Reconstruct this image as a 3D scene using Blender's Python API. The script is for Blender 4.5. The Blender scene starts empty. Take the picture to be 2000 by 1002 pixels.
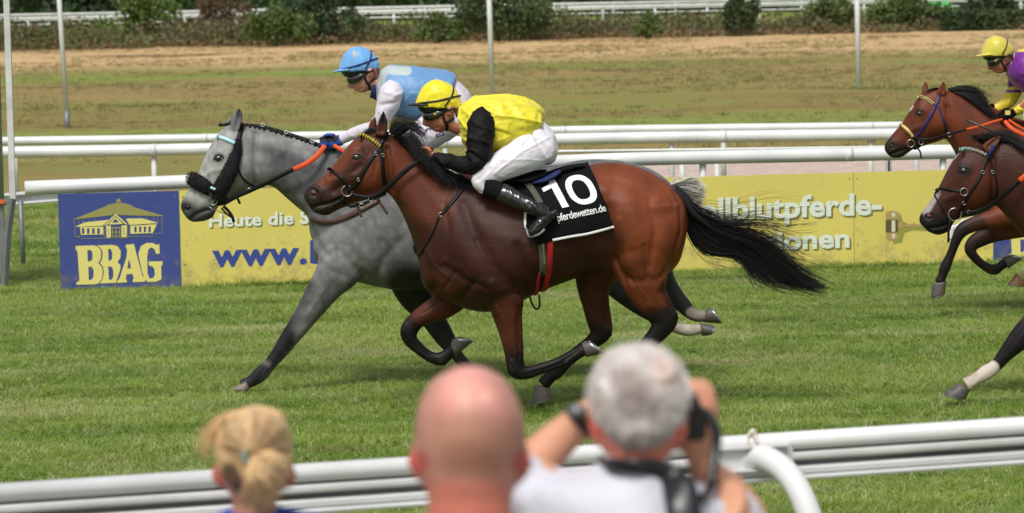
import bpy, bmesh, math, random
import numpy as np
from mathutils import Vector, Matrix
from mathutils.bvhtree import BVHTree
random.seed(7); rng = np.random.default_rng(7)
scn = bpy.context.scene
COL = scn.collection
# ---------------------------------------------------------------- camera
F = 7000.0                      # focal length in photo pixels (2000 wide)
CAMH = 2.5
PITCH = math.atan((501 + 60) / F)
ROLL = math.radians(-1.2)
cam_d = bpy.data.cameras.new('camera'); cam = bpy.data.objects.new('camera', cam_d); COL.objects.link(cam)
cam_d.sensor_width = 36.0; cam_d.lens = 36.0 * F / 2000.0
cam_d.clip_start = 0.1; cam_d.clip_end = 2000
R3 = Matrix.Rotation(math.radians(90) - PITCH, 3, 'X') @ Matrix.Rotation(ROLL, 3, 'Z')
cam.matrix_world = Matrix.Translation((0, 0, CAMH)) @ R3.to_4x4()
cam_d.dof.use_dof = True; cam_d.dof.focus_distance = 20.3; cam_d.dof.aperture_fstop = 6.3
scn.camera = cam
# ---------------------------------------------------------------- world + sun (thin bright overcast)
SUN_EL, SUN_AZ = math.radians(56), math.radians(200)     # azimuth clockwise from +Y
w = bpy.data.worlds.new('World'); scn.world = w; w.use_nodes = True
nt = w.node_tree; bg = nt.nodes['Background']
sky = nt.nodes.new('ShaderNodeTexSky'); sky.sky_type = 'NISHITA'; sky.sun_disc = False
sky.sun_elevation = SUN_EL; sky.sun_rotation = SUN_AZ; sky.air_density = 1.0; sky.dust_density = 3.5; sky.ozone_density = 1.0
hs = nt.nodes.new('ShaderNodeHueSaturation'); hs.inputs['Saturation'].default_value = 0.38
nt.links.new(sky.outputs[0], hs.inputs['Color']); nt.links.new(hs.outputs[0], bg.inputs[0]); bg.inputs[1].default_value = 0.105
sd = bpy.data.lights.new('sun', 'SUN'); sd.energy = 2.2; sd.angle = math.radians(14); sd.color = (1, 0.965, 0.91)
so = bpy.data.objects.new('sun', sd); COL.objects.link(so)
sv = Vector((math.sin(SUN_AZ) * math.cos(SUN_EL), math.cos(SUN_AZ) * math.cos(SUN_EL), math.sin(SUN_EL)))
so.rotation_euler = sv.to_track_quat('Z', 'Y').to_euler(); so.location = (0, 0, 30)
vs = scn.view_settings; vs.view_transform = 'Standard'; vs.look = 'None'; vs.exposure = 0.22; vs.gamma = 1.0
vs.use_curve_mapping = False
# ---------------------------------------------------------------- projection helpers (photo pixel <-> place)
R3n = np.array(R3); R3i = R3n.T
C0 = np.array([0, 0, CAMH])
def ray(px, py): return R3n @ np.array([(px - 1000) / F, (501 - py) / F, -1.0])
def P(px, py, Y):
    d = ray(px, py); return C0 + d * (Y / d[1])
def G(px, py, z=0.0):
    d = ray(px, py); return C0 + d * ((z - CAMH) / d[2])
def proj(v):
    v = (np.asarray(v) - C0) @ R3n
    return np.stack([1000 - F * v[..., 0] / v[..., 2], 501 + F * v[..., 1] / v[..., 2]], -1)
def S(Y): return F / Y          # photo pixels per metre at distance Y
# ---------------------------------------------------------------- object helpers
ROOT = {}
def tag(o, label=None, cat=None, group=None, kind=None):
    if label: o['label'] = label
    if cat: o['category'] = cat
    if group: o['group'] = group
    if kind: o['kind'] = kind
    return o
def thing(name, label, cat, loc, group=None):
    o = bpy.data.objects.new(name, None); o.empty_display_size = 0.1; COL.objects.link(o)
    o.location = loc; ROOT[o.name] = np.array(loc, float)
    return tag(o, label, cat, group)
def link(name, me, mat=None, parent=None, smooth=True, label=None):
    """me: mesh with world coordinates"""
    if parent is not None:
        base = ROOT[parent.name]
        me.transform(Matrix.Translation(Vector(-base)))
    o = bpy.data.objects.new(name, me); COL.objects.link(o)
    if parent is not None:
        o.parent = parent; ROOT[o.name] = base
    if mat is not None:
        for m in (mat if isinstance(mat, (list, tuple)) else [mat]): me.materials.append(m)
    if smooth is not None:
        me.polygons.foreach_set('use_smooth', np.full(len(me.polygons), bool(smooth)))
    if label: o['label'] = label
    return o
class MB:
    """collects geometry for ONE mesh"""
    def __init__(s): s.v = []; s.f = []; s.n = 0; s.mi = []
    def add(s, v, f, mi=0):
        v = np.asarray(v, float).reshape(-1, 3); s.v.append(v)
        s.f += [tuple(i + s.n for i in q) for q in f]; s.mi += [mi] * len(f); s.n += len(v); return s
    def box(s, c, size, R=None, mi=0):
        c = np.array(c, float); h = np.array(size, float) / 2
        v = np.array([[x, y, z] for x in (-1, 1) for y in (-1, 1) for z in (-1, 1)]) * h
        if R is not None: v = v @ np.array(R).T
        return s.add(v + c, [(0, 1, 3, 2), (4, 6, 7, 5), (0, 4, 5, 1), (2, 3, 7, 6), (0, 2, 6, 4), (1, 5, 7, 3)], mi)
    def tube(s, pts, rad, side=(0, 1, 0), ring=10, flat=1.0, cap=True, mi=0, power=1.0, rnd=False):
        """tube through 3D pts; rad scalar/list; flat = radius along side / rad (scalar/list)"""
        pts = np.asarray(pts, float); n = len(pts)
        rad = np.full(n, rad) if np.isscalar(rad) else np.asarray(rad, float)
        flat = np.full(n, flat) if np.isscalar(flat) else np.asarray(flat, float)
        t = np.gradient(pts, axis=0); t /= np.linalg.norm(t, axis=1)[:, None] + 1e-9
        sd = np.asarray(side, float)
        if sd.ndim == 1: sd = np.tile(sd, (n, 1))
        sd = sd - (sd * t).sum(1)[:, None] * t; sd /= np.linalg.norm(sd, axis=1)[:, None] + 1e-9
        up = np.cross(t, sd)
        a = np.linspace(0, 2 * math.pi, ring, endpoint=False)
        ca, sa = np.cos(a), np.sin(a)
        if power != 1.0: ca = np.sign(ca) * abs(ca) ** power; sa = np.sign(sa) * abs(sa) ** power
        V = pts[:, None] + up[:, None] * (ca[None, :, None] * rad[:, None, None]) + sd[:, None] * (sa[None, :, None] * (rad * flat)[:, None, None])
        return s.rings(V, cap, mi)
    def rings(s, V, cap=True, mi=0):
        n, ring = V.shape[:2]; f = []
        for i in range(n - 1):
            for j in range(ring):
                k = (j + 1) % ring
                f.append((i * ring + j, i * ring + k, (i + 1) * ring + k, (i + 1) * ring + j))
        v = V.reshape(-1, 3)
        if cap:
            v = np.vstack([v, V[0].mean(0), V[-1].mean(0)]); a, b = n * ring, n * ring + 1
            for j in range(ring):
                k = (j + 1) % ring
                f.append((a, k, j)); f.append((b, (n - 1) * ring + j, (n - 1) * ring + k))
        return s.add(v, f, mi)
    def ball(s, c, r, n=12, R=None, mi=0):
        r = np.array([r] * 3 if np.isscalar(r) else r, float); c = np.array(c, float)
        th = np.linspace(0, math.pi, n + 1)[1:-1]; ph = np.linspace(0, 2 * math.pi, 2 * n, endpoint=False)
        V = np.stack([np.outer(np.sin(th), np.cos(ph)), np.outer(np.sin(th), np.sin(ph)), np.outer(np.cos(th), np.ones(2 * n))], -1)
        m = len(th); v = np.vstack([V.reshape(-1, 3), [[0, 0, 1], [0, 0, -1]]]) * r
        if R is not None: v = v @ np.array(R).T
        f = []
        for i in range(m - 1):
            for j in range(2 * n):
                k = (j + 1) % (2 * n); f.append((i * 2 * n + j, (i + 1) * 2 * n + j, (i + 1) * 2 * n + k, i * 2 * n + k))
        for j in range(2 * n):
            k = (j + 1) % (2 * n); f.append((m * 2 * n, j, k)); f.append((m * 2 * n + 1, (m - 1) * 2 * n + k, (m - 1) * 2 * n + j))
        return s.add(v + c, f, mi)
    def mesh(s, name):
        me = bpy.data.meshes.new(name)
        v = np.vstack(s.v) if s.v else np.zeros((0, 3))
        me.from_pydata(v.tolist(), [], s.f)
        if any(s.mi): me.polygons.foreach_set('material_index', s.mi)
        me.update(); return me
    def build(s, name, mat=None, parent=None, smooth=True, label=None):
        return link(name, s.mesh(name), mat, parent, smooth, label)
def cat_rom(A, m):
    """Catmull-Rom through rows of A, m samples per span"""
    A = np.asarray(A, float); n = len(A)
    if n < 3:
        t = np.linspace(0, 1, m + 1)[:, None]; return A[0] * (1 - t) + A[-1] * t
    E = np.vstack([2 * A[0] - A[1], A, 2 * A[-1] - A[-2]]); out = []
    for i in range(n - 1):
        p0, p1, p2, p3 = E[i:i + 4]
        for t in np.arange(m) / m:
            out.append(0.5 * ((2 * p1) + (-p0 + p2) * t + (2 * p0 - 5 * p1 + 4 * p2 - p3) * t * t + (-p0 + 3 * p1 - 3 * p2 + p3) * t ** 3))
    out.append(A[-1]); return np.array(out)
def loft(mb, st, Y0, m=4, ring=24, power=1.0):
    """stations (ax,ay,bx,by,dy,rl[,pear]) : a,b = two outline points in photo pixels at distance Y0+dy, rl = half width in metres"""
    rows = []
    for q in st:
        A = P(q[0], q[1], Y0 + q[4]); B = P(q[2], q[3], Y0 + q[4]); pear = q[6] if len(q) > 6 else 0
        rows.append([*A, *B, max(q[5], .001), pear])
    D = cat_rom(rows, m); D[:, 6] = np.maximum(D[:, 6], .001)
    a = np.linspace(0, 2 * math.pi, ring, endpoint=False); ca, sa = np.cos(a), np.sin(a)
    if power != 1.0: ca = np.sign(ca) * abs(ca) ** power; sa = np.sign(sa) * abs(sa) ** power
    c = (D[:, :3] + D[:, 3:6]) / 2; u = (D[:, :3] - D[:, 3:6]) / 2
    V = c[:, None] + u[:, None] * ca[None, :, None]
    V[..., 1] += sa[None, :] * D[:, 6, None] * (1 - D[:, 7, None] * ca[None, :])
    return mb.rings(V)
def limb(mb, nodes, Y0, m=5, ring=16, k=0.9):
    """nodes (px,py,r_px,dy[,rl]) centre line with radii"""
    N = np.array([[q[0], q[1], q[2], q[3], (q[4] if len(q) > 4 else q[2] * k / S(Y0))] for q in nodes], float)
    D = cat_rom(N, m); D[:, 2] = np.maximum(D[:, 2], .5); D[:, 4] = np.maximum(D[:, 4], .002)
    t = np.gradient(D[:, :2], axis=0); t /= np.linalg.norm(t, axis=1)[:, None] + 1e-9
    nn = np.stack([-t[:, 1], t[:, 0]], 1)
    A = D[:, :2] + nn * D[:, 2:3]; B = D[:, :2] - nn * D[:, 2:3]
    a = np.linspace(0, 2 * math.pi, ring, endpoint=False); V = np.zeros((len(D), ring, 3))
    for i in range(len(D)):
        pa, pb = P(*A[i], Y0 + D[i, 3]), P(*B[i], Y0 + D[i, 3]); c = (pa + pb) / 2; u = (pa - pb) / 2
        V[i] = c + np.outer(np.cos(a), u); V[i, :, 1] += np.sin(a) * D[i, 4]
    return mb.rings(V)
def fuse(mb, voxel, smooth=4, factor=0.5):
    """one continuous skin over all the overlapping lofts"""
    me = mb.mesh('tmp'); ob = bpy.data.objects.new('tmp', me); COL.objects.link(ob)
    r = ob.modifiers.new('r', 'REMESH'); r.mode = 'VOXEL'; r.voxel_size = voxel; r.use_smooth_shade = True
    if smooth:
        q = ob.modifiers.new('s', 'SMOOTH'); q.iterations = smooth; q.factor = factor
    dg = bpy.context.evaluated_depsgraph_get(); dg.update()
    out = bpy.data.meshes.new_from_object(ob.evaluated_get(dg))
    bpy.data.objects.remove(ob); bpy.data.meshes.remove(me)
    return out
def vco(me):
    a = np.zeros(len(me.vertices) * 3); me.vertices.foreach_get('co', a); return a.reshape(-1, 3)
def vno(me):
    a = np.zeros(len(me.vertices) * 3); me.vertices.foreach_get('normal', a); return a.reshape(-1, 3)
def setco(me, v): me.vertices.foreach_set('co', np.asarray(v, float).ravel()); me.update()
def pdist(Q, line):
    """distance of points Q (n,2) to polyline"""
    L = np.asarray(line, float)
    if len(L) == 1: return np.linalg.norm(Q - L[0], axis=1)
    d = np.full(len(Q), 1e9)
    for a, b in zip(L[:-1], L[1:]):
        ab = b - a; t = np.clip(((Q - a) @ ab) / (ab @ ab + 1e-9), 0, 1)
        d = np.minimum(d, np.linalg.norm(Q - a - t[:, None] * ab, axis=1))
    return d
SCULPT = 1.3
def sculpt(me, strokes, near=None):
    """strokes (polyline px, width px, height m) push the skin in or out along its normals"""
    v = vco(me); n = vno(me); q = proj(v); h = np.zeros(len(v))
    side = np.clip(abs(n[:, 1]) * 1.6, 0, 1)
    for s in strokes:
        k = SCULPT * s[2] * np.exp(-(pdist(q, s[0]) / s[1]) ** 2)
        if len(s) > 3: k *= (v[:, 1] < s[3])     # only the near side of distance s[3]
        h += k
    setco(me, v + n * (h * side)[:, None])
def paint(me, base, marks, name='coat'):
    """vertex colours of the coat: marks (polyline px, inner px, outer px, colour[, strength])"""
    v = vco(me); q = proj(v); c = np.tile(np.array(base, float), (len(v), 1))
    for mk in marks:
        d = pdist(q, mk[0]); t = np.clip((mk[2] - d) / max(mk[2] - mk[1], .01), 0, 1); t = t * t * (3 - 2 * t)
        if len(mk) > 4: t = t * mk[4]
        if len(mk) > 5: t = t * (v[:, 1] < mk[5])
        c = c * (1 - t[:, None]) + np.array(mk[3]) * t[:, None]
    a = me.color_attributes.new(name, 'FLOAT_COLOR', 'POINT')
    a.data.foreach_set('color', np.hstack([c, np.ones((len(c), 1))]).ravel())
# ---------------------------------------------------------------- raycast drape helpers
def bvh_of(*meshes):
    V = []; T = []; n = 0
    for me in meshes:
        v = vco(me); V += [Vector(p) for p in v]
        T += [tuple(i + n for i in p.vertices) for p in me.polygons]; n += len(v)
    return BVHTree.FromPolygons(V, T)
def hit(bv, px, py, off=0.004, Yfall=None):
    d = Vector(ray(px, py)).normalized(); r = bv.ray_cast(Vector(C0), d)
    if r[0] is None:
        if Yfall is None: return None, None
        return P(px, py, Yfall), np.array([0, -1., 0])
    n = np.array(r[1]); 
    if n @ np.array(d) > 0: n = -n
    return np.array(r[0]) + n * off, n
def strap(bv, pts, wpx, Y, off=0.003, thick=0.004, m=6, mb=None, free=False, pull=0.0):
    """a leather strap: polyline in photo pixels laid on the skin below it (or hanging free at distance Y)"""
    mb = mb or MB(); D = cat_rom(np.array(pts, float), m); pos = []; nor = []
    for q in D:
        yy = q[2] if len(q) > 2 else Y
        if free: pos.append(P(q[0], q[1], yy)); nor.append([0, -1., 0])
        else:
            p, n = hit(bv, q[0], q[1], off, yy)
            if pos and abs(p[1] - pos[-1][1]) > 0.12: p = P(q[0], q[1], pos[-1][1])
            pos.append(p); nor.append(n)
    pos = np.array(pos); nor = np.array(nor)
    if not free and len(pos) > 4:
        for _ in range(2):
            pos[1:-1] = pos[1:-1] * .5 + (pos[:-2] + pos[2:]) * .25; nor[1:-1] = nor[1:-1] * .5 + (nor[:-2] + nor[2:]) * .25
    nor /= np.linalg.norm(nor, axis=1)[:, None]
    wd = (np.full(len(pos), wpx) if np.isscalar(wpx) else np.interp(np.linspace(0, 1, len(pos)), np.linspace(0, 1, len(wpx)), wpx)) / S(Y) / 2
    mb.tube(pos, thick, side=np.cross(np.gradient(pos, axis=0), nor), ring=8, flat=wd / thick, power=.6)
    return mb
def ringmesh(mb, c, R, r, n=18, nrm=(0, -1, 0), mi=0):
    nrm = np.array(nrm, float); nrm /= np.linalg.norm(nrm); u = np.cross(nrm, [0, 0, 1.]); u /= np.linalg.norm(u); w_ = np.cross(nrm, u)
    a = np.linspace(0, 2 * math.pi, n + 1); pts = np.array(c) + R * (np.cos(a)[:, None] * u + np.sin(a)[:, None] * w_)
    return mb.tube(pts, r, side=nrm, ring=6, cap=False, mi=mi)
def strands(mb, guides, n, Y0, r=0.0015, jit=4, m=5, wav=2.0, rnd=None, tipr=0.3, lmin=0.75, dj=0.02, clump=0):
    """hair: strands blended between neighbouring guide lines (px,py,dy); r in metres"""
    rg = rnd or rng; Gd = [cat_rom(np.array(g, float), m) for g in guides]; L = min(len(g) for g in Gd)
    Gd = np.array([g[np.linspace(0, len(g) - 1, L).round().astype(int)] for g in Gd])
    cl = [rg.random() * (len(Gd) - 1) for _ in range(clump)] if clump else None
    for _ in range(n):
        if cl and rg.random() < .8: x = cl[rg.integers(len(cl))] + rg.normal() * .05
        else: x = rg.random() * (len(Gd) - 1)
        x = min(max(x, 0), len(Gd) - 1.0001); i = int(x); t = x - i
        g = Gd[i] * (1 - t) + Gd[i + 1] * t; k = max(4, int(L * rg.uniform(lmin, 1.0))); g = g[:k].copy()
        s = np.linspace(0, 1, k); ph = rg.random(2) * 6.28; fr = rg.uniform(.6, 1.8)
        g[:, 0] += rg.normal() * jit * s + np.sin(s * 6.28 * fr + ph[0]) * wav * s
        g[:, 1] += rg.normal() * jit * (s * .8 + .2) + np.sin(s * 6.28 * fr + ph[1]) * wav * s
        g[:, 2] += rg.normal() * dj * (.4 + .6 * s)
        pts = np.array([P(a, b, Y0 + c) for a, b, c in g])
        mb.tube(pts, r * (1 - (1 - tipr) * s) * rg.uniform(.7, 1.3), ring=3, cap=False)
    return mb
# ---------------------------------------------------------------- materials
def lin(r, g, b):
    f = lambda c: (c / 255 / 12.92) if c <= 10 else ((c / 255 + .055) / 1.055) ** 2.4
    return (f(r), f(g), f(b))
def mat(name, col, rough=0.6, var=0.0, scale=8.0, bump=0.0, bscale=60.0, metal=0.0, attr=None, spec=0.5, coat=0.0, sheen=0.0, col2=None, stretch=None, hairy=0.0, sss=0.0, crough=.2):
    m = bpy.data.materials.new(name); m.use_nodes = True; nt = m.node_tree; b = nt.nodes['Principled BSDF']
    b.inputs['Roughness'].default_value = rough; b.inputs['Metallic'].default_value = metal
    b.inputs['Specular IOR Level'].default_value = spec; b.inputs['Coat Weight'].default_value = coat
    b.inputs['Coat Roughness'].default_value = crough; b.inputs['Sheen Weight'].default_value = sheen
    if sss: b.inputs['Subsurface Weight'].default_value = sss; b.inputs['Subsurface Radius'].default_value = (.02, .008, .004)
    tc = nt.nodes.new('ShaderNodeTexCoord'); mp = nt.nodes.new('ShaderNodeMapping'); nt.links.new(tc.outputs['Object'], mp.inputs[0])
    if stretch: mp.inputs['Scale'].default_value = stretch
    src = None
    if attr:
        at = nt.nodes.new('ShaderNodeAttribute'); at.attribute_name = attr; src = at.outputs['Color']
    if var or col2:
        nz = nt.nodes.new('ShaderNodeTexNoise'); nz.inputs['Scale'].default_value = scale; nz.inputs['Detail'].default_value = 5
        nt.links.new(mp.outputs[0], nz.inputs['Vector'])
        mx = nt.nodes.new('ShaderNodeMix'); mx.data_type = 'RGBA'
        if col2:
            cr = nt.nodes.new('ShaderNodeMapRange'); cr.inputs[1].default_value = .38; cr.inputs[2].default_value = .62
            nt.links.new(nz.outputs[0], cr.inputs[0]); nt.links.new(cr.outputs[0], mx.inputs[0])
            mx.inputs['A'].default_value = (*col, 1); mx.inputs['B'].default_value = (*col2, 1)
            if src: nt.links.new(src, mx.inputs['A'])
        else:
            mx.blend_type = 'MULTIPLY'; mx.inputs[0].default_value = 1.0
            cr = nt.nodes.new('ShaderNodeMapRange'); cr.inputs[1].default_value = .3; cr.inputs[2].default_value = .7
            cr.inputs[3].default_value = 1 - var; cr.inputs[4].default_value = 1 + var * .6
            nt.links.new(nz.outputs[0], cr.inputs[0]); nt.links.new(cr.outputs[0], mx.inputs['B'])
            mx.inputs['A'].default_value = (*col, 1)
            if src: nt.links.new(src, mx.inputs['A'])
        nt.links.new(mx.outputs['Result'], b.inputs['Base Color'])
    elif src: nt.links.new(src, b.inputs['Base Color'])
    else: b.inputs['Base Color'].default_value = (*col, 1)
    if bump:
        n2 = nt.nodes.new('ShaderNodeTexNoise'); n2.inputs['Scale'].default_value = bscale; n2.inputs['Detail'].default_value = 6
        nt.links.new(mp.outputs[0], n2.inputs['Vector'])
        bp = nt.nodes.new('ShaderNodeBump'); bp.inputs['Strength'].default_value = bump; bp.inputs['Distance'].default_value = .01
        nt.links.new(n2.outputs[0], bp.inputs['Height']); nt.links.new(bp.outputs[0], b.inputs['Normal'])
    return m
M_white = mat('white_rail_plastic', (.72, .73, .725), .38, var=.16, scale=2.2, bump=.04, bscale=30)
M_white_dirty = mat('weathered_white_plastic', (.60, .60, .585), .5, var=.22, scale=5, bump=.06, bscale=40, stretch=(.4, 1, 1))
M_channel_grey = mat('dark_channel_plastic', (.17, .155, .155), .7, var=.5, scale=9, stretch=(.3, 1, 1))  # darker mottled grey for the recessed channels of the front rail
M_steel = mat('galvanised_steel', (.22, .23, .24), .5, var=.2, scale=6, metal=.4)
M_black = mat('black_plastic', (.012, .012, .014), .35, var=.2, bump=.05)
M_chrome = mat('bright_steel', (.42, .42, .40), .32, metal=1.0)
# ================================================================ GROUND
def ground_mat():
    m = bpy.data.materials.new('racecourse_ground'); m.use_nodes = True; nt = m.node_tree; b = nt.nodes['Principled BSDF']
    b.inputs['Roughness'].default_value = .95; b.inputs['Specular IOR Level'].default_value = .1
    geo = nt.nodes.new('ShaderNodeNewGeometry'); sx = nt.nodes.new('ShaderNodeSeparateXYZ'); nt.links.new(geo.outputs['Position'], sx.inputs[0])
    def noise(scale, sc=(1, 1, 1), det=5):
        mp = nt.nodes.new('ShaderNodeMapping'); mp.inputs['Scale'].default_value = sc; nt.links.new(geo.outputs['Position'], mp.inputs[0])
        n = nt.nodes.new('ShaderNodeTexNoise'); n.inputs['Scale'].default_value = scale; n.inputs['Detail'].default_value = det; nt.links.new(mp.outputs[0], n.inputs['Vector']); return n.outputs[0]
    def mr(src, a, b_, c=0., d=1.):
        q = nt.nodes.new('ShaderNodeMapRange'); q.interpolation_type = 'SMOOTHSTEP'
        for i, vv in enumerate((a, b_, c, d)): q.inputs[i + 1].default_value = vv
        nt.links.new(src, q.inputs[0]); return q.outputs[0]
    def mth(op, a, b_):
        q = nt.nodes.new('ShaderNodeMath'); q.operation = op
        for i, x in enumerate((a, b_)):
            if isinstance(x, (int, float)): q.inputs[i].default_value = x
            else: nt.links.new(x, q.inputs[i])
        return q.outputs[0]
    def mix(fac, A, B):
        q = nt.nodes.new('ShaderNodeMix'); q.data_type = 'RGBA'
        if isinstance(fac, (int, float)): q.inputs[0].default_value = fac
        else: nt.links.new(fac, q.inputs[0])
        for k, x in (('A', A), ('B', B)):
            if isinstance(x, tuple): q.inputs[k].default_value = (*x, 1)
            else: nt.links.new(x, q.inputs[k])
        return q.outputs['Result']
    n_mid = noise(1.1, (.35, 1, 1)); n_fine = noise(9, (.5, 1, 1)); n_big = noise(.09, (.35, 1, 1)); n_str = noise(.35, (.16, 1, 1))
    n_grit = noise(3.0, (.12, .6, 1), 8)
    yw = mth('ADD', sx.outputs[1], mth('MULTIPLY', mth('SUBTRACT', n_str, .5), 5.0))      # wobbly distance
    yw2 = mth('ADD', sx.outputs[1], mth('MULTIPLY', mth('SUBTRACT', n_mid, .5), 1.6))
    turf = mix(mr(n_fine, .35, .65), (.09, .15, .02), (.15, .21, .04))
    fld = mix(mr(n_grit, .35, .65), mix(mr(n_str, .4, .6), (.22, .195, .062), (.27, .20, .08)), mix(mr(n_big, .4, .6), (.20, .225, .055), (.31, .22, .095)))
    dry = mix(mr(n_grit, .35, .65), (.46, .31, .15), (.62, .435, .23))
    brn = mix(mr(n_grit, .4, .6), (.17, .115, .045), (.24, .18, .07))
    grn = mix(mr(n_grit, .4, .6), (.16, .22, .045), (.24, .28, .07))
    dirt = mix(mr(n_fine, .4, .6), (.30, .19, .12), (.40, .28, .19))
    sand = mix(mr(n_fine, .4, .6), (.44, .34, .28), (.58, .47, .41))
    def band(col, base, y0, y1, sft, yy, extra=None):
        f = mth('MULTIPLY', mr(yy, y0 - sft, y0 + sft), mr(yy, y1 - sft, y1 + sft, 1., 0.))
        if extra is not None: f = mth('MULTIPLY', f, extra)
        return mix(f, base, col)
    c = turf
    c = mix(mr(yw2, 35.6, 36.6), c, dirt); c = mix(mr(yw2, 37.2, 38.2), c, grn)
    c = mix(mr(yw2, 41.2, 41.8), c, mix(mr(sx.outputs[0], -2.5, -.5), mix(.75, brn, fld), sand)); c = mix(mr(yw2, 46.2, 46.8), c, mix(.7, brn, fld)); c = mix(mr(yw, 47.5, 50), c, fld)
    c = band(grn, c, 53, 59, 2.5, yw); c = band(brn, c, 60, 71, 2, yw, mr(n_str, .40, .66, 0., .7)); c = band(grn, c, 69, 74, 2, yw, mr(n_str, .45, .6))
    c = band(grn, c, 87, 92, 1.2, yw, mr(n_str, .46, .56)); c = mix(mr(yw, 92, 106), c, dry)
    c = band((.10, .07, .045), c, 113, 116.5, 1, yw, mr(n_str, .53, .60)); c = mix(mr(yw, 136, 139), c, grn)
    nt.links.new(c, b.inputs['Base Color'])
    bp = nt.nodes.new('ShaderNodeBump'); bp.inputs['Strength'].default_value = .6; bp.inputs['Distance'].default_value = .08
    nt.links.new(n_grit, bp.inputs['Height']); nt.links.new(bp.outputs[0], b.inputs['Normal'])
    return m
def hgt(x, y):
    """terrain: flat track, a low bank in the infield"""
    z = 0.0
    z += .18 * math.exp(-((y - 66) / 3.2) ** 2) * (.7 + .3 * math.sin(x * .35 + 1)) * (1 if y > 45 else 0)
    if y > 48: z += .035 * math.sin(x * .9 + y * .37) * math.sin(y * .53) * min(1, (y - 48) / 6)
    return z
mb = MB()
ys = list(np.arange(-30, 48, 3.0)) + list(np.arange(48, 100, .8)) + list(np.arange(100, 200, 5.)) + [240, 300, 450, 700, 1200]
xs = [-600, -250, -120, -60, -40] + list(np.arange(-30, 30.1, 1.5)) + [40, 60, 120, 250, 600]
V = [[x, y, hgt(x, y)] for y in ys for x in xs]; nx = len(xs)
mb.add(V, [(j * nx + i, j * nx + i + 1, (j + 1) * nx + i + 1, (j + 1) * nx + i) for j in range(len(ys) - 1) for i in range(nx - 1)])
M_ground = ground_mat()
ground = mb.build('ground', M_ground); ground['kind'] = 'structure'
# spectator terrace in front of the rail
mb = MB(); mb.box((0, 3.5, .065), (14, 11, .14)); tr = mb.build('pavement', mat('concrete_paving', (.32, .31, .29), .9, var=.15, bump=.2), smooth=False); tr['kind'] = 'structure'

# ================================================================ TURF
def leaf_mat(name, c1, c2, c3, sc=.5, trans=.35, rough=.55, patch=None):
    m = bpy.data.materials.new(name); m.use_nodes = True; nt = m.node_tree; b = nt.nodes['Principled BSDF']
    b.inputs['Roughness'].default_value = rough; b.inputs['Specular IOR Level'].default_value = .35
    geo = nt.nodes.new('ShaderNodeNewGeometry'); oi = nt.nodes.new('ShaderNodeObjectInfo')
    mp = nt.nodes.new('ShaderNodeMapping'); mp.inputs['Scale'].default_value = (.45, 1, 1); nt.links.new(geo.outputs['Position'], mp.inputs[0])
    n = nt.nodes.new('ShaderNodeTexNoise'); n.inputs['Scale'].default_value = sc; n.inputs['Detail'].default_value = 4; nt.links.new(mp.outputs[0], n.inputs['Vector'])
    r = nt.nodes.new('ShaderNodeValToRGB'); r.color_ramp.elements[0].position = .36; r.color_ramp.elements[1].position = .64
    r.color_ramp.elements[0].color = (*c1, 1); r.color_ramp.elements[1].color = (*c2, 1); nt.links.new(n.outputs[0], r.inputs[0])
    mx = nt.nodes.new('ShaderNodeMix'); mx.data_type = 'RGBA'; mx.inputs['B'].default_value = (*c3, 1)
    q = nt.nodes.new('ShaderNodeMapRange'); q.inputs[1].default_value = .72; q.inputs[2].default_value = 1.; q.inputs[4].default_value = .85
    nt.links.new(oi.outputs['Random'], q.inputs[0]); nt.links.new(q.outputs[0], mx.inputs[0]); nt.links.new(r.outputs[0], mx.inputs['A'])
    nt.links.new(mx.outputs['Result'], b.inputs['Base Color'])
    res = mx.outputs['Result']
    if patch:
        for k, (pc, ps, lo, hi) in enumerate(patch):
            pn = nt.nodes.new('ShaderNodeTexNoise'); pn.inputs['Scale'].default_value = ps; pn.inputs['Detail'].default_value = 6; pn.inputs['Roughness'].default_value = .65; nt.links.new(mp.outputs[0], pn.inputs['Vector'])
            pr = nt.nodes.new('ShaderNodeMapRange'); pr.inputs[1].default_value = lo; pr.inputs[2].default_value = hi; pr.inputs[4].default_value = .8; nt.links.new(pn.outputs[0], pr.inputs[0])
            pm = nt.nodes.new('ShaderNodeMix'); pm.data_type = 'RGBA'; pm.inputs['B'].default_value = (*pc, 1); nt.links.new(pr.outputs[0], pm.inputs[0]); nt.links.new(res, pm.inputs['A']); res = pm.outputs['Result']
        nt.links.new(res, b.inputs['Base Color'])
    tr = nt.nodes.new('ShaderNodeBsdfTranslucent'); nt.links.new(res, tr.inputs[0])
    ms = nt.nodes.new('ShaderNodeMixShader'); ms.inputs[0].default_value = trans; out = nt.nodes['Material Output']
    nt.links.new(b.outputs[0], ms.inputs[1]); nt.links.new(tr.outputs[0], ms.inputs[2]); nt.links.new(ms.outputs[0], out.inputs[0])
    return m
M_turf = leaf_mat('turf_blades', (.20, .32, .040), (.34, .44, .085), (.62, .64, .36), sc=1.3, patch=[((.52, .52, .25), .9, .54, .66), ((.30, .20, .10), 1.7, .66, .74), ((.11, .20, .025), .55, .57, .68)])
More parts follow.
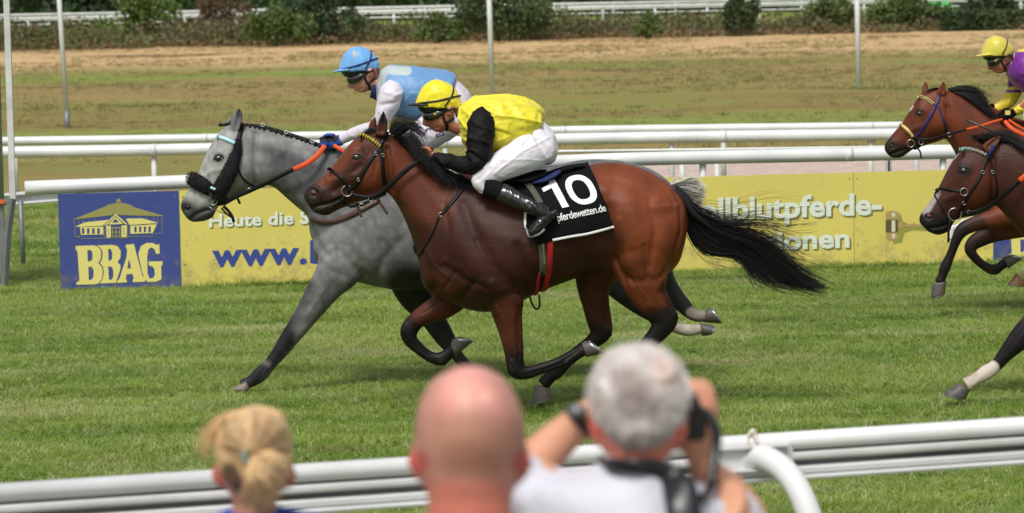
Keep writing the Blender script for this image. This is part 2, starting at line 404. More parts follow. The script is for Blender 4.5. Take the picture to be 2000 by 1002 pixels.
def tuft(name, n, h, wd, spread, lean, matl):
    mb = MB(); rg = random.Random(hash(name) % 999)
    for _ in range(n):
        x, y = rg.gauss(0, spread), rg.gauss(0, spread); a = rg.random() * 6.28; L = h * rg.uniform(.55, 1.2); le = rg.uniform(.2, 1) * lean; wx, wy = -math.sin(a) * wd / 2, math.cos(a) * wd / 2
        v = []
        for t, ww in ((0, 1), (.45, .9), (.8, .5), (1, .08)):
            z = L * t * (1 - .35 * le * t); o = L * le * t * t
            v += [[x + math.cos(a) * o + wx * ww, y + math.sin(a) * o + wy * ww, z], [x + math.cos(a) * o - wx * ww, y + math.sin(a) * o - wy * ww, z]]
        mb.add(v, [(0, 1, 3, 2), (2, 3, 5, 4), (4, 5, 7, 6)])
    me = mb.mesh(name); me.materials.append(matl); return me
def scatter(name, verts, faces, tufts, density, smin, smax, seed, kind='stuff', nscale=1.2, parent_mat=None, mask=.0):
    """ONE object whose geometry nodes scatter the tuft meshes over its own faces"""
    me = bpy.data.meshes.new(name); me.from_pydata(verts, [], faces); ob = bpy.data.objects.new(name, me); COL.objects.link(ob)
    col = bpy.data.collections.new(name + '_pieces')
    for t in tufts:
        o = bpy.data.objects.new(t.name, t); col.objects.link(o)
    ng = bpy.data.node_groups.new(name, 'GeometryNodeTree')
    ng.interface.new_socket('Geometry', in_out='INPUT', socket_type='NodeSocketGeometry'); ng.interface.new_socket('Geometry', in_out='OUTPUT', socket_type='NodeSocketGeometry')
    N = ng.nodes; L = ng.links; gi = N.new('NodeGroupInput'); go = N.new('NodeGroupOutput')
    dp = N.new('GeometryNodeDistributePointsOnFaces'); dp.inputs['Density'].default_value = density; dp.inputs['Seed'].default_value = seed
    pos = N.new('GeometryNodeInputPosition'); mp = N.new('ShaderNodeVectorMath'); mp.operation = 'MULTIPLY'; mp.inputs[1].default_value = (.5, 1, 1); L.new(pos.outputs[0], mp.inputs[0])
    nz = N.new('ShaderNodeTexNoise'); nz.inputs['Scale'].default_value = nscale; nz.inputs['Detail'].default_value = 3; L.new(mp.outputs[0], nz.inputs['Vector'])
    mr = N.new('ShaderNodeMapRange'); mr.inputs[1].default_value = .32; mr.inputs[2].default_value = .68; mr.inputs[3].default_value = smin; mr.inputs[4].default_value = smax; L.new(nz.outputs[0], mr.inputs[0])
    rv = N.new('FunctionNodeRandomValue'); rv.data_type = 'FLOAT'; rv.inputs[2].default_value = .75; rv.inputs[3].default_value = 1.3; rv.inputs['Seed'].default_value = seed + 1
    mu = N.new('ShaderNodeMath'); mu.operation = 'MULTIPLY'; L.new(mr.outputs[0], mu.inputs[0]); L.new(rv.outputs[1], mu.inputs[1])
    ci = N.new('GeometryNodeCollectionInfo'); ci.inputs['Collection'].default_value = col; ci.inputs['Separate Children'].default_value = True; ci.inputs['Reset Children'].default_value = True
    ip = N.new('GeometryNodeInstanceOnPoints'); ip.inputs['Pick Instance'].default_value = True
    rr = N.new('FunctionNodeRandomValue'); rr.data_type = 'FLOAT_VECTOR'; rr.inputs[0].default_value = (-.12, -.12, 0); rr.inputs[1].default_value = (.12, .12, 6.283); rr.inputs['Seed'].default_value = seed + 2
    L.new(gi.outputs[0], dp.inputs[0]); L.new(dp.outputs['Points'], ip.inputs['Points']); L.new(ci.outputs[0], ip.inputs['Instance'])
    L.new(rr.outputs[0], ip.inputs['Rotation']); L.new(mu.outputs[0], ip.inputs['Scale']); L.new(ip.outputs[0], go.inputs[0])
    md = ob.modifiers.new('scatter', 'NODES'); md.node_group = ng
    ob['kind'] = kind; ob['category'] = 'grass'; return ob
tf = [tuft('grass_blades', 15, .07, .0046, .02, 1.5, M_turf) for _ in range(1)] + [tuft('grass_blades_bent', 14, .095, .0052, .026, 2.2, M_turf), tuft('grass_blades_short', 16, .045, .004, .02, .9, M_turf)]
def wedge(y0, y1, n, marg=.5):
    v = []; f = []
    for i in range(n + 1):
        y = y0 + (y1 - y0) * i / n; h = y * 1000 / F + marg
        v += [(-h, y, .0), (h, y, .0)]
        if i: f.append((2 * i - 2, 2 * i - 1, 2 * i + 1, 2 * i))
    return v, f
GA0, GB0 = G(60, 574), G(1940, 517)
v, f = wedge(15.6, 31, 16); turf = scatter('grass', v, f, tf, 1500, .38, .80, 3)
turf['label'] = 'short green turf of the racing track'
v = [tuple(GB0 + (GA0 - GB0) * (i / 20.) + np.array([0, d, 0])) for i in range(-6, 27) for d in (-.10, .02)]; f = [(2 * i, 2 * i + 1, 2 * i + 3, 2 * i + 2) for i in range(32)]; tf3 = scatter('grass', v, f, tf, 900, .55, 1.25, 13, nscale=2.5); tf3['label'] = 'longer uncut grass fringe along the foot of the advertising boards'
v, f = wedge(31, 40.5, 10); turf2 = scatter('grass', v, f, tf, 260, .5, 1.0, 5, mask=0)
m_ = MB(); rgd = np.random.default_rng(21)
for i in range(90):
    px_, py_ = rgd.uniform(-40, 2040), rgd.uniform(600, 830); c = G(px_, py_); s_ = rgd.uniform(.012, .035); R_ = Matrix.Rotation(rgd.uniform(0, 6), 3, 'Z')
    m_.ball(c + [0, 0, .006], (s_ * rgd.uniform(1, 2.2), s_, s_ * .6), 3, R=R_)
dv = m_.build('divots', mat('torn_turf_soil', (.16, .11, .06), .95, var=.4, scale=40, bump=.5), smooth=False); tag(dv, 'small brown divots of torn soil lying in the track turf', 'soil', kind='stuff')
turf2['label'] = 'rougher green grass growing behind the advertising boards'
M_straw = leaf_mat('dry_grass_blades', (.26, .20, .08), (.22, .24, .075), (.48, .37, .19), sc=.25, trans=.4)
ts = [tuft('dry_grass_clump', 12, .11, .012, .09, 1.9, M_straw), tuft('dry_grass_tuft', 10, .07, .014, .11, 1.8, M_straw)]
v, f = wedge(48, 124, 30, 2.0); v = [(a, b, hgt(a, b) if 1 else 0) for a, b, c in v]
dryg = scatter('dry_grass', v, f, ts, 7, .3, 1.1, 8, nscale=.2); dryg['label'] = 'dry patchy grass of the infield meadow'

# ================================================================ RAILS
def rail_between(name, pix, Y, rad, label, cat='rail', mt=None, posts=(), group=None, zend=0.0, post_r=.028, squash=1.0, joints=0):
    """round plastic running rail through photo points at distances Y; its posts stand on the ground"""
    Ys = Y if isinstance(Y, (list, tuple)) else [Y] * len(pix)
    pts = [P(a, b, yy) for (a, b), yy in zip(pix, Ys)]; D = cat_rom(pts, 6)
    t = thing(name, label, cat, (pts[0][0], pts[0][1], 0), group)
    m_ = MB(); m_.tube(D, rad, ring=20, flat=squash); m_.build('rail_tube', mt or M_white, t)
    for (ppx, yy) in posts:
        i = np.argmin([abs(proj(d)[0] - ppx) for d in D]); c = D[i]
        q = MB(); q.tube([[c[0], c[1] + .02, -.05], [c[0], c[1] + .02, c[2] - rad * .3]], post_r, ring=10)
        q.build('post', M_white_dirty, t)
    for j in range(joints):
        k = int(len(D) * (j + 1) / (joints + 1)); c = D[k]; d = D[k + 1] - c; d /= np.linalg.norm(d)
        q = MB(); q.tube([c - d * .035, c + d * .035], rad * 1.035, ring=20, flat=squash); q.build('sleeve', M_white, t)
    return t
rail_between('running_rail', [(49, 367), (370, 354.5), (800, 331), (1200, 312), (1750, 300), (2300, 286)], [28.9, 29.0, 29.2, 29.5, 29.9, 30.3], .056, 'thick white running rail directly above the advertising boards, its open end at the left', 'rail', posts=[(150, 0), (600, 0), (1000, 0), (1410, 0), (1800, 0)], joints=3)
rail_between('running_rail', [(-150, 300), (400, 291), (1100, 272), (1700, 263), (2200, 255)], 37, .062, 'white running rail in the middle distance, nearer one of the two close parallel rails', 'rail', posts=[(-60, 0), (293, 0), (645, 0), (1330, 0), (1712, 0), (1776, 0)], joints=4)
rail_between('running_rail', [(-150, 278), (400, 270), (1100, 255), (1700, 247), (2200, 239)], 40.5, .05, 'white running rail just beyond and above the nearer middle-distance rail', 'rail', posts=[(60, 0), (500, 0), (900, 0), (1318, 0), (1392, 0), (1700, 0)], joints=3)
rail_between('low_rail', [(1040, 296.5), (1400, 292), (1900, 285), (2300, 280)], 33.5, .014, 'thin low white rail above the thick rail behind the tail', 'rail', posts=[(1320, 0), (1388, 0), (1705, 0), (1776, 0)])
# grey-striped return rail at the left behind the blue board
def profile_rail(t, A, B, prof, segs, name='rail_profile'):
    """extrude a closed profile [(offset towards camera, z)] between A and B"""
    A = np.array(A); B = np.array(B); d = B - A; n = np.array([d[1], -d[0], 0]); n /= np.linalg.norm(n)
    if n[1] > 0: n = -n
    for k, (poly, mt) in enumerate(prof):
        V = np.array([[A + n * o + np.array([0, 0, z]) for o, z in poly], [B + n * o + np.array([0, 0, z]) for o, z in poly]])
        m_ = MB(); r = len(poly); v = V.reshape(-1, 3); fs = [(j, (j + 1) % r, r + (j + 1) % r, r + j) for j in range(r)] + [tuple(range(r)), tuple(range(2 * r - 1, r - 1, -1))]
        m_.add(v, fs); o = m_.build(name, mt, t, smooth=False)
        if len(poly) > 10: o.data.polygons.foreach_set('use_smooth', [True] * r + [False] * 2)
t = thing('return_rail', 'white grey-striped rail passing behind the left edge of the blue board', 'rail', tuple(G(10, 560)))
A, B = P(-40, 392, 31), P(300, 366, 31.5)
profile_rail(t, A, B, [([(0, .05), (.05, .05), (.055, .03), (.05, .02), (0, .02)], M_white), ([(.0, .02), (.015, .02), (.015, -.035), (0, -.035)], M_white_dirty), ([(0, -.035), (.05, -.035), (.055, -.05), (.05, -.06), (0, -.06)], M_white)], 1)
m_ = MB(); m_.tube([P(40, 392, 31.05), [P(40, 392, 31)[0], 31.05, -.05]], .022); m_.build('post', M_steel, t)
def circ(cx, cy, r, n=14, a0=0, a1=2 * math.pi): return [(cx + r * math.cos(a), cy + r * math.sin(a)) for a in np.linspace(a0, a1, n, endpoint=False)]
# ---- front rail (seen from behind: channelled aluminium/plastic profile)
A, B = P(-500, 945 + 32, 9.35), P(2500, 815 - 32, 10.8)
A = P(-600, 984.5, 9.40); B = P(2600, 776, 10.75)
fr = thing('front_rail', 'white channelled crowd rail crossing in front of the blurred spectators', 'rail', (A[0], A[1], 0))
c_ = .025
profile_rail(fr, A, B, [
    (circ(0, -.024, .026, 18), M_white),
    ([(-.018, -.045), (.0, -.045), (.0, -.056), (-.018, -.056)], M_channel_grey),
    ([(-.018, -.056), (.014, -.056), (.018, -.062), (.018, -.072), (.012, -.080), (-.018, -.080)], M_white_dirty),
    ([(-.022, -.080), (-.012, -.080), (-.012, -.098), (-.022, -.098)], M_channel_grey),
    ([(-.018, -.098), (.012, -.098), (.018, -.104), (.018, -.118), (-.018, -.118)], M_white_dirty),
    ([(-.018, -.118), (.004, -.118), (.004, -.122), (-.018, -.122)], M_channel_grey),
    ([(-.018, -.122), (.022, -.122), (.024, -.130), (.020, -.137), (-.018, -.137)], M_white)], 1, 'rail_profile')
def rail_pt(px, py):   # point on the near face of the front rail under pixel
    d = ray(px, py); AB = B - A; n = np.array([AB[1], -AB[0], 0]); n /= np.linalg.norm(n); tt = ((A - C0) @ n) / (d @ n); return C0 + d * tt
# curved support post with bracket and string
a0 = rail_pt(1470, 893)
def post_at(a0, label):
    t = thing('rail_post', label, 'post', (a0[0], a0[1] - .35, 0))
    D = cat_rom([a0 + [0, .0, .0], a0 + [.03, -.04, .004], a0 + [.085, -.10, -.028], a0 + [.13, -.16, -.10], a0 + [.16, -.2, -.22], a0 + [.17, -.22, -.45], [a0[0] + .17, a0[1] - .23, .14]], 6)
    m_ = MB(); m_.tube(D, .036, ring=18); m_.build('bent_tube', M_white, t)
    m_ = MB(); m_.tube([a0 + [-.012, .01, -.002], a0 + [.006, -.012, .0]], .043, ring=18); m_.build('collar', M_white_dirty, t)
    ang = math.atan2((B - A)[1], (B - A)[0]); sl = (B - A)[2] / (B - A)[0]
    R_ = Matrix.Rotation(ang, 3, 'Z') @ Matrix.Rotation(-math.atan(sl), 3, 'Y')
    def bx(dx, dz, sx_, sz, dy=-.028, sy=.01):
        m_.box(a0 + np.array([dx, dy + .01, dz + sl * dx]), (sx_, sy, sz), R_)
    m_ = MB(); bx(0, .0, .215, .062); bx(0, .033, .215, .006, -.036, .03); bx(0, -.033, .215, .006, -.036, .03); bx(.107, 0, .005, .06, -.036, .028)
    m_.build('bracket', M_white_dirty, t, smooth=False)
    m_ = MB(); m_.ball(a0 + [-.07, -.026, 0], .005, 6); m_.build('bolt', M_black, t)
    return t
rp = post_at(a0, 'white bent tube post holding the front rail at the right')
for dx, lb in ((-2.9, 'white bent tube post of the front rail outside the left edge'),):
    pass
m_ = MB(); s0 = a0 + np.array([0, -.01, .070])
loop = [s0 + [-.012, -.03, -.035], s0 + [-.016, -.02, -.01], s0 + [-.006, -.01, .008], s0 + [.006, -.01, .006], s0 + [.012, -.02, -.015], s0 + [.016, -.03, -.035]]
m_.tube(cat_rom(loop, 5), .0035, ring=8); m_.ball(s0 + [0, -.01, .006], .010, 8); m_.tube(cat_rom([s0 + [0, -.01, .0], s0 + [.01, -.03, -.02], s0 + [.022, -.03, -.05]], 5), .003, ring=8)
ob = m_.build('string', mat('cream_string', (.62, .58, .48), .9, bump=.2)); tag(ob, 'cream string knotted over the front rail above the bent post', 'string')

# ================================================================ FINISH MIRROR at the left edge
Yf = 29.0
base = P(6, 560, Yf)
fm = thing('finish_mirror', 'tall white-framed finish mirror on grey steel legs at the left edge', 'mirror', (base[0] - .3, Yf, 0))
def bar(px0, py0, px1, py1, Y, w_, mt, name, par, depth=.03):
    a, b = P(px0, py0, Y), P(px1, py1, Y); m_ = MB(); m_.tube([a, b], w_ / 2, ring=4, flat=1, power=1); 
    return m_.build(name, mt, par, smooth=False)
pt, pb_ = P(17, -260, Yf), P(13, 392, Yf)
m_ = MB(); m_.box(((pt[0] + pb_[0]) / 2, Yf, (pt[2] + pb_[2]) / 2), (.048, .05, pt[2] - pb_[2])); m_.box(((pt[0] + pb_[0]) / 2 - .62, Yf, (pt[2] + pb_[2]) / 2), (.036, .05, pt[2] - pb_[2]))
m_.box((pb_[0] - .31, Yf, pt[2]), (.66, .05, .036)); m_.build('frame', M_white_dirty, fm, smooth=False)
m_ = MB(); m_.box((pb_[0] - .31, Yf + .01, (pt[2] + pb_[2]) / 2), (.58, .012, pt[2] - pb_[2] - .01)); m_.build('mirror_pane', mat('dim_mirror', (.30, .34, .35), .12, metal=1.0, var=.3, scale=2), fm, smooth=False)
m_ = MB(); m_.box((pb_[0] - .31, Yf - .012, pb_[2] - .02), (.66, .05, .035)); m_.build('foot_rail', M_steel, fm, smooth=False)
for q in ([(27, 385), (21, 470), (12, 470), (8, 560)],):
    m_ = MB(); D = [P(25, 388, Yf - .04), P(17, 440, Yf - .04), P(14, 470, Yf - .04), P(9, 556, Yf - .04)]; D[-1][2] = 0
    m_.tube(D, .03, ring=4); m_.build('leg', M_steel, fm, smooth=False)
m_ = MB(); a = P(2, 390, Yf); m_.box((a[0], Yf, a[2] / 2), (.04, .04, a[2])); m_.build('leg', M_steel, fm, smooth=False)
m_ = MB(); a = P(3, 394, Yf - .05); m_.box(a, (.05, .03, .03)); m_.build('clamp', mat('orange_paint', (.7, .12, .03), .5), fm, smooth=False)
# ================================================================ ADVERTISING BOARDS
GA, GB = G(115, 572), G(1940, 517)
bd = GB - GA; bd[2] = 0; blen = np.linalg.norm(bd); bu = bd / blen; bn = np.array([bu[1], -bu[0], 0])
if bn[1] > 0: bn = -bn
def BP(px, py, off=0.0):
    """point on the board face under a photo pixel"""
    d = ray(px, py); t = ((GA - C0) @ bn) / (d @ bn); return C0 + d * t + bn * off
def bu_of(px): return (BP(px, 460) - GA) @ bu
HB = BP(230, 376)[2]
M_blue = mat('printed_blue', lin(58, 74, 140), .45, var=.06, scale=2, bump=.2, bscale=2.5, coat=.1)
M_yel = mat('printed_yellow', lin(216, 202, 106), .42, var=.05, scale=1.2, bump=.25, bscale=2.2, coat=.15)
def board_dirt(m):
    nt = m.node_tree; b = nt.nodes['Principled BSDF']; src = b.inputs['Base Color'].links[0].from_socket; geo = nt.nodes.new('ShaderNodeNewGeometry'); sx = nt.nodes.new('ShaderNodeSeparateXYZ'); nt.links.new(geo.outputs['Position'], sx.inputs[0])
    n = nt.nodes.new('ShaderNodeTexNoise'); n.inputs['Scale'].default_value = 9; n.inputs['Detail'].default_value = 9; n.inputs['Roughness'].default_value = .75; nt.links.new(geo.outputs['Position'], n.inputs[0])
    z = nt.nodes.new('ShaderNodeMapRange'); z.inputs[1].default_value = 0; z.inputs[2].default_value = .5; z.inputs[3].default_value = .17; z.inputs[4].default_value = .0; nt.links.new(sx.outputs[2], z.inputs[0])
    a = nt.nodes.new('ShaderNodeMath'); nt.links.new(n.outputs[0], a.inputs[0]); nt.links.new(z.outputs[0], a.inputs[1])
    r = nt.nodes.new('ShaderNodeMapRange'); r.inputs[1].default_value = .60; r.inputs[2].default_value = .76; r.inputs[4].default_value = .5; nt.links.new(a.outputs[0], r.inputs[0])
    mx = nt.nodes.new('ShaderNodeMix'); mx.data_type = 'RGBA'; mx.inputs['B'].default_value = (.22, .17, .10, 1); nt.links.new(r.outputs[0], mx.inputs[0]); nt.links.new(src, mx.inputs['A']); nt.links.new(mx.outputs['Result'], b.inputs['Base Color'])
board_dirt(M_blue); board_dirt(M_yel)
M_pyel = mat('print_pale_yellow', lin(222, 212, 124), .5); M_olive = mat('print_olive', lin(150, 145, 84), .55)
M_pblue = mat('print_blue_ink', lin(52, 72, 146), .5); M_letter = mat('print_white_ink', lin(222, 230, 216), .5); M_shadow = mat('print_shadow_ink', lin(120, 118, 52), .55)
M_edge = mat('board_edge', (.35, .35, .33), .7)
def board(px0, px1, mt, label, dy=0.0):
    u0, u1 = bu_of(px0), bu_of(px1); a = GA + bu * u0; b = GA + bu * u1
    t = thing('advertising_board', label, 'advertising board', (a[0], a[1], 0))
    R_ = Matrix.Rotation(math.atan2(bu[1], bu[0]), 3, 'Z'); c = (a + b) / 2 - bn * (.010 + dy)
    m_ = MB(); m_.box((c[0], c[1], HB / 2), (u1 - u0 - .004, .02, HB), R_); m_.build('panel', mt, t, smooth=False)
    for uu in (u0 + .12, u1 - .12):
        q = GA + bu * uu - bn * .045; m_ = MB(); m_.box((q[0], q[1], HB / 2 - .02), (.05, .045, HB - .02), R_); m_.build('post', M_edge, t, smooth=False)
    for uu in (u0 + .03, u1 - .03):
        for zz in (HB - .05, .2):
            q = GA + bu * uu + np.array([0, 0, zz]); m_ = MB(); m_.tube([q, q + bn * .004], .006, ring=8); m_.build('screw', M_steel, t)
    return t
def filled(polys, mapf, mt, name, par):
    """flat print from outlines (holes by even-odd), mapf: (x,y)->world"""
    cu = bpy.data.curves.new('tmp', 'CURVE'); cu.dimensions = '2D'; cu.fill_mode = 'BOTH'
    for pl in polys:
        s = cu.splines.new('POLY'); s.points.add(len(pl) - 1)
        for i, (x, y) in enumerate(pl): s.points[i].co = (x, y, 0, 1)
        s.use_cyclic_u = True
    return curve_print(cu, mapf, mt, name, par)
def cutgrid(me, nx=10, ny=8):
    bm = bmesh.new(); bm.from_mesh(me); xs = [v.co.x for v in bm.verts]; ys = [v.co.y for v in bm.verts]
    for k in range(1, nx): bmesh.ops.bisect_plane(bm, geom=bm.verts[:] + bm.edges[:] + bm.faces[:], plane_co=(min(xs) + (max(xs) - min(xs)) * k / nx, 0, 0), plane_no=(1, 0, 0))
    for k in range(1, ny): bmesh.ops.bisect_plane(bm, geom=bm.verts[:] + bm.edges[:] + bm.faces[:], plane_co=(0, min(ys) + (max(ys) - min(ys)) * k / ny, 0), plane_no=(0, 1, 0))
    bm.to_mesh(me); bm.free()
STUFFY = ('line_drawing', 'door_drawing', 'gavel_highlight', 'roof_drawing', 'lettering', 'lettering_shadow')
def curve_print(cu, mapf, mt, name, par):
    ob = bpy.data.objects.new('tmp', cu); COL.objects.link(ob); dg = bpy.context.evaluated_depsgraph_get(); dg.update()
    me = bpy.data.meshes.new_from_object(ob.evaluated_get(dg)); bpy.data.objects.remove(ob); bpy.data.curves.remove(cu)
    me.materials.clear(); cutgrid(me) if name == 'number' else None; v = vco(me); me2 = bpy.data.meshes.new(name)
    me2.from_pydata([list(mapf(x, y)) for x, y, z in v], [], [tuple(p.vertices) for p in me.polygons]); bpy.data.meshes.remove(me)
    o = link(name, me2, mt, par, smooth=False)
    if name in STUFFY: o['kind'] = 'stuff'
    return o
def text_print(s, mapf, mt, name, par, bold=.012, spacing=1.0, x0=0., x1=1., shear=0.0):
    """text scaled so that its width runs 0..1 and the cap height is 1 in y"""
    cu = bpy.data.curves.new('tmp', 'FONT'); cu.body = s; cu.size = 1; cu.offset = bold; cu.space_character = spacing; cu.resolution_u = 3; cu.shear = shear
    ob = bpy.data.objects.new('tmp', cu); COL.objects.link(ob); dg = bpy.context.evaluated_depsgraph_get(); dg.update()
    me = bpy.data.meshes.new_from_object(ob.evaluated_get(dg)); bpy.data.objects.remove(ob); bpy.data.curves.remove(cu)
    v = vco(me); xmin, xmax = v[:, 0].min(), v[:, 0].max()
    me2 = bpy.data.meshes.new(name); me2.from_pydata([list(mapf((x - xmin) / (xmax - xmin), y / .729)) for x, y, z in v], [], [tuple(p.vertices) for p in me.polygons]); bpy.data.meshes.remove(me)
    o = link(name, me2, mt, par, smooth=False)
    if name in STUFFY: o['kind'] = 'stuff'
    return o
def pxline(xa, ya, xb, yb, cap, off, dx=0, dy=0, shift=0.0):
    """map text space to the board: baseline from (xa,ya) to (xb,yb), cap height in px"""
    def f(x, y):
        p = BP(xa + (xb - xa) * x + dx, ya + (yb - ya) * x - cap * y + dy, off); return p + bu * shift
    return f
def c7(x, y): return (100 + x / 3.704, 340 + y / 3.704)
def logo(par, shift=0.0):
    def mf(off):
        return lambda x, y: BP(*c7(x, -y), off) + bu * shift
    def pl(name, polys, mt, off=.003): return filled([[(x, -y) for x, y in p] for p in polys], mf(off), mt, name, par)
    pl('letter', [[(175, 520), (310, 515), (345, 530), (362, 565), (360, 610), (340, 645), (366, 672), (374, 710), (366, 760), (342, 790), (310, 798), (182, 800), (182, 785), (205, 770), (190, 560), (178, 545)], [(262, 548), (288, 550), (300, 575), (298, 615), (285, 630), (264, 632)], [(268, 670), (295, 672), (308, 700), (305, 745), (290, 765), (272, 766)]], M_pyel)
    pl('letter', [[(328, 516), (440, 512), (480, 522), (503, 555), (502, 602), (480, 638), (503, 662), (497, 700), (466, 787), (348, 791), (370, 765), (383, 710), (374, 668), (352, 645), (370, 610), (372, 562), (352, 528)], [(412, 540), (430, 542), (442, 570), (440, 610), (430, 625), (415, 628)], [(412, 668), (438, 670), (450, 700), (449, 745), (436, 765), (418, 765)]], M_pyel)
    pl('letter', [[(540, 510), (600, 506), (612, 560), (660, 738), (678, 755), (680, 778), (590, 782), (590, 765), (598, 755), (588, 722), (545, 725), (538, 760), (548, 770), (548, 783), (474, 787), (474, 775), (492, 760), (545, 600), (550, 545), (540, 530)], [(562, 615), (570, 640), (578, 682), (550, 684)]], M_pyel)
    pl('letter', [[(630, 575), (650, 520), (690, 498), (735, 498), (762, 512), (782, 505), (785, 575), (760, 578), (748, 545), (725, 530), (704, 545), (694, 600), (697, 720), (712, 755), (738, 752), (750, 730), (747, 690), (736, 670), (705, 660), (705, 632), (806, 630), (806, 655), (795, 665), (798, 760), (760, 778), (700, 780), (676, 760), (655, 700)]], M_pyel)
    pl('roof_drawing', [[(165, 325), (395, 232), (408, 222), (470, 208), (510, 208), (572, 221), (600, 240), (810, 300), (808, 305), (480, 296), (462, 284), (440, 298), (170, 328)]], M_olive)
    pl('cupola_drawing', [[(475, 182), (487, 175), (500, 182), (506, 204), (468, 204)]], M_olive)
    pl('roof_drawing', [[(172, 382), (238, 350), (418, 330), (372, 374)], [(540, 322), (660, 320), (778, 354), (566, 368)]], M_pyel, .0035)
    wins = [[(222 + i * 37, 392), (240 + i * 37, 392), (241 + i * 37, 432), (223 + i * 37, 434)] for i in range(5)][:4]
    pl('wall_drawing', [[(208, 384), (376, 380), (378, 436), (215, 440)]] + wins, M_pyel, .0038)
    wins = [[(602 + i * 34, 380), (618 + i * 34, 379), (618 + i * 34, 420), (602 + i * 34, 422)] for i in range(4)]
    pl('wall_drawing', [[(572, 374), (765, 362), (735, 426), (572, 432)]] + wins, M_pyel, .0038)
    pl('gable_drawing', [[(382, 372), (465, 286), (552, 362), (536, 364), (465, 300), (400, 370)], [(412, 366), (465, 308), (520, 360)], [(440, 352), (465, 322), (490, 350)]], M_pyel, .0042)
    pl('door_drawing', [[(396, 374), (432, 373), (432, 458), (400, 460)], [(508, 372), (548, 370), (546, 455), (508, 457)], [(410, 388), (413, 388), (414, 448), (411, 448)], [(524, 384), (528, 384), (528, 444), (524, 444)]], M_pyel, .0042)
    pl('door_drawing', [[(440, 384), (500, 382), (500, 454), (440, 456)], [(448, 394), (466, 393), (466, 416), (448, 418)], [(474, 393), (492, 392), (492, 415), (474, 416)], [(448, 426), (466, 425), (466, 448), (448, 449)], [(474, 424), (492, 423), (492, 447), (474, 448)]], M_olive, .0042)
    thin = []
    for (x0, y0, x1, y1) in [(168, 326, 172, 450), (172, 450, 205, 450), (205, 440, 205, 466), (205, 466, 382, 466), (560, 452, 735, 450), (735, 430, 735, 450), (802, 305, 803, 428), (740, 430, 803, 428), (382, 372, 384, 464), (552, 362, 556, 462), (384, 464, 556, 462), (230, 330, 232, 350), (200, 332, 200, 362), (270, 328, 270, 346), (320, 324, 320, 342), (740, 305, 742, 345), (770, 305, 772, 350), (640, 300, 640, 318), (690, 302, 690, 322)]:
        dx, dy = x1 - x0, y1 - y0; L = math.hypot(dx, dy); nx_, ny_ = -dy / L * 1.6, dx / L * 1.6
        thin.append([(x0 + nx_, y0 + ny_), (x1 + nx_, y1 + ny_), (x1 - nx_, y1 - ny_), (x0 - nx_, y0 - ny_)])
    pl('line_drawing', thin, M_olive, .0046)
b1 = board(115, 352, M_blue, 'blue board with yellow building drawing and large BBAG letters, left of the grey horse'); logo(b1)
b2 = board(352, 720, M_yel, 'yellow board reading Heute die S and www., behind the grey horse head and chest')
for nm, mt, dx, dy, off in (('lettering_shadow', M_shadow, 2.5, 2.5, .002), ('lettering', M_letter, 0, 0, .0035)):
    text_print('Heute die S', pxline(408, 443.5, 604, 436, 25.5, off, dx, dy), mt, nm, b2, bold=.028, spacing=1.02)
text_print('www.b', pxline(414, 519.5, 640, 512, 45, .003), M_pblue, 'lettering', b2, bold=.035, spacing=1.1)
b3 = board(720, 1062, M_yel, 'plain yellow board glimpsed under the bellies of the two leading horses')
b4 = board(1062, 1297, M_blue, 'blue board hidden behind the bay horse body, only its right corner showing'); logo(b4, bu_of(1062) - bu_of(115))
b5 = board(1297, 1668, M_yel, 'yellow board with white lettering behind the streaming black tail')
b6 = board(1668, 1940, M_yel, 'yellow board with a printed wooden gavel, left of the dark horse nose')
for nm, mt, dx, dy, off in (('lettering_shadow', M_shadow, 3.5, 3.5, .002), ('lettering', M_letter, 0, 0, .0035)):
    text_print('Vollblutpferde-', pxline(1322, 431, 1722, 417.5, 43, off, dx, dy), mt, nm, b5, bold=.03, spacing=1.0)
    text_print('Auktionen', pxline(1385, 492, 1659, 482, 38, off, dx, dy), mt, nm, b5, bold=.03, spacing=1.0)
Mg1 = mat('print_gavel_brown', lin(176, 150, 96), .5); Mg2 = mat('print_gavel_dark', lin(96, 84, 50), .5); Mg3 = mat('print_gavel_light', lin(214, 210, 180), .5); Mg4 = mat('print_green_shade', lin(146, 150, 66), .5)
def c8(x, y): return (1280 + x / 2.78, 300 + y / 2.78)
def gv(name, polys, mt, off): return filled([[(x, -y) for x, y in p] for p in polys], lambda x, y: BP(*c8(x, -y), off), mt, name, b6)
gv('gavel_shade', [[(1285, 330), (1330, 325), (1345, 370), (1400, 395), (1500, 400), (1500, 420), (1400, 415), (1350, 430), (1340, 480), (1290, 492)]], Mg4, .002)
gv('gavel_head', [[(1250, 318), (1285, 308), (1322, 318), (1326, 345), (1312, 356), (1312, 430), (1326, 440), (1324, 462), (1290, 474), (1252, 462), (1250, 440), (1262, 430), (1262, 356), (1250, 345)]], Mg1, .003)
gv('gavel_band', [[(1250, 358), (1318, 358), (1318, 428), (1250, 428)]], Mg2, .0038)
gv('gavel_highlight', [[(1282, 322), (1300, 320), (1302, 342), (1284, 344)], [(1282, 362), (1302, 362), (1302, 424), (1282, 424)], [(1284, 434), (1302, 434), (1300, 462), (1284, 462)]], Mg3, .0046)
gv('gavel_handle', [[(1316, 370), (1332, 366), (1345, 384), (1395, 382), (1400, 376), (1410, 376), (1414, 384), (1520, 380), (1520, 400), (1414, 398), (1408, 404), (1398, 402), (1392, 398), (1345, 398), (1332, 410), (1316, 405)]], Mg1, .0038)
b7 = board(1940, 2180, M_blue, 'blue board cut by the right edge behind the brown legs'); logo(b7, bu_of(1940) - bu_of(115))
b8 = board(2180, 2560, M_yel, 'plain yellow board beyond the right edge of the picture')
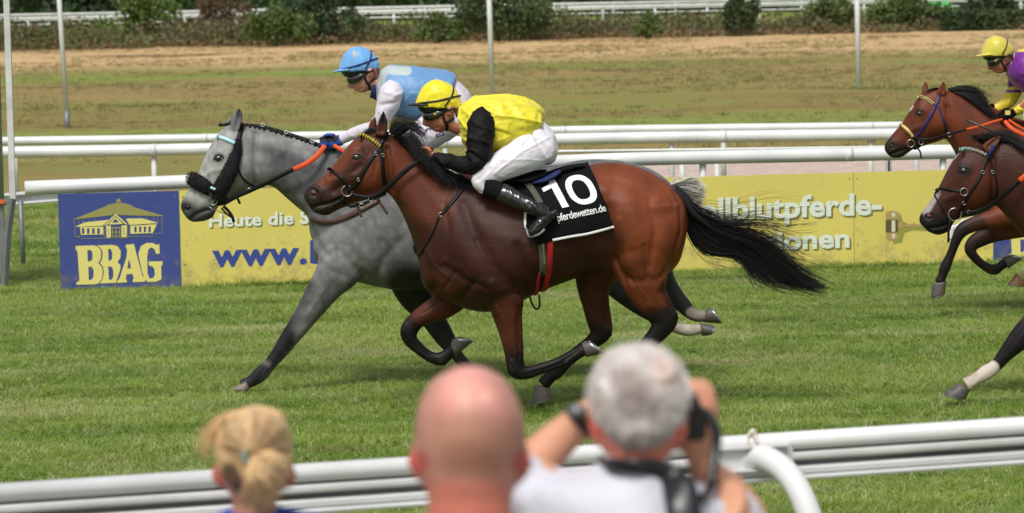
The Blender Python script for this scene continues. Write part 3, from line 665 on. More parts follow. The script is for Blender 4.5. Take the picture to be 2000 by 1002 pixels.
# ================================================================ FAR SCENERY
def at(px, Y, z=0.0):
    """x of a photo column at distance Y near the ground"""
    lo = P(px, 60, Y); return lo[0]
def leaves(mb, blobs, n, size, rg, shell=.35):
    """leaf-clump faces spread through a set of ellipsoids (x,y,z,rx,ry,rz)"""
    B = np.array(blobs, float); wgt = (B[:, 3] * B[:, 4] * B[:, 5]) ** .67; wgt /= wgt.sum()
    k = rg.choice(len(B), n, p=wgt); d = rg.normal(size=(n, 3)); d /= np.linalg.norm(d, axis=1)[:, None]
    r = shell + (1 - shell) * rg.random(n) ** .5; r *= rg.uniform(.85, 1.12, n)
    c = B[k, :3] + d * B[k, 3:] * r[:, None]; c[:, 2] = np.maximum(c[:, 2], .02)
    u = rg.normal(size=(n, 3)); u /= np.linalg.norm(u, axis=1)[:, None]; w_ = rg.normal(size=(n, 3)); w_ = np.cross(u, w_); w_ /= np.linalg.norm(w_, axis=1)[:, None]
    s = (size * rg.uniform(.6, 1.4, n))[:, None]; v = np.stack([c - u * s, c + w_ * s * .55, c + u * s, c - w_ * s * .55], 1).reshape(-1, 3)
    mb.add(v, [(4 * i, 4 * i + 1, 4 * i + 2, 4 * i + 3) for i in range(n)]); return mb
def fol(name, c1, c2, c3): 
    m = leaf_mat(name, c1, c2, c3, sc=1.6, trans=.25); return m
F_dark = fol('foliage_dark', (.036, .066, .026), (.075, .118, .043), (.105, .155, .055))
F_mid = fol('foliage_mid', (.085, .14, .04), (.15, .215, .065), (.19, .24, .085))
F_light = fol('foliage_light', (.11, .18, .04), (.20, .28, .075), (.25, .30, .10))
F_red = fol('foliage_reddish', (.13, .10, .055), (.20, .13, .08), (.16, .17, .07))
F_bram = fol('foliage_bramble', (.075, .08, .032), (.13, .105, .052), (.17, .15, .075))
M_bark = mat('bark', (.09, .07, .05), .9, var=.3, bump=.5, bscale=20)
def bush(px0, px1, y_top, Y, mt, label, n=2600, name='bush', group=None, seed=0, size=.07, flat=False, depth=None, cat='bush'):
    Y = Y - 3.2; n = int(n * 1.6); rg = np.random.default_rng(seed + int(px0)); x0, x1 = at(px0, Y), at(px1, Y); w_ = (x1 - x0) / 2; cx = (x0 + x1) / 2; top = P((px0 + px1) / 2, y_top, Y)[2]
    t = thing(name, label, cat, (cx, Y, 0), group); D = depth or w_ * .7
    bl = []
    for i in range(14):
        a = rg.uniform(-1.0, 1.0); hh = top * (1 - .35 * abs(a) ** 1.5) * rg.uniform(.55, 1.08)
        bl.append((cx + a * w_, Y + rg.uniform(-.5, .5) * D, hh * rg.uniform(.45, .75), w_ * rg.uniform(.2, .42), D * .4, hh * rg.uniform(.2, .42)))
    bl.append((cx, Y, top * .5, w_ * .6, D * .6, top * .48))
    m_ = MB(); leaves(m_, bl, n, size, rg, .1); m_.build('foliage', mt, t, smooth=False)
    m_ = MB()
    for i in range(5):
        a = rg.uniform(-.5, .5); m_.tube(cat_rom([[cx + a * w_ * .3, Y, -.05], [cx + a * w_ * .6, Y + rg.uniform(-.2, .2), top * .35], [cx + a * w_, Y + rg.uniform(-.3, .3), top * .75]], 4), np.linspace(.05, .015, 9)[:9], ring=6)
    m_.build('stem', M_bark, t); return t
def far_rail(px0, y0, px1, y1, Y, label, step=2.1, rad=.062):
    a, b = P(px0, y0, Y), P(px1, y1, Y); t = thing('far_rail', label, 'rail', (a[0], Y, 0))
    m_ = MB(); m_.tube([a, b], rad, ring=10); m_.build('rail_tube', M_white, t)
    a2, b2 = a - [0, 0, .26], b - [0, 0, .26]; m_ = MB(); m_.tube([a2, b2], rad * .5, ring=8); m_.build('lower_tube', M_white, t)
    n = int((b[0] - a[0]) / step)
    for i in range(n + 1):
        c = a + (b - a) * i / n; m_ = MB(); m_.tube([[c[0], c[1] + .03, -.1], [c[0], c[1] + .03, c[2]]], .045, ring=6); m_.build('post', M_white, t)
far_rail(-150, 40, 2300, -9, 150, 'nearer far white rail running behind the bramble hedge')
far_rail(-150, 33, 2300, -16, 168, 'farther far white rail in front of the dark wood', step=2.8, rad=.055)
# bramble hedge: nobody could count its plants
rg = np.random.default_rng(5); m_ = MB(); bl = []
for i in range(150):
    px = -200 + i * 16.5; Y = rg.uniform(126, 131); x = at(px, Y); h = rg.uniform(.35, 1.15) * (1.1 if px < 1100 else .85)
    bl.append((x, Y, h * .45, rg.uniform(.8, 1.6), rg.uniform(.7, 1.4), h * .55))
leaves(m_, bl, 36000, .07, rg); hd = m_.build('bramble', F_bram, smooth=False); tag(hd, 'low tangled brown and green bramble scrub along the far side of the meadow', 'scrub', kind='stuff')
m_ = MB(); leaves(m_, [(b[0], b[1] + .5, b[2] * .8, b[3] * .8, b[4] * .6, b[5]) for b in bl[::2]], 16000, .085, rg); hd = m_.build('undergrowth', F_mid, smooth=False); tag(hd, 'green undergrowth mixed into the far bramble scrub', 'scrub', kind='stuff')
m_ = MB(); 
bl2 = [(b[0], b[1] - 1.0, .08, 1.2, .8, .22) for b in bl]; leaves(m_, bl2, 9000, .06, rg); hd = m_.build('straw', fol('straw_blades', (.20, .14, .07), (.28, .20, .10), (.32, .24, .12)), smooth=False); tag(hd, 'straw coloured grass fringe at the foot of the bramble scrub', 'grass', kind='stuff')
for a in [(190, 345, -60, 133, F_light, 'loose light green bush in front of the far rail at upper left', 2600),
          (375, 490, -40, 134, F_red, 'reddish loose bush in front of the far rail', 1800),
          (482, 600, 0, 127, F_mid, 'rounded green bush left of the larger dark bush pair', 3200),
          (560, 700, -40, 129, F_dark, 'large dark green bush above the blue capped jockey', 4200),
          (812, 892, 18, 127, F_mid, 'small green bush between the two big dark bushes', 1800),
          (900, 1068, -70, 128, F_dark, 'broad dark green bush behind the middle pole', 4800),
          (1412, 1476, -45, 128, F_dark, 'narrow dark bush standing alone in front of the far rail', 2200),
          (1575, 1665, -25, 130, F_mid, 'loose green bush just left of the right pole', 2000),
          (1690, 1850, -25, 131, F_mid, 'wide straggly green bush right of the right pole', 3200),
          (1885, 1985, -50, 133, F_dark, 'dark bush above the clipped hedge at upper right', 2600),
          (1240, 1290, 20, 127, F_mid, 'tiny green shrub in the scrub near the middle', 900)]:
    bush(a[0], a[1], a[2], a[3], a[4], a[5], n=a[6])
# clipped hedge at right
rg = np.random.default_rng(11); x0, x1 = at(1836, 126), at(2120, 126); top = P(1900, 24, 126)[2]
t = thing('clipped_hedge', 'dark clipped box-shaped hedge at the upper right', 'hedge', ((x0 + x1) / 2, 126, 0))
m_ = MB(); m_.box(((x0 + x1) / 2, 126.3, top / 2), (x1 - x0 - .2, 1.0, top - .12)); m_.build('inner_twigs', F_dark, t, smooth=False)
m_ = MB(); n = 9000; c = np.stack([rg.uniform(x0, x1, n), 126.3 + rg.uniform(-.6, .6, n), rg.uniform(0, top, n)], 1)
face = rg.integers(0, 3, n); c[face == 0, 1] = 125.72 + rg.normal(size=(face == 0).sum()) * .04; c[face == 1, 2] = top + rg.normal(size=(face == 1).sum()) * .03
u = rg.normal(size=(n, 3)); u /= np.linalg.norm(u, axis=1)[:, None]; q = np.cross(u, rg.normal(size=(n, 3))); q /= np.linalg.norm(q, axis=1)[:, None]; s = .07
m_.add(np.stack([c - u * s, c + q * s * .6, c + u * s, c - q * s * .6], 1).reshape(-1, 3), [(4 * i, 4 * i + 1, 4 * i + 2, 4 * i + 3) for i in range(n)]); m_.build('foliage', F_dark, t, smooth=False)
# dark wood behind
k = 0
words = ['left edge', 'light green bush', 'reddish bush', 'green bush pair', 'large dark bush', 'blue cap', 'yellow cap', 'small bush', 'middle pole', 'right of the middle pole', 'centre gap', 'rump of the bay horse', 'black tail', 'lone narrow bush', 'lone narrow bush and right pole', 'right pole', 'straggly bush', 'clipped hedge', 'right edge']
for i, px in enumerate(range(-80, 2160, 124)):
    rg = np.random.default_rng(60 + i); Y = 186 + rg.uniform(-5, 6); x = at(px, Y) + rg.uniform(-.8, .8); H_ = rg.uniform(8, 11)
    t = thing('tree', 'dark full-crowned tree of the far wood, its trunk above the ' + ['the left bush', 'light bush', 'reddish bush', 'green bushes', 'dark bush', 'blue cap', 'yellow cap', 'small bush', 'middle pole', 'broad bush', 'centre gap', 'bay rump', 'black tail', 'lone bush', 'two bushes', 'right pole', 'straggly bush', 'clipped hedge', 'right edge'][i % 19], 'tree', (x, Y, 0), 'trees of the far wood')
    m_ = MB(); m_.tube(cat_rom([[x, Y, -.2], [x + .1, Y, H_ * .3], [x - .1, Y, H_ * .7]], 4), np.linspace(.28, .1, 9), ring=8); m_.build('trunk', M_bark, t)
    bl = [(x + rg.uniform(-2, 2), Y + rg.uniform(-1.5, 1.5), rg.uniform(.9, H_), rg.uniform(1.3, 2.1), rg.uniform(1.2, 2), rg.uniform(1.0, 1.8)) for _ in range(16)]
    bl += [(x + rg.uniform(-2.2, 2.2), Y - rg.uniform(1, 2), rg.uniform(.2, .9), 1.5, 1.1, .9) for _ in range(5)]
    m_ = MB(); leaves(m_, bl, 3800, .20, rg); m_.build('crown', F_dark, t, smooth=False)
rg = np.random.default_rng(77); bl = [(x, 194 + rg.uniform(-2, 2), rg.uniform(.5, 2.5), 2.4, 1.6, 1.6) for x in np.arange(-36, 36, 1.1)]
m_ = MB(); leaves(m_, bl, 20000, .28, rg); o = m_.build('thicket', F_dark, smooth=False); tag(o, 'dark thicket filling the wood behind the far rails', 'thicket', kind='stuff')
# ---- white poles in the infield
def pole(px_t, py_t, px_b, py_b, Y, rad, label, dark=0):
    a = P(px_b, py_b, Y); b = P(px_t, py_t, Y); d = (b - a) / np.linalg.norm(b - a); base = a.copy()
    g = a - d * (a[2] - hgt(a[0], Y)) / d[2]; top = b + d * 1.2
    t = thing('pole', label, 'pole', tuple(g)); m_ = MB(); s = a + d * dark
    m_.tube([s, top], rad, ring=12); m_.build('shaft', M_white, t)
    m_ = MB(); m_.tube([g - d * .1, s], rad * (1.15 if dark else 1.05), ring=12); m_.build('foot', M_steel if dark else M_white_dirty, t)
    m_ = MB(); m_.ball(top, rad * 1.3, 6); m_.build('cap', M_white_dirty, t)
pole(115, -10, 132, 250, 60, .042, 'leaning white pole with a grey foot at the left of the meadow', .28)
pole(955, -10, 962, 190, 72, .052, 'white pole rising behind the yellow silks in the middle')
pole(1674, -10, 1677, 207, 69.5, .05, 'white pole at the right of the meadow, left of the brown horse')
# small green vehicle roof glimpse beyond the rail
c = P(1832, 5, 158); t = thing('green_tent', 'small bright green tent top glimpsed between the far rails', 'tent', (c[0], 158, 0))
m_ = MB(); a = np.array([c[0], 158, 0]); z = c[2] + .15
m_.add([a + [-.7, -.5, .1], a + [.7, -.5, .1], a + [.7, .5, .1], a + [-.7, .5, .1], a + [-.5, -.3, z * .8], a + [.5, -.3, z * .8], a + [.5, .3, z * .8], a + [-.5, .3, z * .8], a + [0, 0, z + .25]], [(0, 1, 5, 4), (1, 2, 6, 5), (2, 3, 7, 6), (3, 0, 4, 7), (4, 5, 8), (5, 6, 8), (6, 7, 8), (7, 4, 8)]); m_.build('canvas', mat('green_canvas', (.05, .45, .12), .6), t, smooth=False)
# ================================================================ HORSES
def coat_mat(name, rough=.55, coat=.0, var=.24, scale=8, col2=None, bump=.32, spec=.2):
    m = mat(name, (.1, .1, .1), rough, var=var, scale=scale, bump=bump, bscale=140, attr='coat', coat=coat, spec=spec, stretch=(1, 1, 1), crough=.35)
    nt = m.node_tree; b = nt.nodes['Principled BSDF']; tc = nt.nodes.new('ShaderNodeTexCoord')
    mp = nt.nodes.new('ShaderNodeMapping'); mp.inputs['Rotation'].default_value = (0, .7, 0); mp.inputs['Scale'].default_value = (.35, 1, 1); nt.links.new(tc.outputs['Object'], mp.inputs[0])
    n2 = nt.nodes.new('ShaderNodeTexNoise'); n2.noise_type = 'RIDGED_MULTIFRACTAL'; n2.inputs['Scale'].default_value = 7; n2.inputs['Detail'].default_value = 5; nt.links.new(mp.outputs[0], n2.inputs[0])
    bp = nt.nodes.new('ShaderNodeBump'); bp.inputs['Strength'].default_value = .32; bp.inputs['Distance'].default_value = .012; nt.links.new(n2.outputs[0], bp.inputs['Height'])
    old = b.inputs['Normal'].links[0].from_node; nt.links.new(bp.outputs[0], old.inputs['Normal'])
    rr = nt.nodes.new('ShaderNodeMapRange'); rr.inputs[3].default_value = rough - .12; rr.inputs[4].default_value = rough + .14; nt.links.new(n2.outputs[0], rr.inputs[0]); nt.links.new(rr.outputs[0], b.inputs['Roughness'])
    return m
M_bay = coat_mat('bay_coat'); M_dbay = coat_mat('dark_bay_coat')
def grey_coat():
    m = coat_mat('grey_coat', rough=.55, coat=.08, var=.10, scale=10); nt = m.node_tree; b = nt.nodes['Principled BSDF']
    src = b.inputs['Base Color'].links[0].from_socket; tc = nt.nodes.new('ShaderNodeTexCoord')
    v = nt.nodes.new('ShaderNodeTexVoronoi'); v.feature = 'SMOOTH_F1'; v.inputs['Scale'].default_value = 21; v.inputs['Randomness'].default_value = 1
    nz = nt.nodes.new('ShaderNodeTexNoise'); nz.inputs['Scale'].default_value = 5; nz.inputs['Detail'].default_value = 4; nt.links.new(tc.outputs['Object'], nz.inputs[0])
    ad = nt.nodes.new('ShaderNodeVectorMath'); ad.operation = 'MULTIPLY_ADD'; ad.inputs[1].default_value = (.12, .12, .12); nt.links.new(nz.outputs['Color'], ad.inputs[0]); nt.links.new(tc.outputs['Object'], ad.inputs[2])
    nt.links.new(ad.outputs[0], v.inputs['Vector'])
    r = nt.nodes.new('ShaderNodeMapRange'); r.inputs[1].default_value = .0; r.inputs[2].default_value = .62; r.inputs[3].default_value = 1.2; r.inputs[4].default_value = .74; nt.links.new(v.outputs[0], r.inputs[0])
    n2 = nt.nodes.new('ShaderNodeTexNoise'); n2.inputs['Scale'].default_value = 3.5; n2.inputs['Detail'].default_value = 6; n2.inputs['Roughness'].default_value = .7; nt.links.new(tc.outputs['Object'], n2.inputs[0])
    r2 = nt.nodes.new('ShaderNodeMapRange'); r2.inputs[1].default_value = .3; r2.inputs[2].default_value = .7; r2.inputs[3].default_value = .68; r2.inputs[4].default_value = 1.25; nt.links.new(n2.outputs[0], r2.inputs[0])
    mm = nt.nodes.new('ShaderNodeMath'); mm.operation = 'MULTIPLY'; nt.links.new(r.outputs[0], mm.inputs[0]); nt.links.new(r2.outputs[0], mm.inputs[1])
    mx = nt.nodes.new('ShaderNodeMix'); mx.data_type = 'RGBA'; mx.blend_type = 'MULTIPLY'; mx.inputs[0].default_value = 1
    nt.links.new(src, mx.inputs['A']); nt.links.new(mm.outputs[0], mx.inputs['B']); nt.links.new(mx.outputs['Result'], b.inputs['Base Color']); return m
M_grey = grey_coat()
M_hoof = mat('hoof_horn', lin(88, 82, 78), .5, var=.3, scale=20, bump=.2, stretch=(1, 1, 6)); M_shoe = mat('horseshoe_aluminium', (.45, .45, .45), .4, metal=.9)
M_eye = mat('horse_eye', (.006, .004, .003), .06, coat=1.0); M_bhair = mat('black_hair', (.008, .007, .008), .5, spec=.4); M_whair = mat('cream_hair', (.62, .60, .52), .6)
M_lid = mat('eyelid_skin', (.02, .014, .012), .5); M_nostril = mat('nostril_inside', (.16, .03, .025), .5)
M_leather = mat('black_leather', (.006, .005, .005), .5, spec=.25, var=.3, bump=.1, bscale=80); M_brleather = mat('brown_leather', (.06, .028, .018), .5, var=.3)
def hoof(root, Y, c0, c1, s0, s1, dy, wid=.052, shoe=True, mt=None):
    """hoof from the coronet segment c0-c1 down to the ground segment s0-s1"""
    m_ = MB(); c0, c1, s0, s1 = map(np.array, (c0, c1, s0, s1)); L = lambda t, k: (*(c0 + (s0 - c0) * t), *(c1 + (s1 - c1) * t), dy, k)
    loft(m_, [L(-.12, wid * .70), L(0, wid * .86), L(.1, wid * .88), L(.55, wid * .97), L(.97, wid), L(1.0, wid * .97)], Y, m=3, ring=20, power=.9)
    o = m_.build('hoof', mt or M_hoof, root)
    if shoe:
        m_ = MB(); A_, B_ = P(*s0, Y + dy), P(*s1, Y + dy); c = (A_ + B_) / 2; u = (A_ - B_) / 2
        nrm = (P(*((s0 + s1) / 2), Y + dy) - P(*((c0 + c1) / 2), Y + dy)); nrm /= np.linalg.norm(nrm)
        a = np.linspace(-2.5, 2.5, 18); 
        toe = 1.0 if np.linalg.norm(c0 - s0) > np.linalg.norm(c1 - s1) else -1.0
        pts = np.array([c + nrm * .004 + u * toe * math.cos(t) * .90 + np.array([0, 1, 0]) * wid * .88 * math.sin(t) for t in a])
        m_.tube(pts, .004, side=nrm, ring=6, flat=.9); m_.tube(pts * 1.0, .0085, side=np.cross(np.gradient(pts, axis=0), nrm), ring=6, flat=.5)
        m_.build('horseshoe', M_shoe, o)
    return o
def put_eye(root, bv, px, py, r=.017):
    p, n = hit(bv, px, py, -.003, None)
    if p is None: return
    m_ = MB(); m_.ball(p, (r * 1.3, r * .45, r * .95), 10); o = m_.build('eye', M_eye, root)
    m_ = MB(); q = [hit(bv, px + dx, py + dy, .001)[0] for dx, dy in ((-10, 3), (-6, -4), (0, -7.5), (5.5, -6.5), (10, -1))]
    if all(x is not None for x in q): m_.tube(cat_rom(q, 4), [.002] + [.004] * 15 + [.002], ring=8); m_.build('eyelid', M_lid, o)
def nostril(root, bv, px, py, rx=.018, rz=.014, rot=-.5, mt=None):
    p, n = hit(bv, px, py, .0005, None)
    if p is None: return
    m_ = MB(); a = np.linspace(0, 6.283, 17)[:-1]; n = np.array(n); u = np.cross(n, [0, 1., 0.01]); u = np.array([math.cos(rot), 0, math.sin(rot)]); u -= n * (u @ n); u /= np.linalg.norm(u); w_ = np.cross(n, u)
    V = np.array([[p + n * off + u * math.cos(t) * rx * k + w_ * math.sin(t) * rz * k for t in a] for off, k in ((.0035, 1.1), (.002, .92), (-.006, .8), (-.012, .5))])
    m_.rings(V[:, ::-1], cap=True); o = m_.build('nostril', M_lid, root)
    if mt is None: m_ = MB(); m_.rings((V[:, ::-1] - V.mean((0, 1))) * .62 + V.mean((0, 1)) + n * .006, cap=True); m_.build('nostril_lining', M_nostril, o)

# ---------------------------------------------------------------- bay horse number 10
YB = 20.0
bay = thing('racehorse', 'bay racehorse wearing the black number 10 cloth, nearest horse in mid gallop', 'horse', (G(1060, 814)[0], YB, 0), 'racehorses galloping to the left')
mb = MB()
loft(mb, [(1344, 432, 1336, 482, 0, .05), (1336, 395, 1326, 512, 0, .16), (1318, 369, 1305, 535, 0, .22), (1290, 347, 1278, 548, 0, .255, .06), (1250, 327, 1240, 545, 0, .275, .08), (1205, 317, 1205, 532, 0, .275, .06), (1160, 320, 1162, 530, 0, .265, .0), (1112, 336, 1112, 548, 0, .28, .05), (1060, 348, 1062, 567, 0, .30, .10),
          (1010, 352, 1012, 590, 0, .305, .14), (962, 346, 966, 608, 0, .285, .20), (920, 338, 925, 607, 0, .25, .25), (885, 345, 884, 594, 0, .215, .15), (855, 375, 852, 578, 0, .18, .0), (832, 430, 832, 565, 0, .14), (820, 480, 822, 545, 0, .08)], YB, m=4, ring=36)
loft(mb, [(965, 350, 850, 590, 0, .17), (925, 343, 824, 535, 0, .165, .15), (882, 340, 811, 487, 0, .145, .2), (848, 325, 800, 453, 0, .125, .2), (818, 303, 788, 424, 0, .105, .15), (790, 282, 773, 396, 0, .09, .1), (766, 264, 757, 377, 0, .082), (742, 259, 742, 372, 0, .075), (728, 262, 730, 350, 0, .04)], YB, m=4, ring=28)
loft(mb, [(772, 275, 764, 368, 0, .05), (752, 260, 756, 374, 0, .078), (727, 257, 741, 383, 0, .093, .0), (703, 264, 721, 389, 0, .100, -.05), (683, 281, 703, 394, 0, .100, -.15), (664, 305, 687, 399, 0, .085, -.1), (645, 330, 670, 406, 0, .068), (627, 348, 655, 413, 0, .059), (610, 361, 641, 420, 0, .056), (599, 369, 625, 419, 0, .054), (594, 378, 611, 413, 0, .040), (593, 386, 603, 402, 0, .015)], YB, m=4, ring=28)
limb(mb, [(745, 266, 12, -.055, .022), (746, 250, 11.5, -.06, .018), (748, 233, 8.5, -.06, .013), (749, 219, 3, -.06, .006), (749, 214, 1, -.06, .003)], YB)
limb(mb, [(727, 262, 9, .055, .022), (728, 246, 8.5, .06, .016), (731, 234, 5, .06, .01), (733, 226, 1.2, .06, .004)], YB)
# legs
limb(mb, [(915, 520, 60, .10, .12), (888, 570, 38, .12, .085), (862, 598, 28, .13, .068), (836, 611, 21, .13, .056), (812, 627, 17.5, .13, .047), (799, 646, 18, .13, .047), (802, 664, 14.5, .13, .038), (822, 684, 11.5, .13, .03), (843, 698, 11.5, .13, .028), (861, 701, 14, .13, .034), (876, 691, 12, .13, .03), (889, 680, 12, .13, .034)], YB)
limb(mb, [(985, 500, 60, -.06, .16), (985, 560, 42, -.12, .105), (989, 600, 33, -.145, .078), (996, 640, 25, -.15, .062), (1003, 680, 20, -.15, .052), (1006, 708, 18, -.15, .047), (1009, 723, 17.5, -.15, .045), (1028, 728, 13.5, -.15, .036), (1056, 720, 11, -.15, .028), (1088, 710, 11.5, -.15, .028), (1110, 701, 14, -.15, .034), (1128, 690, 12, -.15, .03), (1142, 682, 13, -.15, .034)], YB)
limb(mb, [(1190, 470, 65, .08, .15), (1166, 530, 46, .12, .11), (1160, 565, 33, .13, .082), (1164, 595, 27, .13, .062), (1170, 625, 25, .13, .05), (1174, 648, 22, .13, .044), (1156, 668, 15, .13, .036), (1128, 688, 12.5, .13, .03), (1106, 706, 13, .13, .03), (1090, 722, 15, .13, .035), (1074, 737, 12.5, .13, .032), (1060, 752, 14, .13, .036)], YB)
limb(mb, [(1250, 400, 80, -.10, .15), (1252, 455, 76, -.12, .145), (1252, 505, 62, -.13, .125), (1258, 545, 48, -.14, .10), (1268, 577, 36, -.14, .075), (1285, 603, 31, -.14, .056), (1298, 624, 27, -.14, .048), (1288, 646, 20, -.14, .042), (1266, 670, 15, -.14, .034), (1242, 692, 13, -.14, .03), (1220, 712, 14, -.14, .034), (1206, 728, 14, -.14, .034), (1196, 742, 13, -.14, .034), (1192, 752, 13, -.14, .034)], YB)
me = fuse(mb, .007, 9)
sculpt(me, [([(820, 470), (850, 520), (880, 545)], 1.8, .0028), ([(850, 520), (846, 548)], 1.6, .0025), ([(900, 520), (930, 556), (960, 580), (975, 612)], 1.8, .0028), ([(1030, 560), (1070, 545), (1110, 535), (1150, 510)], 2, .003), ([(1070, 545), (1090, 555)], 1.6, .0025), ([(660, 362), (680, 352), (694, 350)], 1.5, .0025), ([(650, 350), (664, 338), (678, 330)], 1.5, .0025), ([(680, 340), (690, 328), (692, 318)], 1.4, .0022), ([(1240, 520), (1262, 560), (1280, 590)], 1.8, .003), ([(1235, 470), (1250, 510)], 1.6, .0022), ([(985, 590), (992, 640), (998, 690)], 1.5, .0025), ([(868, 575), (840, 600)], 1.5, .0025), ([(1150, 560), (1160, 610)], 1.5, .0025), ([(940, 440), (1000, 470), (1050, 480)], 14, .003),
    ([(780, 405), (803, 455), (832, 520), (850, 560)], 9, -.010), ([(905, 400), (925, 450), (965, 520), (1005, 560)], 11, -.008), ([(880, 420), (900, 480), (940, 545)], 22, .010),
    ([(925, 552), (905, 580), (890, 600)], 7, -.010), ([(960, 560), (1000, 578), (1020, 590)], 16, .012), ([(1030, 570), (1024, 530), (1010, 480)], 8, -.010), ([(850, 545), (880, 570)], 14, .012), ([(868, 520), (905, 545), (950, 560)], 7, -.007),
    ([(1188, 410), (1186, 460), (1196, 505), (1215, 545)], 13, -.020), ([(1308, 352), (1330, 400), (1332, 450), (1315, 500), (1292, 540)], 5, -.009), ([(1225, 400), (1245, 450), (1240, 500)], 26, .014), ([(1285, 400), (1300, 450), (1290, 500)], 17, .008), ([(1268, 390), (1280, 450), (1268, 520)], 7, -.006),
    ([(1165, 362), (1180, 372)], 12, .010), ([(1200, 350), (1240, 365), (1290, 400)], 9, -.004), ([(1215, 535), (1240, 550), (1280, 548)], 8, -.006),
    ([(1120, 400), (1140, 470), (1150, 520)], 22, -.008), ([(1060, 470), (1075, 530)], 10, -.003), ([(1030, 500), (1100, 530), (1170, 520)], 16, .004),
    ([(970, 620), (985, 660), (998, 700)], 5, -.004), ([(1010, 620), (1012, 680)], 4, -.004), ([(1240, 560), (1275, 600)], 6, .005), ([(1290, 570), (1312, 600)], 4, -.008), ([(1180, 590), (1186, 625)], 4, -.007),
    # head
    ([(724, 350), (738, 330)], 26, .011), ([(757, 290), (764, 340), (764, 372)], 6, -.014), ([(640, 352), (668, 350), (690, 342)], 6, .006), ([(650, 372), (680, 368)], 10, -.007), ([(694, 300), (704, 304)], 13, .007), ([(697, 308)], 6, -.004),
    ([(630, 360), (655, 345)], 8, -.004), ([(611, 372)], 14, .007), ([(613, 378)], 6, -.014), ([(604, 408), (622, 402), (650, 396), (664, 390)], 3.5, -.012), ([(616, 414), (634, 410)], 6, .004), ([(700, 285), (706, 292), (690, 290)], 4, .004),
    ([(690, 288), (640, 335), (610, 364)], 4, .003), ([(702, 325), (672, 352), (652, 374)], 6, -.006), ([(602, 369), (616, 365), (628, 374), (626, 386)], 3, .006), ([(655, 392), (668, 386), (676, 378)], 3, -.004), ([(712, 292), (722, 300)], 7, -.005), ([(694, 386), (725, 380), (752, 372)], 4, .005), ([(735, 318), (728, 345)], 4, -.003), ([(630, 420), (642, 418)], 5, .005),
    ([(1028, 731), (1060, 722), (1098, 709)], 2.2, -.004), ([(993, 715), (1000, 728)], 4, .005), ([(1105, 708), (1112, 714)], 4, .006), ([(800, 668), (838, 694)], 2.2, -.004), ([(790, 632), (786, 650)], 4, .005), ([(862, 708), (868, 712)], 4, .006), ([(1150, 668), (1100, 706)], 2.4, -.004), ([(1188, 640), (1192, 654)], 4, .007), ([(1186, 600), (1190, 636)], 3, -.005), ([(1090, 735), (1096, 738)], 4, .005), ([(1318, 612), (1324, 622)], 4, .007), ([(1304, 590), (1318, 606)], 3, -.005), ([(980, 600), (990, 650), (1000, 700)], 3, -.004), ([(1012, 600), (1016, 660), (1014, 700)], 3, -.004), ([(860, 590), (825, 612)], 3, -.004), ([(1230, 545), (1262, 590)], 4, -.005), ([(1130, 545), (1150, 600)], 4, -.004),
    ([(868, 400), (878, 450), (870, 500)], 6, -.005), ([(1010, 420), (1050, 440), (1100, 440)], 20, .004), ([(930, 470), (960, 540)], 5, -.005), ([(890, 530), (870, 560)], 4, -.005), ([(1258, 480), (1265, 540)], 5, -.005), ([(1210, 430), (1230, 520)], 5, .004), ([(1268, 350), (1300, 372), (1318, 400)], 4, -.005),
    ([(747, 222), (745, 256)], 4, -.012, YB - .03), ([(790, 320), (830, 380), (880, 440)], 24, -.004), ([(815, 340), (860, 400)], 14, .006), ([(735, 262), (757, 262)], 5, .003)])
# coat colours (black points, darker face, bright quarters); dark front also holds some shading
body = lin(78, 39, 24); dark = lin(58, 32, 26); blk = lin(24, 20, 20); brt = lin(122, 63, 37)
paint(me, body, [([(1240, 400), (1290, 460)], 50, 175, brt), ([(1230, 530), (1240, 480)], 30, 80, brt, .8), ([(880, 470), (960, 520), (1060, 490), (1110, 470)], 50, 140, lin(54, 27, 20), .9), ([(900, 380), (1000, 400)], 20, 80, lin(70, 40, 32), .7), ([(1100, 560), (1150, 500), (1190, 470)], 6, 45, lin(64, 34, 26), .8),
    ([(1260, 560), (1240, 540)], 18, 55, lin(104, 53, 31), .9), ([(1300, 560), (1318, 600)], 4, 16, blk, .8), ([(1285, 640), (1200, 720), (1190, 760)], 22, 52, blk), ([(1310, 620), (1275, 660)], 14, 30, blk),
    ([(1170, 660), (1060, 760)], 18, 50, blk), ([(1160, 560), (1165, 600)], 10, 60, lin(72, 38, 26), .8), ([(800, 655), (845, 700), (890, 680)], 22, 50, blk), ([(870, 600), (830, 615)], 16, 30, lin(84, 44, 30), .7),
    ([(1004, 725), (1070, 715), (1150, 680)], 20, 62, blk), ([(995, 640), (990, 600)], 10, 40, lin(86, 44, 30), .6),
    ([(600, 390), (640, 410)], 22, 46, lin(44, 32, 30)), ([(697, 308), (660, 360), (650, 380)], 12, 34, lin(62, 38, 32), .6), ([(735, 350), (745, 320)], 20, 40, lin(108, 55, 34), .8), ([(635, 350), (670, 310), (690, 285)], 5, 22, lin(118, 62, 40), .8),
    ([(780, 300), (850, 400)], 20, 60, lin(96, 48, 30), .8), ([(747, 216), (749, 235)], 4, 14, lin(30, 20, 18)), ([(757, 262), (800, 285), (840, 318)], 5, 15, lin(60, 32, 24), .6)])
bv_bay = bvh_of(me); me_bay = me
# keep world copies before they are shifted to the thing's origin
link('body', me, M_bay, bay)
put_eye(bay, bv_bay, 697, 308, .018)
nostril(bay, bv_bay, 614, 377, .027, .018, -.25)
for a in [((881, 670), (893, 693), (885, 661), (923, 668), .13), ((1137, 670), (1149, 697), (1144, 665), (1177, 691), -.15), ((1044, 757), (1074, 759), (1036, 788), (1077, 775), .13), ((1180, 757), (1208, 760), (1172, 787), (1210, 782), -.14)]:
    hoof(bay, YB, *a)
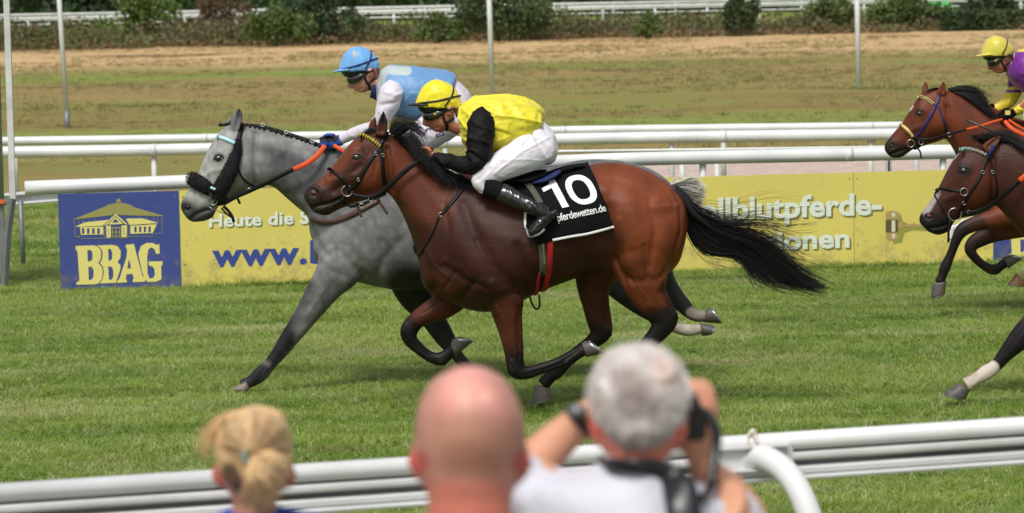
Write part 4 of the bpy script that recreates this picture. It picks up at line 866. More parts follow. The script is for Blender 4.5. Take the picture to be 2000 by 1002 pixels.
# tail
m_ = MB(); Tg = [[(1322, 372, 0), (1365, 400, -.02), (1410, 412, -.05), (1450, 402, -.1), (1500, 392, -.12), (1560, 400, -.12)],
      [(1324, 375, 0), (1368, 412, -.02), (1420, 430, -.04), (1475, 428, -.06), (1530, 432, -.1), (1600, 425, -.1)],
      [(1326, 380, 0), (1362, 420, 0), (1412, 450, 0), (1470, 470, 0), (1530, 510, 0), (1575, 545, 0), (1627, 571, 0)],
      [(1328, 385, 0), (1358, 430, .03), (1405, 462, .02), (1465, 482, .03), (1515, 520, .02), (1560, 552, .02), (1615, 568, .0)],
      [(1328, 388, 0), (1350, 445, .04), (1395, 482, .05), (1440, 492, .05), (1478, 522, .04), (1520, 550, .03), (1580, 560, .02)],
      [(1328, 392, 0), (1344, 450, .05), (1372, 488, .06), (1410, 494, .06), (1450, 500, .05), (1472, 545, .04), (1510, 560, .03)]]
strands(m_, Tg[1:], 1050, YB, r=.0021, jit=8, m=5, wav=4.5, clump=22)
strands(m_, Tg[2:5], 300, YB, r=.0022, jit=8, m=5, wav=2.5, lmin=.9)
strands(m_, Tg[:3], 110, YB, r=.0011, jit=16, m=5, wav=7, clump=8)
strands(m_, Tg[2:], 90, YB, r=.001, jit=26, m=5, wav=9)
o = m_.build('tail', M_bhair, bay)
m_ = MB(); limb(m_, [(1312, 368, 12, 0, .05), (1330, 385, 13, 0, .05), (1352, 412, 11, 0, .04), (1375, 432, 7, 0, .03), (1395, 445, 3, 0, .02)], YB); m_.build('tail_dock', M_bhair, o)
# mane and forelock
m_ = MB()
M1 = [[(762, 262, -.02), (785, 238, -.04), (812, 235, -.06), (832, 250, -.06)], [(775, 270, -.02), (800, 250, -.05), (822, 262, -.06), (838, 282, -.08)], [(792, 283, -.02), (806, 268, -.05), (822, 285, -.08), (828, 312, -.10)], [(812, 300, -.02), (818, 300, -.05), (828, 315, -.09), (835, 330, -.11)]]
strands(m_, M1, 420, YB, r=.0016, jit=5, m=5, wav=2.5, lmin=.6, clump=12)
M2 = [[(775, 272, -.03), (790, 262, -.07), (806, 278, -.10), (812, 300, -.12)], [(800, 290, -.03), (815, 290, -.08), (830, 310, -.12), (850, 330, -.14)], [(830, 316, -.03), (845, 318, -.08), (862, 338, -.12), (870, 360, -.14)], [(860, 336, -.03), (875, 340, -.08), (890, 355, -.12), (900, 372, -.14)], [(900, 345, -.03), (912, 352, -.08), (922, 365, -.12), (930, 378, -.14)]]
strands(m_, M2, 800, YB, r=.0016, jit=8, m=5, wav=4)
strands(m_, [[(760, 258, 0), (765, 238, 0), (778, 226, 0), (795, 230, 0)], [(768, 262, 0), (782, 242, 0), (800, 240, 0), (822, 262, 0)]], 90, YB, r=.0012, jit=7, m=5, wav=4)
o = m_.build('mane', M_bhair, bay)
m_ = MB(); strands(m_, [[(740, 250, 0), (730, 256, -.01), (718, 262, -.03), (708, 272, -.05)], [(735, 250, 0), (722, 254, 0), (708, 262, 0), (696, 272, 0)]], 90, YB, r=.0016, jit=4, m=4, wav=1.5); m_.build('forelock', M_bhair, bay)
# ---------------------------------------------------------------- grey horse
YG = 21.4
grey = thing('racehorse', 'dapple grey racehorse with black cheek pieces and sheepskin noseband', 'horse', (G(800, 770)[0], YG, 0), 'racehorses galloping to the left')
mb = MB()
loft(mb, [(1318, 372, 1312, 430, 0, .05), (1304, 352, 1296, 470, 0, .17), (1270, 330, 1262, 510, 0, .24), (1225, 316, 1222, 530, 0, .265), (1180, 311, 1180, 530, 0, .265), (1130, 313, 1130, 522, 0, .25), (1075, 326, 1075, 530, 0, .265), (1010, 336, 1010, 545, 0, .285, .1), (950, 338, 950, 558, 0, .29, .12),
          (890, 332, 890, 566, 0, .28, .2), (840, 322, 840, 568, 0, .265, .25), (790, 312, 785, 568, 0, .245, .25), (745, 315, 735, 560, 0, .22, .2), (705, 335, 692, 550, 0, .195, .1), (670, 375, 658, 545, 0, .175), (635, 430, 632, 528, 0, .14), (612, 465, 614, 505, 0, .08)], YG, m=4, ring=36)
loft(mb, [(800, 330, 690, 545, 0, .16), (760, 305, 640, 510, 0, .16, .1), (715, 298, 608, 465, 0, .15, .15), (665, 293, 601, 425, 0, .135, .2), (626, 285, 580, 405, 0, .12, .2), (592, 272, 557, 385, 0, .105, .2), (556, 261, 535, 366, 0, .095, .15), (515, 249, 514, 362, 0, .088, .1), (484, 243, 492, 366, 0, .08), (465, 245, 475, 350, 0, .04)], YG, m=4, ring=28)
loft(mb, [(505, 252, 508, 360, 0, .055), (482, 242, 494, 368, 0, .08), (457, 241, 474, 377, 0, .092), (436, 250, 456, 386, 0, .098, -.05), (420, 270, 441, 395, 0, .098, -.15), (407, 291, 428, 403, 0, .085, -.1), (396, 315, 423, 410, 0, .068), (386, 343, 420, 417, 0, .058), (374, 363, 414, 426, 0, .055), (362, 380, 403, 431, 0, .054), (355, 393, 392, 433, 0, .05), (353, 404, 378, 434, 0, .042), (357, 415, 368, 430, 0, .02)], YG, m=4, ring=28)
limb(mb, [(463, 252, 14, -.05, .022), (462, 238, 13, -.055, .018), (465, 222, 9, -.055, .013), (468, 211, 4, -.055, .007), (469, 206, 1, -.055, .003)], YG)
limb(mb, [(446, 254, 10, .06, .02), (447, 242, 9, .06, .016), (450, 232, 5, .06, .01), (452, 226, 1.5, .06, .004)], YG)
limb(mb, [(690, 470, 60, -.06, .12), (662, 525, 46, -.11, .09), (640, 555, 35, -.13, .072), (614, 592, 28, -.14, .058), (586, 632, 22, -.14, .05), (562, 665, 18.5, -.14, .045), (546, 688, 15.5, -.14, .038), (528, 710, 13, -.14, .032), (508, 732, 15, -.14, .036), (488, 746, 11.5, -.14, .032), (470, 752, 10, -.14, .034)], YG)
limb(mb, [(800, 480, 62, .05, .13), (800, 540, 44, .11, .1), (812, 578, 34, .13, .075), (838, 612, 25, .13, .055), (858, 642, 22, .13, .048), (872, 664, 19, .13, .042), (888, 688, 13, .13, .032), (908, 712, 11.5, .13, .03), (926, 736, 14, .13, .034), (938, 752, 11, .13, .03), (944, 764, 12, .13, .034)], YG)
limb(mb, [(1205, 460, 70, -.10, .14), (1195, 515, 52, -.13, .11), (1215, 558, 32, -.14, .08), (1240, 585, 24, -.14, .055), (1268, 606, 20, -.14, .045), (1295, 622, 15, -.14, .036), (1322, 640, 11.5, -.14, .03), (1345, 645, 12.5, -.14, .034), (1366, 643, 10, -.14, .03), (1374, 642, 11, -.14, .032)], YG)
limb(mb, [(1255, 450, 65, .10, .14), (1270, 505, 45, .13, .1), (1292, 548, 28, .14, .07), (1314, 575, 20, .14, .05), (1334, 596, 16, .14, .04), (1350, 612, 13, .14, .034), (1366, 618, 12, .14, .034), (1380, 616, 11, .14, .032)], YG)
me = fuse(mb, .0085, 8)
sculpt(me, [([(560, 380), (600, 440), (640, 500)], 8, -.008), ([(520, 300), (580, 330), (640, 380)], 26, -.006), ([(500, 275), (560, 295), (620, 320)], 12, .006), ([(500, 260), (498, 310), (500, 362)], 6, -.013), ([(466, 350), (480, 330)], 24, .010),
    ([(428, 306)], 12, .006), ([(427, 311)], 6, -.004), ([(392, 350), (412, 335), (440, 330)], 5, .006), ([(400, 375), (425, 370)], 9, -.007), ([(364, 404)], 12, .006), ([(365, 408)], 5, -.013), ([(370, 430), (382, 420), (400, 412), (414, 408)], 3.5, -.012),
    ([(612, 500), (640, 525), (670, 540)], 8, -.007), ([(628, 470), (640, 520)], 18, .010), ([(660, 490), (700, 530), (745, 555)], 8, -.010), ([(680, 470), (720, 500)], 16, .006), ([(735, 540), (750, 505), (780, 470)], 8, -.008), ([(700, 400), (760, 470), (800, 530)], 20, .006),
    ([(600, 560), (565, 620), (545, 660)], 5, -.006), ([(630, 570), (600, 615)], 6, .004), ([(535, 690), (505, 735)], 4, -.004), ([(800, 580), (840, 640)], 6, -.004), ([(467, 212), (462, 248)], 4, -.012, YG - .03)])
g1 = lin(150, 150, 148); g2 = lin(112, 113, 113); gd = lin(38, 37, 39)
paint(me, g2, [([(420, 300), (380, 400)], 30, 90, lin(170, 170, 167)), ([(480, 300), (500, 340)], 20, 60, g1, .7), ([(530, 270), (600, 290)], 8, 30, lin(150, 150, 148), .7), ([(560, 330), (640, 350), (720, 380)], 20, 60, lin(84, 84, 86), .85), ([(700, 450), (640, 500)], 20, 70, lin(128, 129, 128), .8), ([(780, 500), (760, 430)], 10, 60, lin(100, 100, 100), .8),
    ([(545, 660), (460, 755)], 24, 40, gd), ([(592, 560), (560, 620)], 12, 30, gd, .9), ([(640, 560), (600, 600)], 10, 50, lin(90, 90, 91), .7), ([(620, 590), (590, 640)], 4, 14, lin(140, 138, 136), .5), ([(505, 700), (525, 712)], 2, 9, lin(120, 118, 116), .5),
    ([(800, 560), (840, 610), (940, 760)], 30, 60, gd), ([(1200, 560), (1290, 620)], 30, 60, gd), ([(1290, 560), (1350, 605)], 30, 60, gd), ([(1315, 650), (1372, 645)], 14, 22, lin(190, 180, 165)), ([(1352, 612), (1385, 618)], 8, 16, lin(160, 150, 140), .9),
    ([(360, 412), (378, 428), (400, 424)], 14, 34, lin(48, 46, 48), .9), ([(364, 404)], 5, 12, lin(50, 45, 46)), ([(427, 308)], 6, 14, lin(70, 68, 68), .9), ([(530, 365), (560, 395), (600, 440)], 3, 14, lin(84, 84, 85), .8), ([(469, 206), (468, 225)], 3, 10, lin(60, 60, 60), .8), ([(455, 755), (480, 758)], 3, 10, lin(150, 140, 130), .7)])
bv_grey = bvh_of(me); M_dnos = mat('dark_nostril', (.03, .018, .016), .5)
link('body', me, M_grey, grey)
put_eye(grey, bv_grey, 427, 310, .018); nostril(grey, bv_grey, 366, 405, .022, .016, .5, M_dnos)
M_phoof = mat('pale_hoof_horn', lin(118, 106, 94), .6, var=.3, scale=20)
for a in [((478, 744), (488, 760), (455, 757), (486, 764), -.14), ((932, 768), (954, 760), (934, 788), (968, 782), .13)]: hoof(grey, YG, *a, shoe=False, mt=M_phoof if a[4] < 0 else None)
for a in [((1370, 630), (1372, 656), (1394, 636), (1384, 655), -.14), ((1381, 602), (1378, 630), (1386, 600), (1409, 632), .14)]: hoof(grey, YG, *a)
m_ = MB(); strands(m_, [[(1306, 362, 0), (1325, 355, -.02), (1345, 346, -.02), (1362, 342, -.02)], [(1310, 366, 0), (1335, 360, 0), (1360, 364, 0), (1382, 366, 0)], [(1312, 370, 0), (1335, 372, .02), (1360, 378, .02), (1381, 384, .02)], [(1314, 376, 0), (1335, 386, .03), (1355, 398, .03), (1374, 408, .03)]], 520, YG, r=.0022, jit=4, m=5, wav=2, tipr=.5)
strands(m_, [[(1306, 362, 0), (1320, 345, 0), (1338, 334, 0), (1356, 336, 0)], [(1310, 366, 0), (1332, 354, 0), (1356, 344, 0), (1376, 348, 0)]], 26, YG, r=.0012, jit=7, m=5, wav=3); m_.build('tail', M_whair, grey)
# plaited black mane: a row of braids along the crest
crest = cat_rom([(478, 243), (515, 247), (556, 259), (592, 270), (626, 283), (668, 294), (715, 303)], 20); seg = np.linspace(0, len(crest) - 1, 24).astype(int)
mane = None
m_ = MB(); m_.tube([P(q[0], q[1] + 1.5, YG) for q in crest[::4]], .013, ring=8, flat=1.3); m_.build('mane', M_bhair, grey)
for i, k in enumerate(seg):
    m_ = MB(); c = crest[k]; p = P(c[0], c[1], YG); s = 1 + .25 * math.sin(i * 2.3)
    m_.ball(p + [0, -.01, -.002], (.016 * s, .022, .009 * s), 6); m_.ball(p + [.006, -.026, -.012], (.009, .011, .011 * s), 6)
    o = m_.build('mane_plait', M_bhair, grey)
m_ = MB(); c = P(434, 245, YG); m_.ball(c + [-.01, 0, .004], .013, 8); m_.tube([c, P(446, 242, YG), P(455, 238, YG)], [.006, .012, .016], ring=8); m_.build('forelock_plait', M_bhair, grey)
for q in [(513, 244), (559, 258), (610, 276)]:
    m_ = MB(); ringmesh(m_, P(*q, YG - .05), .010, .002); m_.build('plait_band', M_white, grey)
# ---------------------------------------------------------------- brown horse under the purple and yellow jockey
YT = 25.0
def aff(st, k, x0, y0, X0, Y0_, kr=1.0):
    """re-use trunk stations: pixel positions mapped, widths kept"""
    return [(X0 + (q[0] - x0) * k, Y0_ + (q[1] - y0) * k, X0 + (q[2] - x0) * k, Y0_ + (q[3] - y0) * k, *q[4:]) for q in st]
TRUNK = [(1344, 432, 1336, 482, 0, .05), (1336, 395, 1326, 512, 0, .16), (1318, 369, 1305, 535, 0, .22), (1290, 347, 1278, 548, 0, .255), (1250, 327, 1240, 545, 0, .275), (1205, 317, 1205, 532, 0, .275), (1160, 320, 1162, 530, 0, .265), (1112, 336, 1112, 548, 0, .28), (1060, 348, 1062, 567, 0, .30, .10),
         (1010, 352, 1012, 590, 0, .305, .14), (962, 346, 966, 608, 0, .285, .20), (920, 338, 925, 607, 0, .25, .25), (885, 345, 884, 594, 0, .215, .15), (855, 375, 852, 578, 0, .18), (832, 430, 832, 565, 0, .14), (820, 480, 822, 545, 0, .08)]
HINDS = [[(1190, 470, 65, .08, .15), (1166, 530, 46, .12, .11), (1160, 565, 33, .13, .082), (1170, 625, 25, .13, .05), (1174, 648, 22, .13, .044), (1156, 668, 15, .13, .036), (1106, 706, 13, .13, .03), (1090, 722, 15, .13, .035), (1060, 752, 14, .13, .036)],
         [(1250, 400, 80, -.10, .15), (1252, 505, 62, -.13, .125), (1258, 545, 48, -.14, .10), (1268, 577, 36, -.14, .075), (1298, 624, 27, -.14, .048), (1266, 670, 15, -.14, .034), (1220, 712, 14, -.14, .034), (1192, 752, 13, -.14, .034)]]
def affl(st, k, x0, y0, X0, Y0_): return [(X0 + (q[0] - x0) * k, Y0_ + (q[1] - y0) * k, q[2] * k, *q[3:]) for q in st]
brown = thing('racehorse', 'bright bay racehorse with yellow and blue bridle bands under the purple and yellow jockey', 'horse', (P(2130, 616, YT)[0], YT, 0), 'racehorses galloping to the left')
mb = MB(); A3 = (.8, 820, 814, 1912, 616)
loft(mb, aff(TRUNK, *A3), YT, m=3, ring=32)
for h in HINDS[1:]: limb(mb, affl(h, *A3), YT)
loft(mb, [(2030, 240, 1935, 415, 0, .16), (1985, 230, 1905, 375, 0, .15), (1945, 212, 1882, 335, 0, .125), (1910, 196, 1868, 305, 0, .105), (1878, 184, 1856, 283, 0, .09), (1852, 177, 1846, 270, 0, .08), (1834, 180, 1834, 262, 0, .05)], YT, m=4, ring=26)
loft(mb, [(1862, 184, 1852, 264, 0, .05), (1845, 175, 1846, 270, 0, .08), (1822, 174, 1834, 276, 0, .095), (1803, 180, 1818, 281, 0, .10, -.05), (1789, 196, 1806, 285, 0, .098, -.15), (1776, 216, 1793, 288, 0, .082, -.1), (1764, 236, 1782, 293, 0, .066), (1750, 253, 1772, 300, 0, .058), (1738, 268, 1764, 306, 0, .056), (1730, 278, 1753, 309, 0, .052), (1727, 287, 1742, 308, 0, .04), (1729, 296, 1735, 303, 0, .018)], YT, m=4, ring=26)
limb(mb, [(1838, 184, 9.5, -.055, .022), (1841, 172, 8, -.06, .015), (1843, 162, 4.5, -.06, .009), (1844, 156, 1, -.06, .003)], YT)
limb(mb, [(1808, 184, 8.5, .055, .022), (1807, 173, 7.5, .06, .015), (1808, 163, 4.5, .06, .009), (1808, 157, 1, .06, .003)], YT)
limb(mb, [(2060, 380, 46, -.05, .15), (2030, 402, 34, -.12, .10), (1990, 413, 25, -.14, .07), (1945, 426, 19, -.14, .05), (1905, 437, 15.5, -.14, .044), (1880, 449, 14, -.14, .043), (1868, 468, 10.5, -.14, .035), (1857, 497, 9, -.14, .029), (1846, 522, 11, -.14, .034), (1840, 540, 9, -.14, .03), (1835, 553, 12, -.14, .034)], YT)
limb(mb, [(2060, 400, 44, .05, .15), (2030, 428, 30, .12, .10), (1985, 443, 23, .13, .065), (1940, 456, 18, .13, .05), (1908, 470, 16, .13, .045), (1894, 485, 11.5, .13, .04), (1904, 503, 9.5, .13, .03), (1922, 519, 9, .13, .029), (1941, 527, 11, .13, .034), (1955, 519, 9, .13, .03), (1965, 512, 10, .13, .034)], YT)
limb(mb, [(2160, 430, 60, .08, .15), (2120, 480, 36, .12, .09), (2080, 510, 22, .13, .05), (2055, 520, 15, .13, .036), (2028, 528, 11, .13, .03), (2010, 535, 10, .13, .034), (1998, 541, 11, .13, .034)], YT)
me = fuse(mb, .009, 7)
sculpt(me, [([(1832, 250), (1842, 236)], 18, .010), ([(1850, 210), (1853, 240), (1850, 265)], 5, -.012), ([(1797, 216), (1803, 220)], 9, .006), ([(1797, 222)], 5, -.004), ([(1742, 282)], 9, .007), ([(1743, 285)], 4.5, -.013), ([(1738, 302), (1752, 297), (1768, 292)], 2.6, -.012), ([(1770, 258), (1795, 248)], 5, .006), ([(1844, 160), (1842, 180)], 3, -.01, YT - .03), ([(1856, 270), (1880, 320)], 6, -.008), ([(2000, 395), (1930, 415)], 5, -.004)])
paint(me, lin(98, 50, 32), [([(1735, 292), (1755, 300)], 14, 30, lin(50, 36, 32)), ([(1797, 220)], 5, 14, lin(60, 34, 26), .8), ([(1822, 192), (1850, 230)], 10, 40, lin(122, 64, 38), .7), ([(1768, 222), (1752, 248)], 1.5, 6, lin(185, 150, 130), .5), ([(1781, 208), (1776, 214)], 1.5, 4, lin(225, 215, 205)),
    ([(1868, 455), (1832, 570)], 20, 32, lin(28, 23, 22)), ([(1910, 440), (1880, 450)], 12, 26, lin(40, 30, 28), .8), ([(1893, 485), (1975, 515)], 22, 38, lin(26, 21, 21)), ([(1930, 460), (1900, 475)], 10, 26, lin(50, 32, 28), .8), ([(1998, 541), (2020, 532)], 14, 24, lin(180, 165, 150)), ([(1960, 350), (2000, 380)], 10, 60, lin(90, 46, 30), .7), ([(1950, 415), (2000, 405)], 10, 40, lin(108, 56, 34), .8)])
bv_brown = bvh_of(me); link('body', me, M_bay, brown)
put_eye(brown, bv_brown, 1797, 222, .017); nostril(brown, bv_brown, 1743, 285, .024, .017, -.5, M_dnos)
for a in [((1821, 556), (1848, 552), (1818, 580), (1846, 573), -.14), ((1959, 502), (1972, 523), (1970, 498), (1995, 506), .13)]: hoof(brown, YT, *a, wid=.05)
hoof(brown, YT, (1983, 535), (2004, 552), (1968, 555), (2003, 558), .13, mt=mat('brown_hoof_horn', lin(120, 82, 56), .5, var=.3, scale=20))
m_ = MB(); strands(m_, [[(1850, 174, 0), (1880, 170, -.02), (1910, 178, -.03), (1935, 196, -.03)], [(1862, 180, -.02), (1890, 184, -.04), (1915, 194, -.05), (1935, 208, -.05)], [(1885, 188, -.04), (1905, 200, -.07), (1925, 214, -.08), (1938, 228, -.08)], [(1910, 200, -.05), (1925, 214, -.08), (1945, 228, -.1), (1960, 236, -.1)]], 620, YT, r=.0022, jit=4, m=5, wav=2, clump=14)
strands(m_, [[(1828, 172, 0), (1815, 176, 0), (1804, 184, 0), (1798, 190, -.02)], [(1840, 172, 0), (1828, 174, -.02), (1815, 180, -.04), (1806, 188, -.05)]], 90, YT, r=.002, jit=2, m=4, wav=1); m_.build('mane', M_bhair, brown)
# white cloth tip behind the knee
M_cloth_w = mat('white_fabric', (.72, .71, .70), .8, var=.08, scale=30, bump=.15, bscale=200)
# ---------------------------------------------------------------- dark bay horse, nearest at right
YD = 20.0
darkb = thing('racehorse', 'dark bay racehorse with red and turquoise browband and lowered head at the right edge', 'horse', (P(2250, 796, YD)[0], YD, 0), 'racehorses galloping to the left')
mb = MB(); A4 = (1.0, 820, 814, 2030, 796)
loft(mb, aff(TRUNK, *A4), YD, m=3, ring=32)
for h in HINDS: limb(mb, affl(h, *A4), YD)
limb(mb, [(2180, 480, 60, .06, .14), (2170, 560, 40, .12, .10), (2175, 620, 24, .13, .06), (2185, 655, 19, .13, .047), (2230, 660, 13, .13, .03), (2262, 640, 14, .13, .03)], YD)
loft(mb, [(2160, 300, 2050, 540, 0, .17), (2100, 288, 2010, 480, 0, .15), (2050, 275, 1985, 445, 0, .13), (2005, 268, 1962, 420, 0, .11), (1968, 268, 1945, 402, 0, .095), (1940, 278, 1930, 398, 0, .085), (1922, 286, 1920, 380, 0, .05)], YD, m=4, ring=26)
loft(mb, [(1950, 280, 1945, 395, 0, .055), (1930, 280, 1940, 403, 0, .085), (1904, 284, 1928, 412, 0, .10), (1880, 292, 1910, 420, 0, .105, -.05), (1862, 312, 1892, 424, 0, .10, -.15), (1848, 336, 1876, 427, 0, .085, -.1), (1838, 356, 1866, 431, 0, .07), (1826, 378, 1860, 440, 0, .062), (1813, 398, 1855, 449, 0, .06), (1801, 414, 1846, 456, 0, .056), (1795, 425, 1830, 459, 0, .05), (1796, 435, 1813, 453, 0, .03)], YD, m=4, ring=26)
limb(mb, [(1925, 296, 15, -.06, .024), (1936, 284, 13, -.065, .018), (1948, 272, 8, -.065, .012), (1957, 263, 2, -.065, .004)], YD)
limb(mb, [(1915, 286, 12, .06, .024), (1928, 276, 10, .065, .018), (1940, 268, 5, .065, .012), (1946, 264, 1.5, .065, .004)], YD)
limb(mb, [(2150, 450, 70, -.05, .16), (2110, 520, 48, -.12, .11), (2070, 575, 36, -.145, .08), (2030, 622, 28, -.15, .06), (1998, 655, 24, -.15, .052), (1980, 674, 20, -.15, .047), (1962, 694, 15, -.15, .038), (1945, 714, 13, -.15, .032), (1928, 727, 15, -.15, .036), (1905, 741, 12.5, -.15, .032), (1886, 752, 14, -.15, .036)], YD)
me = fuse(mb, .0085, 7)
sculpt(me, [([(1905, 388), (1918, 362)], 22, .010), ([(1938, 310), (1942, 350), (1940, 395)], 7, -.012), ([(1880, 326), (1888, 330)], 11, .007), ([(1884, 335)], 6, -.004), ([(1813, 420)], 12, .007), ([(1815, 423)], 6, -.013), ([(1815, 446), (1835, 444), (1852, 438)], 3.2, -.010), ([(1845, 390), (1872, 378)], 6, .006), ([(1865, 400), (1850, 415)], 8, -.006), ([(1950, 268), (1932, 286)], 4, -.01, YD - .03), ([(1950, 400), (1975, 440)], 7, -.007), ([(2000, 640), (1965, 690)], 4, -.003), ([(1930, 715), (1900, 745)], 3, -.003)])
paint(me, lin(66, 36, 28), [([(1800, 440), (1835, 450)], 22, 48, lin(34, 28, 28)), ([(1830, 375), (1812, 405), (1808, 412)], 5, 11, lin(190, 180, 182), .75), ([(1868, 298), (1862, 306)], 3, 6, lin(235, 230, 225)), ([(1855, 330), (1835, 365)], 8, 24, lin(84, 48, 36), .8), ([(1900, 395), (1915, 350)], 16, 44, lin(84, 40, 26), .8), ([(1945, 270), (1930, 288)], 7, 16, lin(104, 58, 36), .8), ([(1884, 332)], 8, 20, lin(36, 26, 24), .9),
    ([(1985, 665), (1940, 715)], 30, 46, lin(30, 24, 28)), ([(1934, 722), (1880, 755)], 17, 20, lin(200, 188, 176)), ([(1888, 740), (1905, 730)], 2, 7, lin(170, 140, 125), .6)])
bv_dark = bvh_of(me); link('body', me, M_dbay, darkb)
put_eye(darkb, bv_dark, 1884, 334, .018); nostril(darkb, bv_dark, 1815, 422, .025, .018, -.5)
hoof(darkb, YD, (1868, 750), (1894, 762), (1843, 767), (1886, 780), -.15, wid=.056)
m_ = MB(); strands(m_, [[(1920, 280, 0), (1905, 272, -.02), (1893, 268, -.03), (1885, 274, -.04)], [(1925, 278, 0), (1945, 262, -.02), (1970, 262, -.04), (2000, 280, -.06)], [(1935, 278, 0), (1960, 272, -.03), (1985, 282, -.06), (2010, 300, -.08)], [(1960, 272, -.02), (1985, 280, -.05), (2010, 296, -.1), (2030, 318, -.12)], [(1990, 270, -.02), (2010, 285, -.05), (2035, 306, -.1), (2060, 328, -.12)]], 800, YD, r=.002, jit=4, m=5, wav=2)
strands(m_, [[(1945, 268, 0), (1925, 262, 0), (1905, 262, 0), (1888, 272, 0)], [(1950, 262, 0), (1970, 256, 0), (1990, 264, 0), (2010, 282, 0)]], 60, YD, r=.002, jit=4, m=5, wav=2)
m_.build('mane', M_bhair, darkb)
M_sheep = M_bhair
# ================================================================ TACK
def bit_ring(par, px, py, Y, R, r=.0035, dyo=0.0, name='bit_ring'):
    m_ = MB(); ringmesh(m_, P(px, py, Y), R, r); return m_.build(name, M_chrome, par)
def near_y(bv, px, py, dflt):
    p, n = hit(bv, px, py, 0); return dflt if p is None else p[1]
def st(par, bv, name, pts, w_, Y, mt=None, **k): return strap(bv, pts, w_, Y, **k).build(name, mt or M_leather, par)
def scallop(bv, pts, Y, rad, n, mt_a, mt_b, par, name='browband'):
    D = cat_rom(np.array(pts, float), 16); pos = np.array([hit(bv, a, b, .006, Y)[0] for a, b in D]); L = len(pos)
    m_ = MB(); s = np.linspace(0, n * math.pi, L); rr = rad * (.72 + .28 * abs(np.sin(s))); m_.tube(pos, rr, ring=8, side=(0, 1, 0), flat=.6)
    o = m_.build(name, mt_a, par)
    for i in range(n):
        k = int(L * (i + .5) / n); p = pos[min(k, L - 2)]; q = pos[min(k + 1, L - 1)]; t = (q - p) / (np.linalg.norm(q - p) + 1e-9)
        m_ = MB(); m_.tube([p + [0, -rad * .45, 0] - t * rad * .22, p + [0, -rad * .45, 0] + t * rad * .22], rad * .95, ring=8, flat=.5); m_.build('browband_bead', mt_b, o)
    return o
M_yb = mat('yellow_beads', lin(226, 200, 40), .4); M_orange = mat('orange_rubber', lin(215, 78, 22), .6, bump=.3, bscale=300); M_red = mat('red_webbing', lin(176, 22, 30), .7, var=.1, scale=30, bump=.2, bscale=300)
M_greyweb = mat('grey_webbing', lin(78, 78, 68), .8, var=.1, scale=30, bump=.2, bscale=300); M_lblue = mat('pale_blue_band', lin(170, 215, 225), .5); M_purple = mat('purple_band', lin(44, 30, 88), .5)
M_blackcloth = mat('black_cloth', (.0035, .0035, .0045), .9, spec=.2, var=.2, scale=12, bump=.2, bscale=250); M_navy = mat('navy_cloth', lin(30, 40, 98), .8)
# ---- bay bridle
B = bv_bay; Yh = YB - .08
scallop(B, [(700, 262), (712, 266), (727, 274), (742, 286)], Yh, .011, 13, M_black, M_yb, bay)
st(bay, B, 'headpiece', [(757, 258), (751, 270), (743, 286), (746, 310), (748, 340), (754, 372)], 8.5, Yh)
st(bay, B, 'cheekpiece', [(744, 285), (730, 304), (714, 328), (702, 350), (690, 366), (680, 374)], 9, Yh)
st(bay, B, 'noseband', [(640, 329), (650, 334), (662, 344), (674, 356), (678, 364)], 7, Yh)
st(bay, B, 'chin_strap', [(678, 380), (668, 392), (676, 400), (690, 402), (700, 396)], 8, Yh, off=.004)
bit_ring(bay, 678, 373, near_y(B, 680, 373, Yh) - .006, .030, .0038)
for x, y, nm in ((734, 300, 'buckle'), (748, 303, 'buckle'), (700, 351, 'buckle')):
    bit_ring(bay, x, y, near_y(B, x, y, Yh) - .008, .008, .0022, name=nm)
yh = near_y(B, 690, 376, Yh) - .01
st(bay, B, 'rein', [(688, 380, yh), (712, 385, yh - .01), (730, 383, yh - .02), (746, 374, yh - .03), (765, 358, YB - .125), (790, 335, YB - .135), (810, 320, YB - .13), (828, 312, YB - .10)], [6, 7, 9, 10, 10, 10, 9], YB - .1, free=True, thick=.003)
st(bay, B, 'martingale_strap', [(690, 396, yh), (706, 400, yh), (722, 392, yh - .01), (740, 384, YB - .05), (754, 378, YB - .02)], 6, YB, free=True, thick=.003)
for x, y in ((724, 389), (706, 402)): bit_ring(bay, x, y, yh - .015, .012, .0028, name='martingale_ring')
st(bay, B, 'strap_end', [(694, 398, yh), (700, 408, yh), (706, 424, yh)], 5.5, YB, mt=M_brleather, free=True, thick=.003)
st(bay, B, 'strap_end', [(736, 388, yh), (746, 402, yh), (757, 418, yh)], 5, YB, mt=M_brleather, free=True, thick=.003)
st(bay, B, 'chin_strap', [(650, 400), (660, 396), (672, 388)], 8, Yh, off=.006)
# neck strap
st(bay, B, 'neck_strap', [(916, 352), (902, 372), (886, 392), (872, 408), (862, 419)], 8, YB - .2, off=.004)
bit_ring(bay, 861, 419, near_y(B, 861, 419, YB - .2) - .005, .011, .003, name='neck_strap_ring')
st(bay, B, 'neck_strap', [(858, 424), (848, 450), (834, 475), (819, 497), (811, 492), (808, 478)], 4, YB - .15, off=.004, thick=.004)
